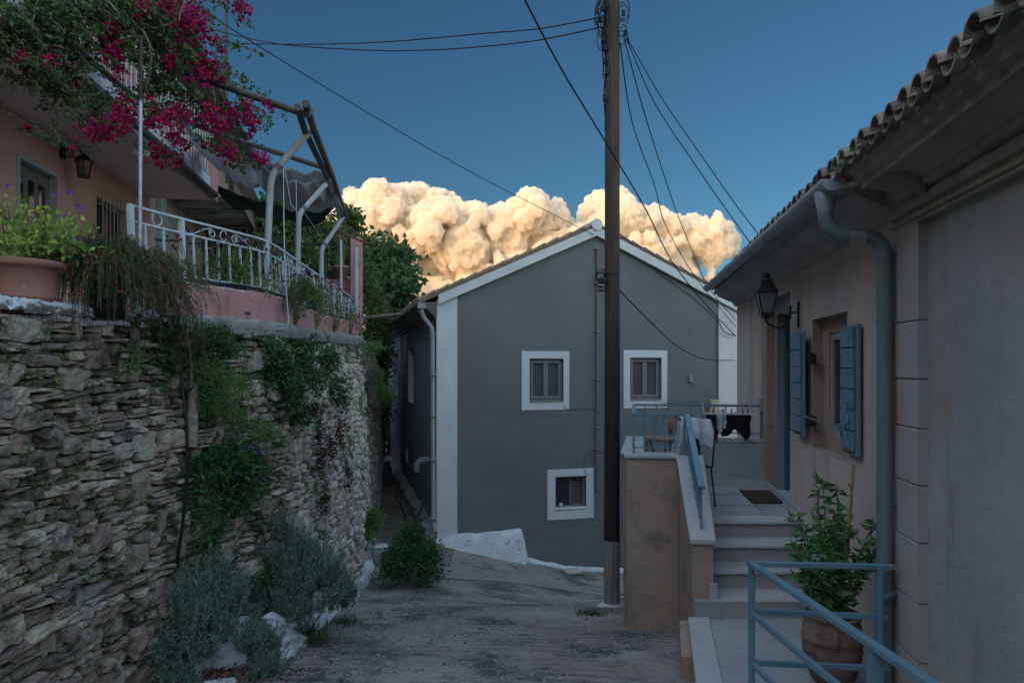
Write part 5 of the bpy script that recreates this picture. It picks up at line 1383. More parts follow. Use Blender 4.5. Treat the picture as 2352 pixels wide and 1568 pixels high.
# water meter and tap
wm=thing('water_meter','small green water meter and brass tap behind the white railing','water meter',rp(5.8,.9,-.2))
c=P(376,552,6.15)
k=MB(); k.lathe(c,[(r_*.8,z_*.8) for r_,z_ in [(.001,-.0),(.05,0),(.06,.01),(.06,.03),(.05,.035),(.055,.04),(.055,.07),(.04,.075),(.001,.075)]],16); k.build('dial_cap',mat('pale_green_plastic',(.16,.28,.24),None,bump=0,rough=.5),wm)
k=MB(); k.tube([c+V(-.08,0,.01),c+V(.17,0,-.005)],.014,8); k.tube([c+V(.17,0,-.005),c+V(.205,0,-.015),c+V(.21,0,-.04),c+V(.19,.0,-.18),c+V(.19,0,-.45)],.015,8); k.tube([c+V(.12,0,0),c+V(.12,0,.05),c+V(.09,0,.09)],.010,7); k.build('pipework',M['brass'],wm)

# ---------------------------------------------------------------- pergola of scaffold pipes + awning
pg=thing('pipe_pergola','pergola of scaffold pipes on bent white posts above the terrace railing','pergola',P(615,560,7.1))
def pipe(pts,r,m,name): 
    k=MB(); k.tube(pts,r,10); return k.build(name,m,pg)
pipe([P(683,246,6.5),P(700,300,7.1),P(752,408,8.9)],.034,M['steelp'],'long_rail')
pipe([P(702,238,6.5),P(722,300,7.15),P(763,404,8.95),P(795,500,11.2)],.038,M['steelp'],'long_rail')
pipe([P(250,104,7.4),P(434,170,7.0),P(700,262,6.62)],.036,M['steelp'],'cross_rail')
pipe([P(340,250,9.6),P(535,318,9.3),P(752,388,8.75)],.034,M['steelp'],'cross_rail')
pipe([P(150,92,6.6),P(322,232,8.2)],.03,M['steelp'],'cross_rail')
def post(base,bend,tip,r=.034):
    b=Vector(base);c=Vector(bend);t=Vector(tip)
    up=(c-b).normalized(); d=(t-c).normalized()
    pts=[b,b.lerp(c,.5),c-up*.12,c-up*.04+d*.015,c+d*.08,t]
    pipe(pts,r,M['wpipe'],'bent_post')
    k=MB()
    for i in range(3):
        q=c+d*(.1+i*.022); k.tube([q-d*.006,q+d*.006],r+.006,10)
    k.build('wire_binding',M['wireg'],pg)
post(P(613,600,7.2),P(622,402,7.15),P(716,296,7.15),.036)
post(P(683,640,8.3),P(686,492,8.3),P(748,424,8.8),.033)
post(P(738,660,9.8),P(738,572,9.8),P(792,492,11.1),.036)
k=MB()
for a,b in ((P(702,262,6.62),P(712,252,6.7)),(P(748,404,8.85),P(760,392,8.8))): k.tube([a,b],.045,8)
build_split(k,'pipe_coupler',M['wireg'],pg)
aw=thing('grey_awning','torn grey fabric awning slung below the pergola pipes','awning',P(650,440,9.5))
def cloth(TL,TR,BR,BL,sag,name,m,nu=44,nv=22,fr=.0,seed=0):
    k=MB()
    def fn(u,v):
        p=TL.lerp(TR,u).lerp(BL.lerp(BR,u),v)
        s_=math.sin(PI*u)*.6+.4*math.sin(PI*v); w=noise.noise((u*5+seed,v*3,seed))*.10+noise.noise((u*14,v*6,seed))*.03
        ed=noise.noise((u*9,seed,3))*.08*(1 if v>.95 else 0)
        return p+V(0,ed,-sag*s_+w+ed+.02*math.sin(u*26+v*3))
    k.grid(fn,nu,nv); o=k.build(name,m,aw); md=o.modifiers.new('thick','SOLIDIFY'); md.thickness=.004; return o
cloth(P(578,350,8.7),P(750,402,8.95),P(772,462,10.7),P(600,425,10.0),.10,'far_panel',M['fabric'],seed=1)
cloth(P(600,370,8.75),P(752,408,8.98),P(771,474,10.9),P(608,440,10.4),.26,'hanging_panel',M['fabric'],seed=5)
cloth(P(415,275,9.3),P(590,380,9.6),P(604,432,10.6),P(470,350,11.4),.22,'near_panel',M['fabric'],seed=9)
cloth(P(740,400,8.95),P(760,412,8.98),P(800,500,11.3),P(775,492,11.1),.06,'gathered_edge',M['fabric'],10,40,seed=3)
sn=thing('green_shade_net','dark green shade net hanging under the grey awning','shade net',P(640,470,10.5))
k=MB()
def netf(u,v):
    p=P(501,425,11.6).lerp(P(772,474,10.9),u); q=P(500,442,11.8).lerp(P(735,506,11.2),u); r=p.lerp(q,v)
    return r+V(0,0,-.16*math.sin(PI*u)+.05*noise.noise((u*8,v*3,1))-(.10*v*abs(math.sin(u*9))))
k.grid(netf,60,12); k.build('net',M['net'],sn)
k=MB(); k.tube([P(680,415,8.7),P(682,540,8.4),P(680,640,8.2)],.005,4); k.tube([P(655,390,8.3),P(668,470,8.3),P(690,495,8.3)],.005,4); k.tube([P(700,490,8.5),P(738,545,9.2),P(760,575,9.9)],.005,4); k.tube([P(651,380,7.4),P(652,520,7.2),P(655,640,7.05),P(663,735,6.95),P(660,752,6.95),P(635,756,6.9)],.006,4)
build_split(k,'cord',M['rebar'],pg)
k=MB(); k.tube([P(727,500,12),P(790,536,12),P(845,560,12.2)],.02,6); k.tube([P(745,478,11.5),P(800,520,12),P(848,560,12.3)],.012,5); tag(k.build('sagging_pipe',M['rust']),'thin rusty pipe running from the awning to the pink pillar','pipe')
# antenna mast
an=thing('antenna_mast','tall thin antenna mast with grid aerial on the far stone house','antenna',P(521,330,13.4))
k=MB(); k.tube([P(521,420,13.4),P(520,-60,13.4)],.028,7); k.build('mast',M['steelp'],an)
k=MB(); c0=P(503,130,13.2)
for i in range(9): z=.33-i*.083; k.tube([c0+V(-.13,0,z),c0+V(.13,0,z)],.004,4)
for x in (-.13,.13): k.tube([c0+V(x,0,.34),c0+V(x,0,-.34)],.005,4)
k.tube([c0+V(0,0,0),P(521,130,13.4)],.01,5); k.build('grid_reflector',M['steelp'],an)
k=MB(); k.tube([P(440,60,12.6),P(486,190,12.9),P(505,300,13)],.025,6); k.tube([P(492,120,13.2),P(540,295,13.2)],.025,6); tag(k.build('stay_pipe',M['steelp']),'thin inclined stay pipes beside the antenna mast','pipe')
# black hose and cane on the stone wall
k=MB(); k.tube([P(410,700,5.75),P(411,800,5.66),P(420,900,5.6),P(429,980,5.6),P(430,1080,5.6),P(420,1200,5.6),P(405,1300,5.66),P(402,1330,5.75)],.013,8,jit=0); tag(k.build('drain_hose',M['hose']),'long black hose hanging down the front of the stone wall','hose')
k=MB(); k.tube([P(424,740,5.8),P(438,820,5.72),P(440,880,5.72)],.012,6); tag(k.build('garden_cane',M['oldwood']),'thin pale cane leaning beside the black hose at the top of the wall','cane')
k=MB(); k.tube([P(443,880,5.8),P(441,1025,5.8)],.045,9,jit=.05); tag(k.build('wall_stub_pipe',M['stone']),'short upright stone coloured pipe set in the wall behind the black hose','pipe')
k=MB(); k.tube([P(830,730,17.5),P(920,722,17.5)],.05,7,jit=.2); tag(k.build('weathered_log',M['oldwood']),'grey weathered pole lying between the pink terrace and the grey roof','log')
# ---------------------------------------------------------------- utility pole
up_=thing('utility_pole','tall weathered wooden utility pole standing in the middle of the lane','utility pole',P(1405,1386,9.45))
pb=P(1405,1392,9.45)
k=MB()
def pr(t): return lerp(.112,.096,t)
pts=[V(pb.x+.012*t,9.45,lerp(pb.z-.2,5.5,t)) for t in np.linspace(0,1,30)]
rings=[];n=28
for i,p in enumerate(pts):
    t=i/29
    for j in range(n):
        a=2*PI*j/n; r=pr(t)*(1+.03*noise.noise((math.cos(a)*3,math.sin(a)*3,p.z*.3))+.012*noise.noise((math.cos(a)*12,math.sin(a)*12,p.z*.6)))
        rings.append(p+V(r*math.cos(a),r*math.sin(a),0))
k.add(rings,[(i*n+j,i*n+(j+1)%n,(i+1)*n+(j+1)%n,(i+1)*n+j) for i in range(29) for j in range(n)],True)
k.add(rings[-n:],[tuple(range(n))]); k.build('shaft',M['pole'],up_)
k=MB(); k.lathe(V(pb.x,9.45,zg(pb.x,9.45)-.02),[(.21,0),(.17,.035),(.14,.06),(.115,.075),(.10,.09)],20); k.build('cement_collar',M['limew'],up_)
def onp(px,py,Y=9.45): return P(px,py,Y)
k=MB(); zc_=P(0,632,9.45).z; k.lathe(V(pb.x,9.45,zc_),[(.112,0),(.112,.03)],20); k.build('steel_band',M['dark'],up_)
k=MB(); c=onp(1383,640,9.4); k.box(c+V(.0,0,-.03),(.045,.04,.04))
for i in range(5): k.tube([c+V(.0+.10*math.cos(a)*(.5+.12*i)-.02,-.02*i,.03+.10*math.sin(a)*(.5+.1*i)) for a in np.linspace(i,i+4.6,12)],.007,5)
k.tube([c+V(-.06,0,-.17),c+V(.08,0,-.15),c+V(.10,0,-.10)],.012,5); k.build('cable_bracket',M['dark'],up_)
random.seed(12)
k=MB()   # tangle at the head
for i in range(26):
    c=onp(random.choice([1384,1390,1428]),random.uniform(0,95),9.45+random.uniform(-.14,.1)); r=random.uniform(.05,.17)
    a0=random.uniform(0,6.3); k.tube([c+V(r*math.cos(a)*.7,random.uniform(-.02,.02),r*math.sin(a)*1.3) for a in np.linspace(a0,a0+random.uniform(2,5.5),12)],.006,4)
for px,y0,y1 in ((1386,-20,120),(1389,0,300),(1384,60,180),(1392,-20,200)):
    k.tube([onp(px+2*math.sin(y*.05),y,9.42) for y in np.linspace(y0,y1,12)],.010,5)
for (x,y) in ((1381,45),(1385,20),(1391,110),(1388,140),(1388,225),(1432,30),(1437,75),(1393,165),(1385,90)):
    c=onp(x,y,9.38); k.box(c,(.02,.02,.035))
k.build('cable_tangle',M['wire'],up_)
# overhead cables
def cab(pts,r,label,sub=14,m='wire',name='overhead_cable'):
    pts=[P(*p) for p in pts]
    sp=smooth_path([tuple(p)[:2] for p in pts],sub); 
    # catmull in 3-D
    out=[];n=len(pts)
    for i in range(n-1):
        p0=pts[max(i-1,0)];p1=pts[i];p2=pts[i+1];p3=pts[min(i+2,n-1)]
        for j in range(sub):
            t=j/sub; out.append(.5*((2*p1)+(-p0+p2)*t+(2*p0-5*p1+4*p2-p3)*t*t+(-p0+3*p1-3*p2+p3)*t**3))
    out.append(pts[-1]); k=MB(); k.tube(out,r,6); tag(k.build(name,M[m]),label,'cable','overhead cables')
cab([(1195,-20,6.2),(1290,160,7.6),(1398,338,8.9),(1480,475,10.4),(1550,610,12.4),(1640,720,14.8),(1690,772,16.2)],.011,'thickest cable, passing in front of the pole down to the grey house corner')
cab([(1380,40,9.4),(1240,66,9.8),(1100,78,10.3),(861,98,11.3),(632,102,12.4),(505,95,13.2),(430,70,14)],.009,'upper of the two cables from the pole head to the far stone house')
cab([(1384,62,9.4),(1240,92,9.9),(1100,108,10.3),(960,116,10.9),(830,115,11.5),(632,100,12.4),(472,64,13.4),(430,50,14)],.009,'lower sagging cable from the pole head to the far stone house')
cab([(440,0,8),(560,85,9),(880,280,11.4),(1100,405,13.2),(1365,540,15.3)],.007,'thin cable slanting from the upper left to the ridge of the grey house')
cab([(1424,98,9.45),(1452,280,11),(1503,425,12.8),(1530,520,13.6),(1600,640,15.2),(1690,750,16.2)],.009,'leftmost of the cables fanning down right of the pole')
cab([(1431,78,9.45),(1480,260,11),(1536,435,12.8),(1571,530,13.8),(1625,655,15.4),(1690,735,16.2)],.009,'second cable fanning down right of the pole to the grey house corner')
cab([(1434,75,9.45),(1500,230,9.5),(1593,373,9.3),(1660,470,9.1),(1729,566,8.9)],.007,'third cable fanning down right of the pole to the gutter of the beige house')
cab([(1436,80,9.45),(1520,225,9.3),(1628,382,9.0),(1690,470,8.8),(1749,547,8.7)],.007,'rightmost cable fanning down from the pole to the gutter of the beige house')
cab([(1424,668,9.5),(1500,745,11.5),(1560,798,13.2),(1620,825,14.8),(1687,827,16.2)],.010,'black cable drooping from the steel band of the pole across the grey wall')
cab([(1650,735,16.1),(1662,760,16.1),(1690,772,16.2)],.012,'short looped cable at the right corner of the grey house')
for px,py,Y in ((1451,112,9.7),(1440,100,9.6)):
    pass
# ---------------------------------------------------------------- things on the stair terrace
tb=thing('bistro_table','round wooden topped bistro table with iron legs on the terrace','table',V(1.83,8.35,-1.6))
c=V(1.86,8.35,-1.6)
k=MB(); k.lathe(c,[(.001,.72),(.24,.72),(.25,.73),(.25,.742),(.24,.75),(.001,.75)],28); k.build('tabletop',M['wood'],tb)
for a in (.4,2.5,4.6):
    k=MB(); d_=V(math.cos(a),math.sin(a),0); k.tube([c+d_*.2+V(0,0,.72),c+d_*.08+V(0,0,.4),c+d_*.22],.01,6); k.build('leg',M['dark'],tb)
k=MB(); k.tube([c+V(.08*math.cos(a),.08*math.sin(a),.4) for a in np.linspace(0,2*PI,14)],.008,5); k.build('leg_ring',M['dark'],tb)
def chair(loc,rz,label,cloth=None):
    th=thing('bistro_chair',label,'chair',loc,'iron bistro chairs on the terrace'); L_=V(*loc)
    R=Matrix.Rotation(rz,3,'Z'); q=lambda x,y,z: L_+R@V(x,y,z)
    k=MB(); 
    for i in range(7): k.bar(q(-.19+i*.063,-.19,.45),q(-.19+i*.063,.19,.45),.03,.012)
    k.build('seat',M['dark'],th)
    for sx,sy in ((-1,-1),(1,-1),(-1,1),(1,1)):
        k=MB(); k.tube([q(sx*.18,sy*.18,.45),q(sx*.21,sy*.22,0)],.010,6); k.build('leg',M['dark'],th)
    k=MB(); k.tube([q(-.19,.19,.45),q(-.19,.22,.8),q(-.17,.23,.9),q(-.08,.235,.96),q(0,.235,.975),q(.08,.235,.96),q(.17,.23,.9),q(.19,.22,.8),q(.19,.19,.45)],.011,6)
    for sg in (-1,1): k.tube([q(sg*.09,.235,.83)+R@V(sg*.07*math.cos(a)*(1-t*.5),0,.08*math.sin(a)*(1-t*.5)) for t,a in ((i/14,i/14*2.4*PI) for i in range(15))],.006,5)
    k.build('backrest',M['dark'],th); return q
q1=chair((2.08,8.0,-1.6),math.radians(-80),'iron bistro chair draped with white and turquoise clothes, nearest the sloping handrail')
q2=chair((2.22,8.85,-1.6),math.radians(-20),'bare iron bistro chair with arched back behind the table')
def drape(name,label,m,pts,w,dirv,cat='clothes',seed=0,th=.006,parent=None):
    k=MB(); dirv=Vector(dirv).normalized(); n_=len(pts)-1
    def fn(u,v):
        f=v*n_; i=min(int(f),n_-1); p=Vector(pts[i]).lerp(Vector(pts[i+1]),f-i)
        ww=w*(1-.25*abs(v-.3))+.03*noise.noise((v*5,seed,1))
        return p+dirv*(u-.5)*ww+V(.02*math.sin(u*15+seed),.02*math.cos(u*13+v*4),.03*noise.noise((u*4,v*4,seed))-(.05*noise.noise((u*5,seed,2)) if v>.9 or v<.1 else 0))
    k.grid(fn,20,24); o=k.build(name,m,parent); md=o.modifiers.new('thick','SOLIDIFY'); md.thickness=th
    if parent is None: tag(o,label,cat)
    return o
z0=-1.6
drape('draped_shirt','white shirt draped over the chair back beside the sloping handrail',M['cloth_w'],[(2.13,8.06,z0+.80),(2.12,8.02,z0+.98),(2.13,7.95,z0+1.0),(2.15,7.90,z0+.86),(2.17,7.89,z0+.68)],.40,(1,-.15,-.12),seed=1)
drape('white_towel','crumpled white towel hanging down the side of the chair',M['cloth_w'],[(1.84,7.86,z0+.47),(1.90,7.87,z0+.60),(1.96,7.88,z0+.78),(2.00,7.9,z0+.96)],.15,(1,-.2,.2),seed=4)
drape('turquoise_cloth','turquoise cloth lying on the chair seat',M['cloth_t'],[(1.92,7.95,z0+.47),(2.08,7.95,z0+.50),(2.22,7.95,z0+.48)],.3,(0,1,0),seed=7)
drape('black_garment','black garment hanging in front of the chair back',M['cloth_b'],[(2.06,7.78,z0+.44),(2.06,7.79,z0+.6),(2.07,7.8,z0+.78)],.16,(1,.1,0),seed=2)
k=MB(); k.lathe(P(1547,975,8.5),[(.001,-.11),(.06,-.10),(.075,0),(.06,.07),(.001,.08)],14); tag(k.build('rust_jug',M['tilered']),'small reddish brown jug standing on the bistro table','jug')
# drying rack hooked on the rear railing
dk=thing('drying_rack','white wire drying rack hooked over the rear blue railing','drying rack',V(3.0,9.2,-1.0))
dd=(V(3.38,9.27,0)-V(1.70,9.52,0)).normalized(); dn2=V(dd.y,-dd.x,0)
R0=V(2.62,9.385,0)
def rk(x,y,z): return R0+dd*x+dn2*y+V(0,0,z)
k=MB()
for y_ in (.06,.14,.22,.30,.38): k.tube([rk(0,y_,-.62),rk(.62,y_,-.62)],.004,5)
for x_ in (0,.62): k.tube([rk(x_,-.03,-.50),rk(x_,.0,-.50),rk(x_,.03,-.53),rk(x_,.03,-.62),rk(x_,.40,-.62)],.008,5)
k.build('rack',M['whitei'],dk)
def hang(name,label,x0,x1,y,zt,zb,seed,m='cloth_b'):
    k=MB()
    def fn(u,v):
        return rk(lerp(x0,x1,u)+.02*noise.noise((u*3,v*3,seed)),y+.03*math.sin(u*12+seed)*v+.01,lerp(zt,zb+.10*noise.noise((u*3,seed,1))+.025*math.sin(u*7+seed),v))
    k.grid(fn,24,14); o=k.build(name,M[m]); md=o.modifiers.new('t','SOLIDIFY'); md.thickness=.005; tag(o,label,'clothes')
hang('black_trousers','black clothes hanging at the left of the drying rack',.02,.18,.15,-.62,-1.02,1)
hang('black_shirt','wide black top hanging at the right of the drying rack',.22,.60,.17,-.62,-.90,5)
hang('grey_cloth','small grey cloth between the two black garments on the drying rack',.15,.27,.24,-.62,-.84,8,'cloth_w')
for i,x_ in enumerate((.04,.12,.25,.36,.5,.57)):
    k=MB(); k.box(rk(x_,.155,-.60),(.006,.012,.04)); tag(k.build('clothes_peg',M['tilered']),'small red clothes peg on the drying rack','clothes peg','clothes pegs on the drying rack')
# ---------------------------------------------------------------- houses beyond on the right
fh=thing('far_shuttered_house','distant pale house with green shutters glimpsed between the grey and the beige house','house',P(1690,900,26))
def pq(mb,x0,x1,y0,y1,Y,dp=0): mb.hexa([P(x0,y1,Y),P(x1,y1,Y),P(x1,y1,Y)+V(0,5,0),P(x0,y1,Y)+V(0,5,0),P(x0,y0,Y),P(x1,y0,Y),P(x1,y0,Y)+V(0,5,0),P(x0,y0,Y)+V(0,5,0)])
k=MB(); pq(k,1672,1800,700,1060,26); k.build('wall',M['beige'],fh)
k=MB(); a=P(1655,672,25.5); 
k.hexa([P(1640,702,25.6),P(1810,702,25.6),P(1810,672,30)+V(0,0,.6),P(1665,672,30)+V(0,0,.6)]+[p+V(0,0,.15) for p in (P(1640,702,25.6),P(1810,702,25.6),P(1810,672,30)+V(0,0,.6),P(1665,672,30)+V(0,0,.6))]); k.build('roof',M['tilered'],fh)
for y0 in (752,):
    k=MB(); 
    for i in range(14): 
        b=P(1689,y0+5+i*6,25.9); k.box(b,(.10,.03,.035),(1,0,0),(0,1,.5))
    k.build('shutter',mat('green_shutter',(.02,.10,.07),None,bump=0),fh)

# ---------------------------------------------------------------- plants
def clump_leaves(cs,rs,n,size,ratio,m,name,parent,shell=.5,curl=.2,up=.2,fold=.25,sub=10,jit=.35):
    """leaves gathered in small clumps spread through ellipsoids; cs centres, rs radii"""
    C=[];D=[];S=[]
    vol=np.array([abs(r[0]*r[1]*r[2])**(2/3) for r in rs]); vol/=vol.sum()
    for c,r,w in zip(cs,rs,vol):
        nn=int(n*w); ncl=max(1,nn//sub)
        d=RNG.normal(size=(ncl,3)); d/=np.linalg.norm(d,axis=1,keepdims=True)
        rad=RNG.uniform(shell,1.0,size=(ncl,1))**.7*(1+.18*RNG.normal(size=(ncl,1)))
        cc=np.array(c)+d*rad*np.array(r)
        for q in range(sub):
            off=RNG.normal(size=(ncl,3))*size*jit*2.2
            C.append(cc+off); dd_=d+RNG.normal(size=(ncl,3))*.7; dd_[:,2]+=up; D.append(dd_); S.append(size*RNG.uniform(.6,1.25,ncl))
    C=np.concatenate(C);D=np.concatenate(D);S=np.concatenate(S)
    k=MB(); k.leaves(C,D,S,S*ratio,fold,curl); return k.build(name,m,parent)
def tree(name,label,cat,base,blobs,n,size,ratio,m,seed=1,trunk_r=.12,group=None,sub=10,shell=.35,jit=.35):
    random.seed(seed); b=Vector(base); t=thing(name,label,cat,b,group)
    k=MB(); cen=sum((Vector(c) for c,_ in blobs),Vector())/len(blobs); fork=b.lerp(cen,.45)
    k.tube([b,b.lerp(fork,.5)+V(random.uniform(-.1,.1),0,0),fork],trunk_r,9,r2=trunk_r*.7,jit=.15)
    k.build('trunk',M['bark'],t); 
    k=MB()
    for c,r in blobs:
        c=Vector(c); md=fork.lerp(c,.5)+V(random.uniform(-.2,.2),random.uniform(-.2,.2),random.uniform(-.1,.25)); k.tube([fork,md,c],trunk_r*.5,6,r2=trunk_r*.15)
        for i in range(7):
            dv=V(random.gauss(0,1),random.gauss(0,1),random.gauss(.3,1)).normalized(); e=c+V(dv.x*r[0],dv.y*r[1],dv.z*r[2])*.95; k.tube([c,c.lerp(e,.5)+V(0,0,.08),e],trunk_r*.16,4,r2=trunk_r*.05)
    k.build('limb',M['bark'],t)
    clump_leaves([c for c,_ in blobs],[r for _,r in blobs],n,size,ratio,m,'crown',t,shell=shell,sub=sub,jit=jit)
    return t
def bl(px,py,Y,rx,ry,ryy=None):   # blob from picture place and pixel radii at depth Y
    c=P(px,py,Y); a=rx/F*Y; b=ry/F*Y; return (tuple(c),(a,ryy or (a+b)/2,b))
tree('fig_tree','spreading fig tree with large leaves right of the pink pillar','tree',P(872,1010,22.5),[bl(905,610,22.5,28,36),bl(925,640,22,16,24),bl(880,660,22.5,32,36),bl(905,690,22,24,26),bl(850,600,22,14,24),bl(860,575,22,14,10),bl(850,560,22,8,8),bl(872,632,22,18,22),bl(925,600,22.4,10,12),bl(905,660,21.6,30,30)],5200,.23,.72,M['l_fig'],4,.16,sub=6,shell=.3,jit=.45)
tree('evergreen_tree','dense dark green bushy tree filling the gap left of the grey house','tree',P(862,1100,21),[bl(850,680,19.5,28,60),bl(860,760,20,32,60),bl(868,850,21,26,60),bl(872,940,22,22,60),bl(848,640,19,16,30),bl(880,800,20.5,18,40),bl(878,720,20,18,30),bl(885,1010,27,24,50),bl(888,910,29,26,60),bl(884,810,29,24,60)],16000,.12,.42,M['l_tree'],5,.18,sub=12)
tree('garden_tree','broad leafy tree behind the spear fence under the awning','tree',P(690,760,18),[bl(570,610,16.5,40,46),bl(500,600,16.5,46,40),bl(770,610,18,30,40),bl(640,640,16.5,50,30),bl(640,520,17,40,50),bl(700,540,18,50,50),bl(760,560,18,34,44),bl(620,580,16.5,30,44),bl(680,600,17,46,40),bl(745,620,17.5,38,36),bl(800,500,18.5,16,18),bl(812,520,18.5,14,16),bl(790,580,18,20,30),bl(610,490,17,14,26),bl(828,560,18.8,10,14),bl(655,470,18,30,20)],20000,.15,.6,M['l_tree'],6,.14,sub=9)
tree('hedge_tree','dark bushy growth at the far end of the alley behind the stone wall','tree',(-6.2,25,-3.9),[((-6.2,24.4,-1.6),(1.3,1.7,2.3)),((-6.7,28,-1.2),(1.4,2.0,2.6)),((-5.9,26.5,-2.8),(1.0,1.6,1.2))],9000,.14,.5,M['l_tree'],9,.15,sub=10)
# rough shrubs and creepers on the stone wall
def creeper(name,label,blobs,n,size,ratio,m,cat='climbing plant',red=None,stems=6,shell=.2,sub=8,group=None,jit=.35):
    t=thing(name,label,cat,blobs[0][0],group)
    clump_leaves([c for c,_ in blobs],[r for _,r in blobs],n,size,ratio,m,'foliage',t,shell=shell,sub=sub,jit=jit)
    k=MB(); pts=[Vector(c) for c,_ in blobs]
    for i,(c,r) in enumerate(blobs):
        c=Vector(c)
        for j in range(stems):
            dv=V(random.gauss(0,1),random.gauss(0,1)*.4,random.gauss(0,1)).normalized(); e=c+V(dv.x*r[0],dv.y*r[1],dv.z*r[2]); k.tube([c,c.lerp(e,.5)+V(0,0,.02),e],.004,4)
        if i: k.tube([pts[i-1],(pts[i-1]+c)/2+V(0,0,.03),c],.006,4)
    k.build('stem',M['bark'],t); return t
def wb_(px,py,Y,rx,ry,th=.12): return bl(px,py,Y,rx,ry,th)
creeper('fig_seedling','young fig with lobed leaves growing from the top corner of the near wall',[wb_(372,760,5.6,24,24,.1),wb_(385,820,5.62,26,30,.1),wb_(392,860,5.65,18,20,.1),wb_(350,742,5.5,12,8,.08)],150,.105,.8,M['l_dk'],'plant',sub=3,shell=.1)
creeper('mint_clump','bright green nettle clump in the upper part of the near wall',[wb_(308,818,5.25,14,26,.07),wb_(300,840,5.2,10,10,.06)],170,.045,.6,M['l_mid'],'plant',sub=4)
creeper('myrtle_shrub','rounded dark shrub hanging from the wall top beside the black hose',[wb_(490,775,5.9,42,32,.16),wb_(520,800,6.0,26,26,.12),wb_(460,800,5.85,22,20,.12)],3200,.028,.55,M['l_dk'],'shrub')
creeper('trailing_shrub','soft grey green shrub trailing down below the dark rounded shrub',[wb_(480,850,5.85,56,30,.18),wb_(515,895,5.9,48,40,.18),wb_(470,910,5.85,34,46,.14),wb_(530,950,5.98,38,30,.14),wb_(580,985,6.2,44,26,.12),wb_(560,880,6.1,22,30,.1),wb_(620,1000,6.5,30,22,.1)],7600,.026,.35,M['l_mid'],'shrub')
creeper('ivy_creeper','leafy creeper hanging over the middle of the stone wall',[wb_(620,800,6.75,24,22,.12),wb_(640,850,6.85,44,44,.14),wb_(700,800,7.6,30,22,.12),wb_(640,820,6.9,30,30,.12),wb_(650,870,6.95,32,36,.1),wb_(680,900,7.2,26,30,.1),wb_(700,840,7.6,24,30,.1),wb_(670,930,7.05,20,16,.08),wb_(725,870,7.9,20,30,.08),wb_(755,830,8.6,26,34,.1),wb_(780,900,9.8,22,40,.1),wb_(690,960,7.3,28,26,.08)],4600,.05,.65,M['l_dk'],'climbing plant')
creeper('dry_shrub','brown dry twiggy shrub on top of the far wall end',[wb_(790,810,11.6,28,20,.3),wb_(835,830,13.8,28,26,.3),wb_(850,880,15.4,26,36,.35),wb_(862,940,17,20,36,.35),wb_(760,850,9.6,22,26,.15)],3600,.06,.16,M['l_dry'],'shrub',stems=22,sub=6,jit=.8)
creeper('caper_shrub','pale green arching shrub overhanging the far end of the wall',[wb_(850,800,13.9,30,16,.3),wb_(880,900,15,26,18,.35),wb_(895,915,15,14,14,.3),wb_(868,862,15,16,22,.3),wb_(820,790,12.8,20,10,.2)],3000,.05,.4,M['l_mid'],'shrub',stems=12)
creeper('red_creeper','dark red creeper running down the pale mortared wall',[wb_(733,985,7.95,8,40,.03),wb_(738,1060,8.0,10,46,.03),wb_(760,1030,8.6,8,40,.03),wb_(745,1150,8.1,6,40,.03),wb_(780,1000,9.4,8,40,.03),wb_(800,1100,10.4,5,40,.03),wb_(720,940,7.75,12,24,.04)],2600,.03,.6,M['l_redv'],stems=3)
pz=thing('purple_flower_shrub','dark green shrub with a few purple flowers growing from the foot of the wall','shrub',P(500,1240,6.1))
B=[wb_(470,1090,5.95,50,40,.2),wb_(520,1060,6.05,50,40,.2),wb_(560,1110,6.3,50,40,.18),wb_(500,1150,6.1,56,40,.22),wb_(560,1050,6.3,34,24,.15),wb_(430,1150,5.85,26,50,.15),wb_(470,1220,5.95,40,30,.2),wb_(600,1090,6.5,24,20,.12)]
clump_leaves([c for c,_ in B],[r for _,r in B],3300,.062,.5,M['l_dk'],'foliage',pz,shell=.3,sub=6)
k=MB(); fl_=[(540,1085),(548,1092),(565,1085),(495,1030),(590,1040),(455,1125),(430,1160),(470,1180),(600,1100),(580,1030),(450,1230)]
C=[];D=[]
for x,y in fl_:
    c=P(x,y,5.85+ (x-430)*.0026)
    for i in range(7): C.append(c+V(random.gauss(0,.012),random.gauss(0,.01),random.gauss(0,.012))); D.append(V(random.gauss(0,1),-1,random.gauss(0,1)))
k.leaves(C,D,[.034]*len(C),[.03]*len(C)); build_split(k,'purple_flower',M['l_purp'],pz)
k=MB()
for c,r in B: k.tube([P(500,1250,6.1),Vector(c)],.006,4)
k.build('stem',M['bark'],pz)
# small tufts in the joints of the near wall
random.seed(31)
for i,(x,y,r) in enumerate([(130,860,26),(90,810,18),(100,1040,22),(165,1050,24),(60,1120,20),(210,960,14),(290,1050,22),(300,1110,18),(285,950,22),(240,1080,14),(295,1320,24),(560,960,26),(600,990,22),(20,1260,18),(640,1010,18),(330,1010,14),(20,1150,14),(560,1010,24),(160,880,18)]):
    s_guess=lerp(4.25,5.55,min(1,x/330)) if x<360 else lerp(6.0,6.9,min(1,(x-440)/190))
    Bl=[wb_(x,y,s_guess-.02,r,r*.8,.05),wb_(x+r*.5,y+r*.4,s_guess-.02,r*.6,r*.6,.04)]
    t=thing('wall_tuft','small green weed tuft growing in the joints of the stone wall','weed',Bl[0][0],'weed tufts in the stone wall')
    clump_leaves([c for c,_ in Bl],[q for _,q in Bl],150,.035 if i%3 else .022,.42,M['l_dk'] if i%2 else M['l_mid'],'foliage',t,shell=.1,sub=5)
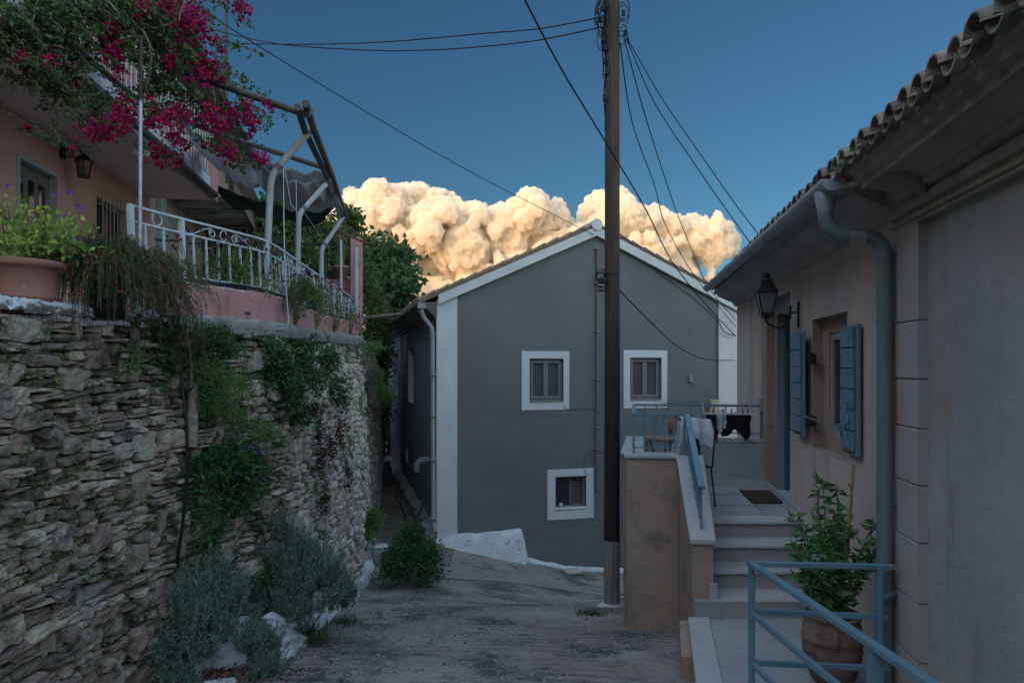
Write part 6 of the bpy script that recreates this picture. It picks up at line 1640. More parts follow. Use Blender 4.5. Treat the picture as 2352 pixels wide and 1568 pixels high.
# grass blades
def grass(name,label,cx,cy,Y,w,n,h,m='grass',kind=None,spread=None,z=None,cat='grass'):
    c=P(cx,cy,Y); k=MB()
    for i in range(n):
        x=c.x+random.gauss(0,w*.45); y=Y+random.gauss(0,(spread or w*.4)); zz=zg(x,y)-.01 if z is None else z
        a=random.uniform(0,6.3); l=h*random.uniform(.5,1.1); d=V(math.cos(a),math.sin(a),0); bw=.0035
        s_=d.cross(V(0,0,1))*bw; p=V(x,y,zz); q=p+d*l*.25+V(0,0,l*.7); r=p+d*l*.75+V(0,0,l*.85)
        k.add([p-s_,p+s_,q+s_*.8,q-s_*.8,r],[(0,1,2,3),(3,2,4)])
    o=k.build(name,M[m]); tag(o,label,cat,kind=kind or 'stuff'); return o
grass('grass_tuft','long green grass tuft at the corner of the whitewashed plant bed',700,1450,6.95,.28,260,.26)
grass('grass_tuft','low grass tuft at the right side of the white kerb',790,1418,8.0,.2,130,.10)
grass('grass_tuft','flat grass tuft growing at the foot of the utility pole',1358,1421,8.6,.22,240,.09)
grass('grass_tuft','single thin weed standing on the lane',872,1400,8.3,.05,14,.2)
grass('grass_tuft','blades of grass hanging from the lower left of the stone wall',30,1250,4.35,.12,40,.22,z=P(0,1250,4.35).z)
# lavender bushes
def lavender(base,R,H,n,label,lean=(0,0)):
    b=Vector(base); t=thing('lavender_bush',label,'shrub',b,'grey green lavender bushes'); k=MB(); C=[];D=[];S=[]
    subs=[]
    for i in range(120):
        a=random.uniform(0,2*PI); e=random.uniform(.0,1)**.6; subs.append((V(math.cos(a)*e*R*.86+lean[0]*e,math.sin(a)*e*R*.62+lean[1]*e,((1-e**2.2)*H*.62+.10)*random.uniform(.12,1)**.55+random.uniform(-.05,.05)),a,e))
    for i in range(n):
        sc__,a,e=random.choice(subs); a+=random.gauss(0,.6)
        p0=b+sc__+V(random.gauss(0,.035),random.gauss(0,.035),-.10); Ln=random.uniform(.15,.32)
        end=p0+V(math.cos(a)*Ln*(.35+.5*e)*random.random(),math.sin(a)*Ln*(.3+.4*e)*random.random(),Ln*random.uniform(.75,1.05))
        mid=p0.lerp(end,.5)+V(math.cos(a),math.sin(a),-.3)*.02; 
        k.tube([p0,mid,end],.003,4,cap=False)
        m_=12
        for j in range(m_):
            f=lerp(.05,1.0,j/m_); p=(p0.lerp(mid,f*2) if f<.5 else mid.lerp(end,f*2-1)); dv=(end-mid).normalized()
            for q in range(2):
                rd=V(random.gauss(0,1),random.gauss(0,1),random.gauss(0,1)); C.append(p); D.append(dv*.9+rd.normalized()*.75); S.append(random.uniform(.034,.056)*(1.15-.45*f))
    k.build('stem',M['l_lav'],t); k=MB(); S=np.array(S); k.leaves(C,D,S,S*.26,fold=.1,curl=.12); k.build('foliage',M['l_lav'],t)
random.seed(5)
lavender(V(-2.66,5.75,-2.60),.70,1.30,2300,'larger lavender bush in front at the foot of the near stone wall')
lavender(V(-2.36,6.8,-2.45),.62,1.32,1800,'second lavender bush behind, leaning against the stone wall corner',(.15,.1))
creeper('bed_groundcover','dark leafy plant between the lavender bushes and the white stones',[wb_(655,1345,6.75,34,30,.15),wb_(610,1320,6.6,30,30,.15),wb_(690,1360,7.0,24,24,.12)],1500,.045,.5,M['l_dk'],'plant')
# planter & shrubs by the path
pl_=thing('white_planter','white box planter with mixed green herbs at the foot of the wall end','planter',V(-2.98,13.0,-3.75))
c=V(-2.86,13.05,-3.72); k=MB(); k.hexa([c+V(x*.2,y*.16,0) for x,y in ((-1,-1),(1,-1),(1,1),(-1,1))]+[c+V(x*.24,y*.19,.42) for x,y in ((-1,-1),(1,-1),(1,1),(-1,1))]); k.build('box',M['white'],pl_,bevel=.01)
B=[bl(838,1215,13,28,28),bl(860,1190,13.1,20,24),bl(835,1240,12.9,24,22),bl(845,1180,13.3,18,14)]
clump_leaves([c for c,_ in B],[r for _,r in B],2200,.055,.5,M['l_mid'],'foliage',pl_,shell=.3)
lv=[bl(872,1200,13.3,12,26)]; clump_leaves([c for c,_ in lv],[r for _,r in lv],500,.05,.2,M['l_lav'],'foliage',pl_,shell=.1)
k=MB(); c2=V(-2.50,12.9,-3.74); k.lathe(c2,[(.001,0),(.12,0),(.15,.35),(.16,.36),(.155,.38),(.001,.36)],16); tag(k.build('white_pot',M['white']),'round white pot half hidden between the planter and the leafy bush','pot')
t=thing('leafy_bush','rounded bright green bush growing on the lane edge beside the path','shrub',V(-2.0,11.9,-3.7))
B=[bl(925,1290,11.6,42,36),bl(960,1270,11.9,40,40),bl(900,1300,11.4,32,28),bl(985,1310,11.6,28,24),bl(935,1240,11.9,28,26),bl(950,1220,12,16,16),bl(990,1280,11.8,26,20)]
clump_leaves([c for c,_ in B],[r for _,r in B],5200,.075,.42,M['l_dk'],'foliage',t,shell=.35,sub=10,up=.5)
k=MB()
for c,r in B:
    for i in range(8):
        e=Vector(c)+V(random.gauss(0,.5)*r[0],random.gauss(0,.5)*r[1],r[2]*random.uniform(.2,1.2)); k.tube([V(-1.8,11.7,-3.7),Vector(c),e],.006,4)
k.build('stem',M['bark'],t)
# fallen leaves
k=MB();C=[];D=[];C2=[];D2=[]
for i in range(2600):
    x=random.gauss(-2.75,.42); y=random.gauss(5.55,.30)
    if x<-3.2 or y<4.6: continue
    z=zg(x,y)+.008+abs(random.gauss(0,.018))
    (C if random.random()<.8 else C2).append((x,y,z)); (D if len(C)>len(D) else D2).append((random.gauss(0,1),random.gauss(0,1),random.gauss(0,.25)))
for i in range(160):
    x=random.uniform(-2.6,-.4);y=random.uniform(5.3,9); C.append((x,y,zg(x,y)+.014)); D.append((random.gauss(0,1),random.gauss(0,1),.1))
k.leaves(C,D,[.035]*len(C),[.024]*len(C)); tag(k.build('fallen_leaves',M['f_leaf']),'brown leaf litter on the ground under the stone wall','leaf litter',kind='stuff')
k=MB(); k.leaves(C2,D2,[.032]*len(C2),[.028]*len(C2)); tag(k.build('fallen_petals',M['f_pet']),'withered magenta petals scattered over the leaf litter','petals',kind='stuff')
k=MB(); 
for i in range(7):
    pass
k.bar(V(-2.95,4.95,zg(-2.9,5)+.0),V(-2.2,5.45,zg(-2.3,5.45)+.0),.12,.07); tag(k.build('white_edging',M['limew'],bevel=.02),'low whitewashed edging stone at the bottom of the photo beside the leaf litter','edging')
k=MB(); 
ps=P(1314,1301,15.0); stone_np(k,(ps.x,14.9,zg(ps.x,14.9)+.05),(1,.2,0),(0,-1,0),.36,.10,.14,4,.12); tag(k.build('flat_stone',M['stonep']),'flat loose stone lying against the plinth of the grey house','stone')

# potted plants on the near wall
bp_=thing('terracotta_planter','big terracotta pot with a variegated violet flowered shrub on the near wall top','potted plant',P(40,706,4.55))
c=V(-3.28,4.6,.36)
k=MB(); k.lathe(c,[(.001,0),(.17,0),(.18,.01),(.188,.09),(.20,.095),(.20,.11),(.193,.12),(.205,.30),(.235,.305),(.24,.345),(.225,.35),(.21,.33),(.001,.31)],36); k.build('pot',M['terra'],bp_)
B=[(tuple(c+V(.02,0,.48)),(.24,.2,.13)),(tuple(c+V(.22,.05,.56)),(.12,.12,.10)),(tuple(c+V(.13,0,.45)),(.18,.15,.08)),(tuple(c+V(-.15,0,.46)),(.2,.18,.14)),(tuple(c+V(-.12,0,.68)),(.08,.1,.10)),(tuple(c+V(.30,.1,.45)),(.08,.08,.05))]
clump_leaves([q for q,_ in B],[r for _,r in B],950,.058,.5,M['l_var'],'foliage',bp_,shell=.35,sub=6,up=.5)
k=MB(); random.seed(8)
for q,r in B:
    for i in range(6):
        q=Vector(q); e=q+V(random.gauss(0,.6)*r[0],random.gauss(0,.6)*r[1],random.uniform(.0,1)*r[2]); k.tube([c+V(0,0,.3),c.lerp(q,.8)+V(0,0,.04),e],.004,4)
k.build('stem',M['bark'],bp_)
C=[];D=[]
for x,y in ((112,463),(128,446),(158,440),(166,443),(180,475),(192,480),(148,497),(177,548),(12,560),(20,427),(75,500)):
    q=P(x,y,4.5)
    for i in range(5): C.append(q+V(random.gauss(0,.006),0,random.gauss(0,.006))); D.append(V(math.cos(i*1.26),-.4,math.sin(i*1.26)))
k=MB(); k.leaves(C,D,[.02]*len(C),[.018]*len(C)); build_split(k,'violet_flower',M['l_purp'],bp_)
# coral fountain plant in black pot
rs=thing('fountain_plant','arching fine stemmed plant with red tubular flowers in a black pot on the wall top','potted plant',P(240,712,5.0))
c=V(-2.98,5.02,.36)
k=MB(); k.lathe(c,[(.001,0),(.115,0),(.135,.22),(.15,.225),(.15,.25),(.135,.25),(.001,.23)],24); k.build('pot',M['blackp'],rs)
k=MB(); kf=MB(); C=[];D=[];S=[];FC=[];FD=[]
random.seed(77)
for i in range(900):
    a=random.uniform(0,2*PI); R_=random.uniform(.08,.56); 
    if math.cos(a)>.2 and random.random()<.4: R_*=1.35
    H_=random.uniform(.10,.38)*(1.35-.6*R_/.6); drop=random.uniform(.05,.38)+(.25 if random.random()<.15 else 0)
    p0=c+V(math.cos(a)*.05,math.sin(a)*.05,.22); pts=[]
    for j in range(12):
        t=j/11; r=R_*math.sin(t*PI/2)**.9; z=H_*math.sin(min(1,t*1.7)*PI/2)*(1)-drop*max(0,t-.35)**1.6*2.0
        pts.append(p0+V(math.cos(a)*r,math.sin(a)*r*.8,z)+V(random.gauss(0,.005),random.gauss(0,.005),0))
    k.tube(pts,.0018,3,cap=False)
    for j in range(3,12):
        for q in range(5):
            p=pts[j-1].lerp(pts[j],random.random()); C.append(p); D.append(V(random.gauss(0,1),random.gauss(0,1),random.gauss(-.5,.8))); S.append(random.uniform(.016,.036))
    if random.random()<.5:
        for q in range(random.choice((1,2,3))): p=pts[random.randint(6,11)]; FC.append(p+V(random.gauss(0,.01),random.gauss(0,.01),0)); FD.append(V(random.gauss(0,.25),random.gauss(0,.25),-1))
k.build('stem',M['l_rus'],rs)
k=MB(); S=np.array(S); k.leaves(C,D,S,S*.14,fold=.05); k.build('foliage',M['l_rus'],rs)
k=MB()
for p,d in zip(FC,FD): k.tube([p,p+d.normalized()*.022],.0028,5)
k.build('red_flower',M['l_red'],rs)
# trailing shoots of the fountain plant down the wall
t=thing('trailing_shoots','thin shoots with red flowers trailing down the corner of the near wall','climbing plant',P(412,720,5.6))
k=MB();C=[];D=[];FC=[]
for i in range(46):
    x=random.uniform(385,470); y0=random.uniform(640,700); y1=random.uniform(740,880); Y=5.55
    pts=[P(lerp(x-40,x,min(1,t_*2))+random.gauss(0,2),lerp(y0,y1,t_),Y+random.gauss(0,.02)) for t_ in np.linspace(0,1,8)]
    k.tube(pts,.0018,3,cap=False)
    for p in pts:
        for q in range(5): C.append(p+V(random.gauss(0,.01),0,random.gauss(0,.01))); D.append(V(random.gauss(0,1),random.gauss(0,1),-1))
        if random.random()<.28: FC.append(p)
k.build('stem',M['l_rus'],t)
k=MB(); k.leaves(C,D,[.022]*len(C),[.004]*len(C)); k.build('foliage',M['l_rus'],t)
k=MB()
for p in FC: k.tube([p,p+V(0,0,-.024)],.003,5)
build_split(k,'red_flower',M['l_red'],t)
# globe flowers along the railing
random.seed(50)
def globe(y,d,h,label,spread=.16,ns=22,lf=110):
    b=rp(y,.48,d); t=thing('globe_flower_plant',label,'flowering plant',b,'globe flower plants along the railing'); k=MB();C=[];D=[];H=[]
    for i in range(ns):
        a=random.uniform(0,6.3); r=random.uniform(.02,spread)*1.5; hh=h*random.uniform(.45,1.05); e=b+V(math.cos(a)*r,math.sin(a)*r*1.3,hh); m_=b.lerp(e,.5)+V(random.gauss(0,.03),random.gauss(0,.03),0)
        k.tube([b+V(math.cos(a)*.03,math.sin(a)*.03,0),m_,e],.0035,4); H.append(e)
        for j in range(lf//ns):
            p=b.lerp(m_,random.uniform(.2,1)) if random.random()<.6 else m_.lerp(e,random.random()*.6); C.append(p); D.append(V(random.gauss(0,1),random.gauss(0,1),random.gauss(-.6,.6)))
    k.build('stem',M['l_bean'],t); k=MB(); k.leaves(C,D,RNG.uniform(.05,.10,len(C)),RNG.uniform(.02,.035,len(C)),curl=.5); k.build('foliage',M['l_bean'],t)
    k=MB()
    for e in H: k.lathe(e,[(.001,-.013),(.012,-.008),(.0155,.001),(.011,.011),(.001,.015)],7)
    build_split(k,'flower',M['l_mag'],t,0)
spec=[(6.12,-.12,.78),(6.4,-.14,.82),(6.66,-.12,.84),(6.92,-.12,.80),(7.3,-.10,.74),(7.75,.04,.62),(8.3,-.08,.74),(9.0,.02,.70),(9.7,-.06,.78),(10.4,.02,.8),(11.2,-.04,.78),(12.0,.02,.76),(12.8,-.04,.72),(13.4,.0,.62)]
nm=['first','second','third','fourth','fifth','sixth','seventh','eighth','ninth','tenth','eleventh','twelfth','thirteenth','last']
for (y,d,h),o_ in zip(spec,nm): globe(y,d,h,f'{o_} globe flower plant with purple balls counted along the white railing from its near end',ns=24 if y<9 else 34,lf=150)
pb_=thing('planter_box','black plastic planter with a rounded green basil bush behind the railing','planter',rp(6.35,.5,-.3))
c=P(520,640,6.6); c.z=.62; k=MB(); k.hexa([c+V(x*.14,y*.09,0) for x,y in ((-1,-1),(1,-1),(1,1),(-1,1))]+[c+V(x*.16,y*.10,.16) for x,y in ((-1,-1),(1,-1),(1,1),(-1,1))]); k.build('box',M['blackp'],pb_,bevel=.006)
clump_leaves([tuple(c+V(0,0,.30))],[(.17,.14,.15)],2600,.03,.6,M['l_mid'],'foliage',pb_,shell=.4,sub=8)
creeper('red_trailer','dark trailing plant with small red flowers spilling over the pink parapet past the bend',[bl(672,680,7.3,16,34),bl(695,660,7.7,20,30),bl(720,690,8.3,16,24),bl(668,700,7.25,10,20)],2400,.028,.3,M['l_rus'],'trailing plant')
creeper('green_trailer','small bright green bush spilling over the pink parapet',[bl(708,668,7.7,18,22),bl(722,680,8.2,14,14)],1500,.03,.5,M['l_mid'],'trailing plant')
k=MB(); C=[];D=[]; c=P(811,731,13.3)
for i in range(34): C.append(c+V(random.gauss(0,.025),random.gauss(0,.02),random.gauss(0,.03))); D.append(V(random.gauss(0,1),-.6,random.gauss(0,1)))
k.leaves(C,D,[.075]*34,[.05]*34); tag(k.build('orange_marigold',M['l_orange']),'single orange marigold bloom near the far end of the railing','flower')

# ---------------------------------------------------------------- bougainvillea
bo=thing('bougainvillea','big bougainvillea with magenta blooms climbing over the pergola in the upper left','climbing plant',P(320,560,6.3))
Z=lambda x: x*.2712
random.seed(99)
FLW=[(1220,25,50),(1420,40,50),(1530,90,60),(1570,150,60),(1620,210,50),(1560,190,40),(1690,150,40),(1710,230,40),(1640,50,40),(1100,100,30),(1160,130,20),(2020,40,45),(2060,90,40),(2040,150,20),(630,190,30),(970,240,45),(1010,300,25),(1520,300,40),(1590,295,25),(1400,345,20),(1650,365,30),(1770,310,30),(1820,325,20),(1870,400,30),(1895,435,15),(90,455,40),(170,480,35),(265,500,45),(420,515,40),(370,535,20),(900,390,50),(940,430,50),(1000,520,50),(1010,580,40),(650,620,50),(630,680,30),(1430,510,40),(1470,540,25),(1640,500,40),(1700,540,60),(1760,590,60),(1740,640,40),(1870,590,40),(1870,650,40),(1600,670,22),(1060,810,25),(1260,800,35),(1290,830,20),(1060,880,35),(980,910,30),(1010,970,40),(1080,930,20),(1145,970,30),(940,1050,30),(1060,1080,40),(990,1020,35),(780,1080,40),(670,1090,25),(740,1120,25),(860,1140,40),(900,1120,45),(940,1150,25),(1660,830,30),(1780,900,30),(1790,960,25),(1500,920,30),(1550,950,40),(1600,980,30),(1320,970,30),(1370,1020,40),(1460,1000,50),(1280,1040,35),(1240,1060,25),(1750,1010,60),(1830,1030,60),(1870,1050,50),(1930,960,20),(1975,940,40),(2050,910,40),(2100,920,40),(2040,1000,50),(2110,1010,50),(2150,1050,40),(2160,1090,20),(2100,1150,15),(1960,1040,30),(2260,890,30),(2310,930,25),(1465,1160,50),(1530,1200,25),(1540,1090,20),(1590,1240,30),(1310,1290,45),(1350,1280,30),(1480,1310,35),(1490,1380,35),(1350,1400,20),(1730,1230,18),(1800,1240,20),(1890,1260,45),(1940,1280,50),(1980,1310,30),(2170,1310,30),(2200,1330,25),(2250,1350,30),(230,1090,25),(610,1250,20),(630,1290,20)]
def bdep(x,y): return lerp(5.9,7.3,min(1,x/2300))+random.gauss(0,.22)
BR=[];FC=[];FD=[];FS=[]
for x,y,r in FLW:
    Y=bdep(x,y)-.25; c=P(Z(x),Z(y),Y); R_=Z(r)/F*Y; nb=max(6,int((r/10)**2*1.25)); BR.append((x,y,Y))
    for i in range(nb):
        g_=V(random.gauss(0,.72)*R_,random.gauss(0,.72)*R_,random.gauss(0,.9)*R_); a0=V(random.gauss(0,1),random.gauss(-.6,1),random.gauss(0,1)).normalized()
        e1=a0.cross(V(0,0,1)); e1=e1.normalized() if e1.length>.1 else V(1,0,0); e2=a0.cross(e1)
        for q in range(3):
            th=q*2.094+i; FC.append(c+g_); FD.append(a0*.55+e1*math.cos(th)+e2*math.sin(th)); FS.append(random.uniform(.028,.044))
FS=np.array(FS); k=MB(); k.leaves(FC,FD,FS,FS*.85,fold=.15,curl=.25); 
LC=[];LD=[];LSz=[]
st_=MB()
def strand(pts,dens,size=.045,drop=.0,r=.004,spread=.02):
    # pts in zoom coordinates
    P3=[P(Z(x),Z(y),bdep(x,y) if len(q)==0 else q[0]) for x,y,*q in pts]
    for i in range(1,len(P3)): P3[i].y=lerp(P3[i].y,P3[i-1].y,.5)
    out=[];n=len(P3)
    for i in range(n-1):
        p0=P3[max(i-1,0)];p1=P3[i];p2=P3[i+1];p3=P3[min(i+2,n-1)]
        for j in range(6):
            t=j/6; out.append(.5*((2*p1)+(-p0+p2)*t+(2*p0-5*p1+4*p2-p3)*t*t+(-p0+3*p1-3*p2+p3)*t**3)+V(random.gauss(0,.006),random.gauss(0,.006),random.gauss(0,.006)))
    out.append(P3[-1]); st_.tube(out,r,4,cap=False)
    for a,b in zip(out,out[1:]):
        L_=(b-a).length; m=int(L_*dens+random.random())
        for q in range(m):
            LC.append(a.lerp(b,random.random())+V(random.gauss(0,spread),random.gauss(0,spread),random.gauss(0,spread))); LD.append(V(random.gauss(0,1),random.gauss(0,1),random.gauss(-.4,.8))); LSz.append(size*random.uniform(.6,1.3))
def wander(x,y,ang,n,step,dens,size=.045,droop=.12,r=.003):
    pts=[(x,y)]
    for i in range(n):
        ang+=random.gauss(0,.35); x+=math.cos(ang)*step; y+=math.sin(ang)*step+droop*step*i*.25; pts.append((x,y))
    strand(pts,dens,size,r=r)
# guided strands
for s_,d_ in [([(400,600),(500,800),(430,1000),(520,1150),(530,1250)],60),([(520,830),(640,1000),(700,1080),(940,1150)],35),([(760,700),(830,900),(850,1100)],60),([(130,690),(280,720),(420,760)],50),([(130,1060),(300,1090),(480,1090)],45),([(350,780),(380,900),(450,960)],50),
  ([(2000,700),(2080,760),(2150,740)],50),([(1960,730),(2060,830),(2200,960),(2331,1150)],70),([(2150,900),(2260,1020),(2331,1070)],50),([(1640,340),(1780,350),(1900,375),(2020,370),(2190,440)],32),([(1850,-60),(1880,20),(1920,70),(1960,60)],40),([(1600,860),(1750,1000),(1900,1080),(2000,1150),(2100,1250)],50),([(1500,1050),(1700,1180),(1900,1300),(2100,1400),(2250,1440)],35),([(1250,900),(1500,1000),(1800,1120),(2000,1180)],40),([(1300,1250),(1400,1300),(1420,1380)],45),([(1100,800),(1000,950),(900,1100)],40),([(200,1060),(330,1110),(480,1200),(600,1270)],30),([(1000,150),(1300,350),(1650,640),(1900,900),(2000,1050)],45),([(600,380),(800,560),(1000,740),(1180,860),(1400,960)],50),([(0,210),(130,240),(260,200),(400,100),(480,0)],15),([(1250,0),(1300,200),(1230,400),(1260,600)],35)]:
    strand(s_,d_,.045 if s_[0][0]!=1640 else .07,r=.005)
# older woody limbs
for s_ in [[(1200,820),(1210,500),(1190,260),(1000,120),(700,60),(400,100),(100,250),(0,340)],[(1200,400),(1100,340),(1400,420),(1700,560),(1900,760)],[(1190,260),(1400,100),(1620,0)],[(1000,120),(900,0)],[(700,60),(560,300),(640,500)],[(100,250),(0,400),(160,400),(500,380)]]:
    strand(s_,6,.045,r=.014)
# foliage masses as many random twigs
MASS=[(100,80,170,120,34),(350,150,220,140,60),(500,60,200,90,46),(750,120,220,120,60),(1000,60,220,90,50),(1250,120,200,130,50),(1450,60,160,80,26),(620,320,240,90,44),(900,300,220,90,40),(1150,330,180,90,28),(1380,360,180,90,24),(1450,480,150,90,22),(200,380,200,90,30),(380,620,130,90,34),(280,560,120,60,16),(540,720,90,60,20),(700,480,130,80,18),(1500,620,150,100,16),(1350,640,120,90,14),(1700,880,120,80,16),(1250,860,110,60,16),(1450,740,120,60,12),(1900,700,80,80,8),(1900,860,60,70,8),(820,800,60,80,12),(1900,1230,90,40,12),(2080,1350,60,40,8),(1750,520,100,60,10),(1640,340,60,40,8)]
for x,y,rx,ry,n in MASS:
    for i in range(int(n*.36)):
        wander(x+random.gauss(0,rx*.62),y+random.gauss(0,ry*.55),random.uniform(-.6,3.6),random.randint(3,6),32,46,.045)
for x,y,Y in BR:
    wander(x+random.uniform(-20,20),y+random.uniform(-20,20),random.uniform(-3.14,0),4,26,22,.038)
k.build('flower',M['l_bract'],bo)
st_.build('stem',M['bark'],bo)
k=MB(); LSz=np.array(LSz); k.leaves(LC,LD,LSz,LSz*.68,fold=.15,curl=.2); k.build('foliage',M['l_boug'],bo)
print('boug leaves',len(LC),'bracts',len(FC))

# ---------------------------------------------------------------- cumulus cloud bank, far away in the sun
CY=700.0
sil=[(760,440),(800,422),(835,424),(866,408),(890,430),(925,436),(960,428),(1000,434),(1030,444),(1065,452),(1095,462),(1140,474),(1172,478),(1180,446),(1208,430),(1235,448),(1262,462),(1290,484),(1320,502),(1345,500),(1372,472),(1383,446),(1405,440),(1440,446),(1462,470),(1490,478),(1530,476),(1555,500),(1575,484),(1605,482),(1640,490),(1665,506),(1684,530),(1688,555)]
random.seed(17)
cl=MB()
ICO=None
def ico(sub):
    bm=bmesh.new(); bmesh.ops.create_icosphere(bm,subdivisions=sub,radius=1); v=np.array([x.co[:] for x in bm.verts]); f=np.array([[q.index for q in x.verts] for x in bm.faces]); bm.free(); return v,f
IV,IF=ico(3)
def ball(px,py,r,Y=CY,ys=1.0):
    c=np.array(P(px,py,Y)); R_=r/F*Y; cl.np_add(c+IV*np.array([R_,R_*ys,R_]),IF,True)
def sily(x): return np.interp(x,[a for a,b in sil],[b for a,b in sil])
for i,x in enumerate(np.arange(770,1690,15)):      # crown of small puffs following the outline
    x+=random.uniform(-6,6); r=random.uniform(10,20); ball(x,sily(x)+r*.95,r,CY+random.uniform(-10,20))
for x in np.arange(775,1680,22):
    x+=random.uniform(-8,8); r=random.uniform(22,34); ball(x,sily(x)+r*1.3,r,CY+random.uniform(-8,14))
for i in range(260):
    x=random.uniform(700,1600); t=random.random(); y=lerp(sily(x)+45,760,t**.8); r=random.uniform(24,58)
    if x>1560 and y>600: continue
    if y-r*1.02<sily(x): r=max(15,(y-sily(x))*.85)
    ball(x,y,r,CY+random.uniform(-26,10)-10*t)
for x in range(775,1560,38):
    for y in range(int(sily(x))+78,760,45): ball(x,y,62,CY+34)
for i in range(160):
    x=random.uniform(740,1600); y=random.uniform(sily(x)+30,700); r=random.uniform(8,20)
    if x>1560 and y>600: continue
    ball(x,y,r,CY-20+random.uniform(-26,10))
for i in range(40):
    x=random.uniform(1500,1670); y=random.uniform(sily(min(x,1685))+22,585); ball(x,y,random.uniform(12,24),CY+random.uniform(-12,12))
for x,y,r in ((1612,575,16),(1630,590,14),(1650,585,16),(1672,580,15),(1690,572,13),(1705,570,10),(1640,605,10),(1560,640,20),(1545,690,30),(1570,600,18),(1635,640,8),(1648,650,9),(1590,660,12)): 
    for q in range(3): ball(x+random.uniform(-r,r)*.5,y+random.uniform(-r,r)*.3,r*random.uniform(.6,.95),CY+random.uniform(-6,6))
for i in range(50): ball(random.uniform(560,1560),random.uniform(700,820),random.uniform(40,60),CY+random.uniform(-5,25))
VA=(.925,.85,.75,1)
cm=bpy.data.materials.new('cloud_vapour'); cm.use_nodes=True; nt=cm.node_tree; nt.nodes.remove(nt.nodes['Principled BSDF'])
vs_=nt.nodes.new('ShaderNodeVolumeScatter'); vs_.inputs['Color'].default_value=(.90,.745,.54,1); vs_.inputs['Density'].default_value=.27; vs_.inputs['Anisotropy'].default_value=.0
va_=nt.nodes.new('ShaderNodeVolumeAbsorption'); va_.inputs['Color'].default_value=VA; va_.inputs['Density'].default_value=.27; vs_.inputs['Color'].default_value=VA; ad_=nt.nodes.new('ShaderNodeAddShader'); nt.links.new(vs_.outputs[0],ad_.inputs[0]); nt.links.new(va_.outputs[0],ad_.inputs[1]); nt.links.new(ad_.outputs[0],nt.nodes['Material Output'].inputs['Volume']); SC.cycles.volume_bounces=10; SC.cycles.max_bounces=12
co=cl.build('cloud',cm); tag(co,'huge golden cumulus cloud bank lit by the low sun behind the grey house','cloud',kind='stuff')
md=co.modifiers.new('rm','REMESH'); md.mode='VOXEL'; md.voxel_size=1.1; md.use_smooth_shade=True
md=co.modifiers.new('sm','SMOOTH'); md.factor=.6; md.iterations=10
def vor(name,size,strength,inv=True):
    t=bpy.data.textures.new(name,'VORONOI'); t.noise_scale=size; t.distance_metric='DISTANCE_SQUARED'; t.weight_1=1; t.noise_intensity=1.0
    m=co.modifiers.new(name,'DISPLACE'); m.texture=t; m.texture_coords='LOCAL'; m.strength=-strength; m.mid_level=.35
def cld(name,size,strength,depth=4):
    t=bpy.data.textures.new(name,'CLOUDS'); t.noise_scale=size; t.noise_depth=depth; m=co.modifiers.new(name,'DISPLACE'); m.texture=t; m.texture_coords='LOCAL'; m.strength=strength; m.mid_level=.5
cld('billow',30,14,2); cld('towers',60,18,1); vor('puffs',19,5.0); vor('puffs_small',8,4.2); cld('wisp',9,6.0,5)
md=co.modifiers.new('rm2','REMESH'); md.mode='VOXEL'; md.voxel_size=.85; md.use_smooth_shade=True
vor('puffs_tiny',4.6,2.6); cld('frill',3.4,2.6,5)

# ---------------------------------------------------------------- light, sky, camera
SKYT=(1,1,1); FRT=(.43,.665,.70); BKT=(12.3,8.75,5.75)
EL=math.radians(17); AZ=math.radians(232)     # compass style angle, sun behind and to the left of the photographer
w=bpy.data.worlds.new('World'); SC.world=w; w.use_nodes=True; nt=w.node_tree
sky=nt.nodes.new('ShaderNodeTexSky'); sky.sky_type='NISHITA'; sky.sun_disc=False; sky.sun_elevation=EL; sky.sun_rotation=AZ; sky.altitude=0; sky.air_density=1.0; sky.dust_density=.3; sky.ozone_density=3.5
bg=nt.nodes['Background']; bg.inputs['Strength'].default_value=.112
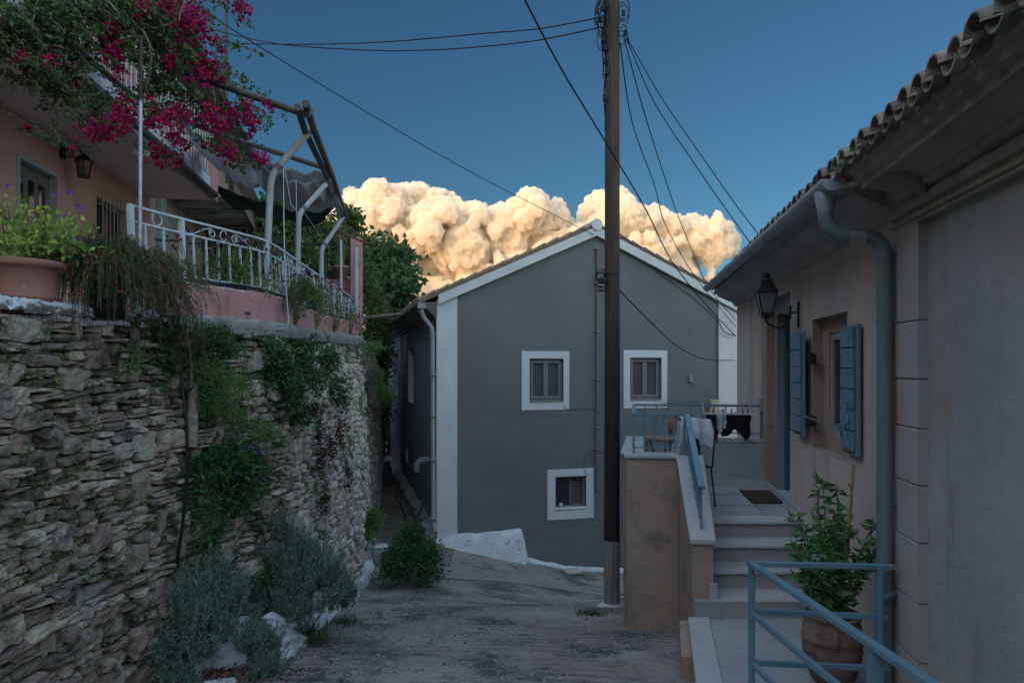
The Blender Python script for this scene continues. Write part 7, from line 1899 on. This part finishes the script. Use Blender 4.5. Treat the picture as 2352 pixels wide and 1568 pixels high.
# sky tint boosted overhead and behind the camera, added fill for the shaded lane
tcw=nt.nodes.new('ShaderNodeTexCoord'); dp_=nt.nodes.new('ShaderNodeVectorMath'); dp_.operation='DOT_PRODUCT'; nt.links.new(tcw.outputs['Generated'],dp_.inputs[0]); dp_.inputs[1].default_value=(-.05,-.6,.8)
mr_=nt.nodes.new('ShaderNodeMapRange'); mr_.interpolation_type='SMOOTHSTEP'; mr_.inputs['From Min'].default_value=-.04; mr_.inputs['From Max'].default_value=.62; mr_.inputs['To Min'].default_value=0; mr_.inputs['To Max'].default_value=1; nt.links.new(dp_.outputs['Value'],mr_.inputs['Value'])
vm=nt.nodes.new('ShaderNodeVectorMath'); vm.operation='SCALE'; vm.inputs['Scale'].default_value=1; nt.links.new(sky.outputs[0],vm.inputs[0])
v2=nt.nodes.new('ShaderNodeVectorMath'); v2.operation='MULTIPLY'; v2.inputs[1].default_value=SKYT; nt.links.new(vm.outputs[0],v2.inputs[0])
mb_=nt.nodes.new('ShaderNodeMix'); mb_.data_type='RGBA'; nt.links.new(mr_.outputs['Result'],mb_.inputs[0]); mb_.inputs[6].default_value=(*FRT,1); mb_.inputs[7].default_value=(*BKT,1); mb_.clamp_factor=True; nt.links.new(mb_.outputs[2],v2.inputs[1]); nt.links.new(v2.outputs[0],bg.inputs['Color'])
sd=bpy.data.lights.new('Sun','SUN'); sd.energy=2.0; sd.angle=math.radians(.5); sd.color=(1.0,.56,.24); so_=bpy.data.objects.new('Sun',sd); COL.objects.link(so_)
dirv=V(math.sin(AZ)*math.cos(EL),math.cos(AZ)*math.cos(EL),math.sin(EL)); so_.rotation_euler=dirv.to_track_quat('Z','Y').to_euler(); so_.location=(0,0,30)
cam=bpy.data.cameras.new('Camera'); co_=bpy.data.objects.new('Camera',cam); COL.objects.link(co_); SC.camera=co_
cam.sensor_width=36; cam.lens=24.0; cam.shift_y=(HY-784)/2352; co_.location=(0,0,0); co_.rotation_euler=(math.radians(90),0,0); cam.clip_start=.1; cam.clip_end=6000
SC.view_settings.view_transform='Standard'; SC.view_settings.look='None'; SC.view_settings.exposure=0; SC.view_settings.gamma=1; SC.view_settings.use_curve_mapping=False
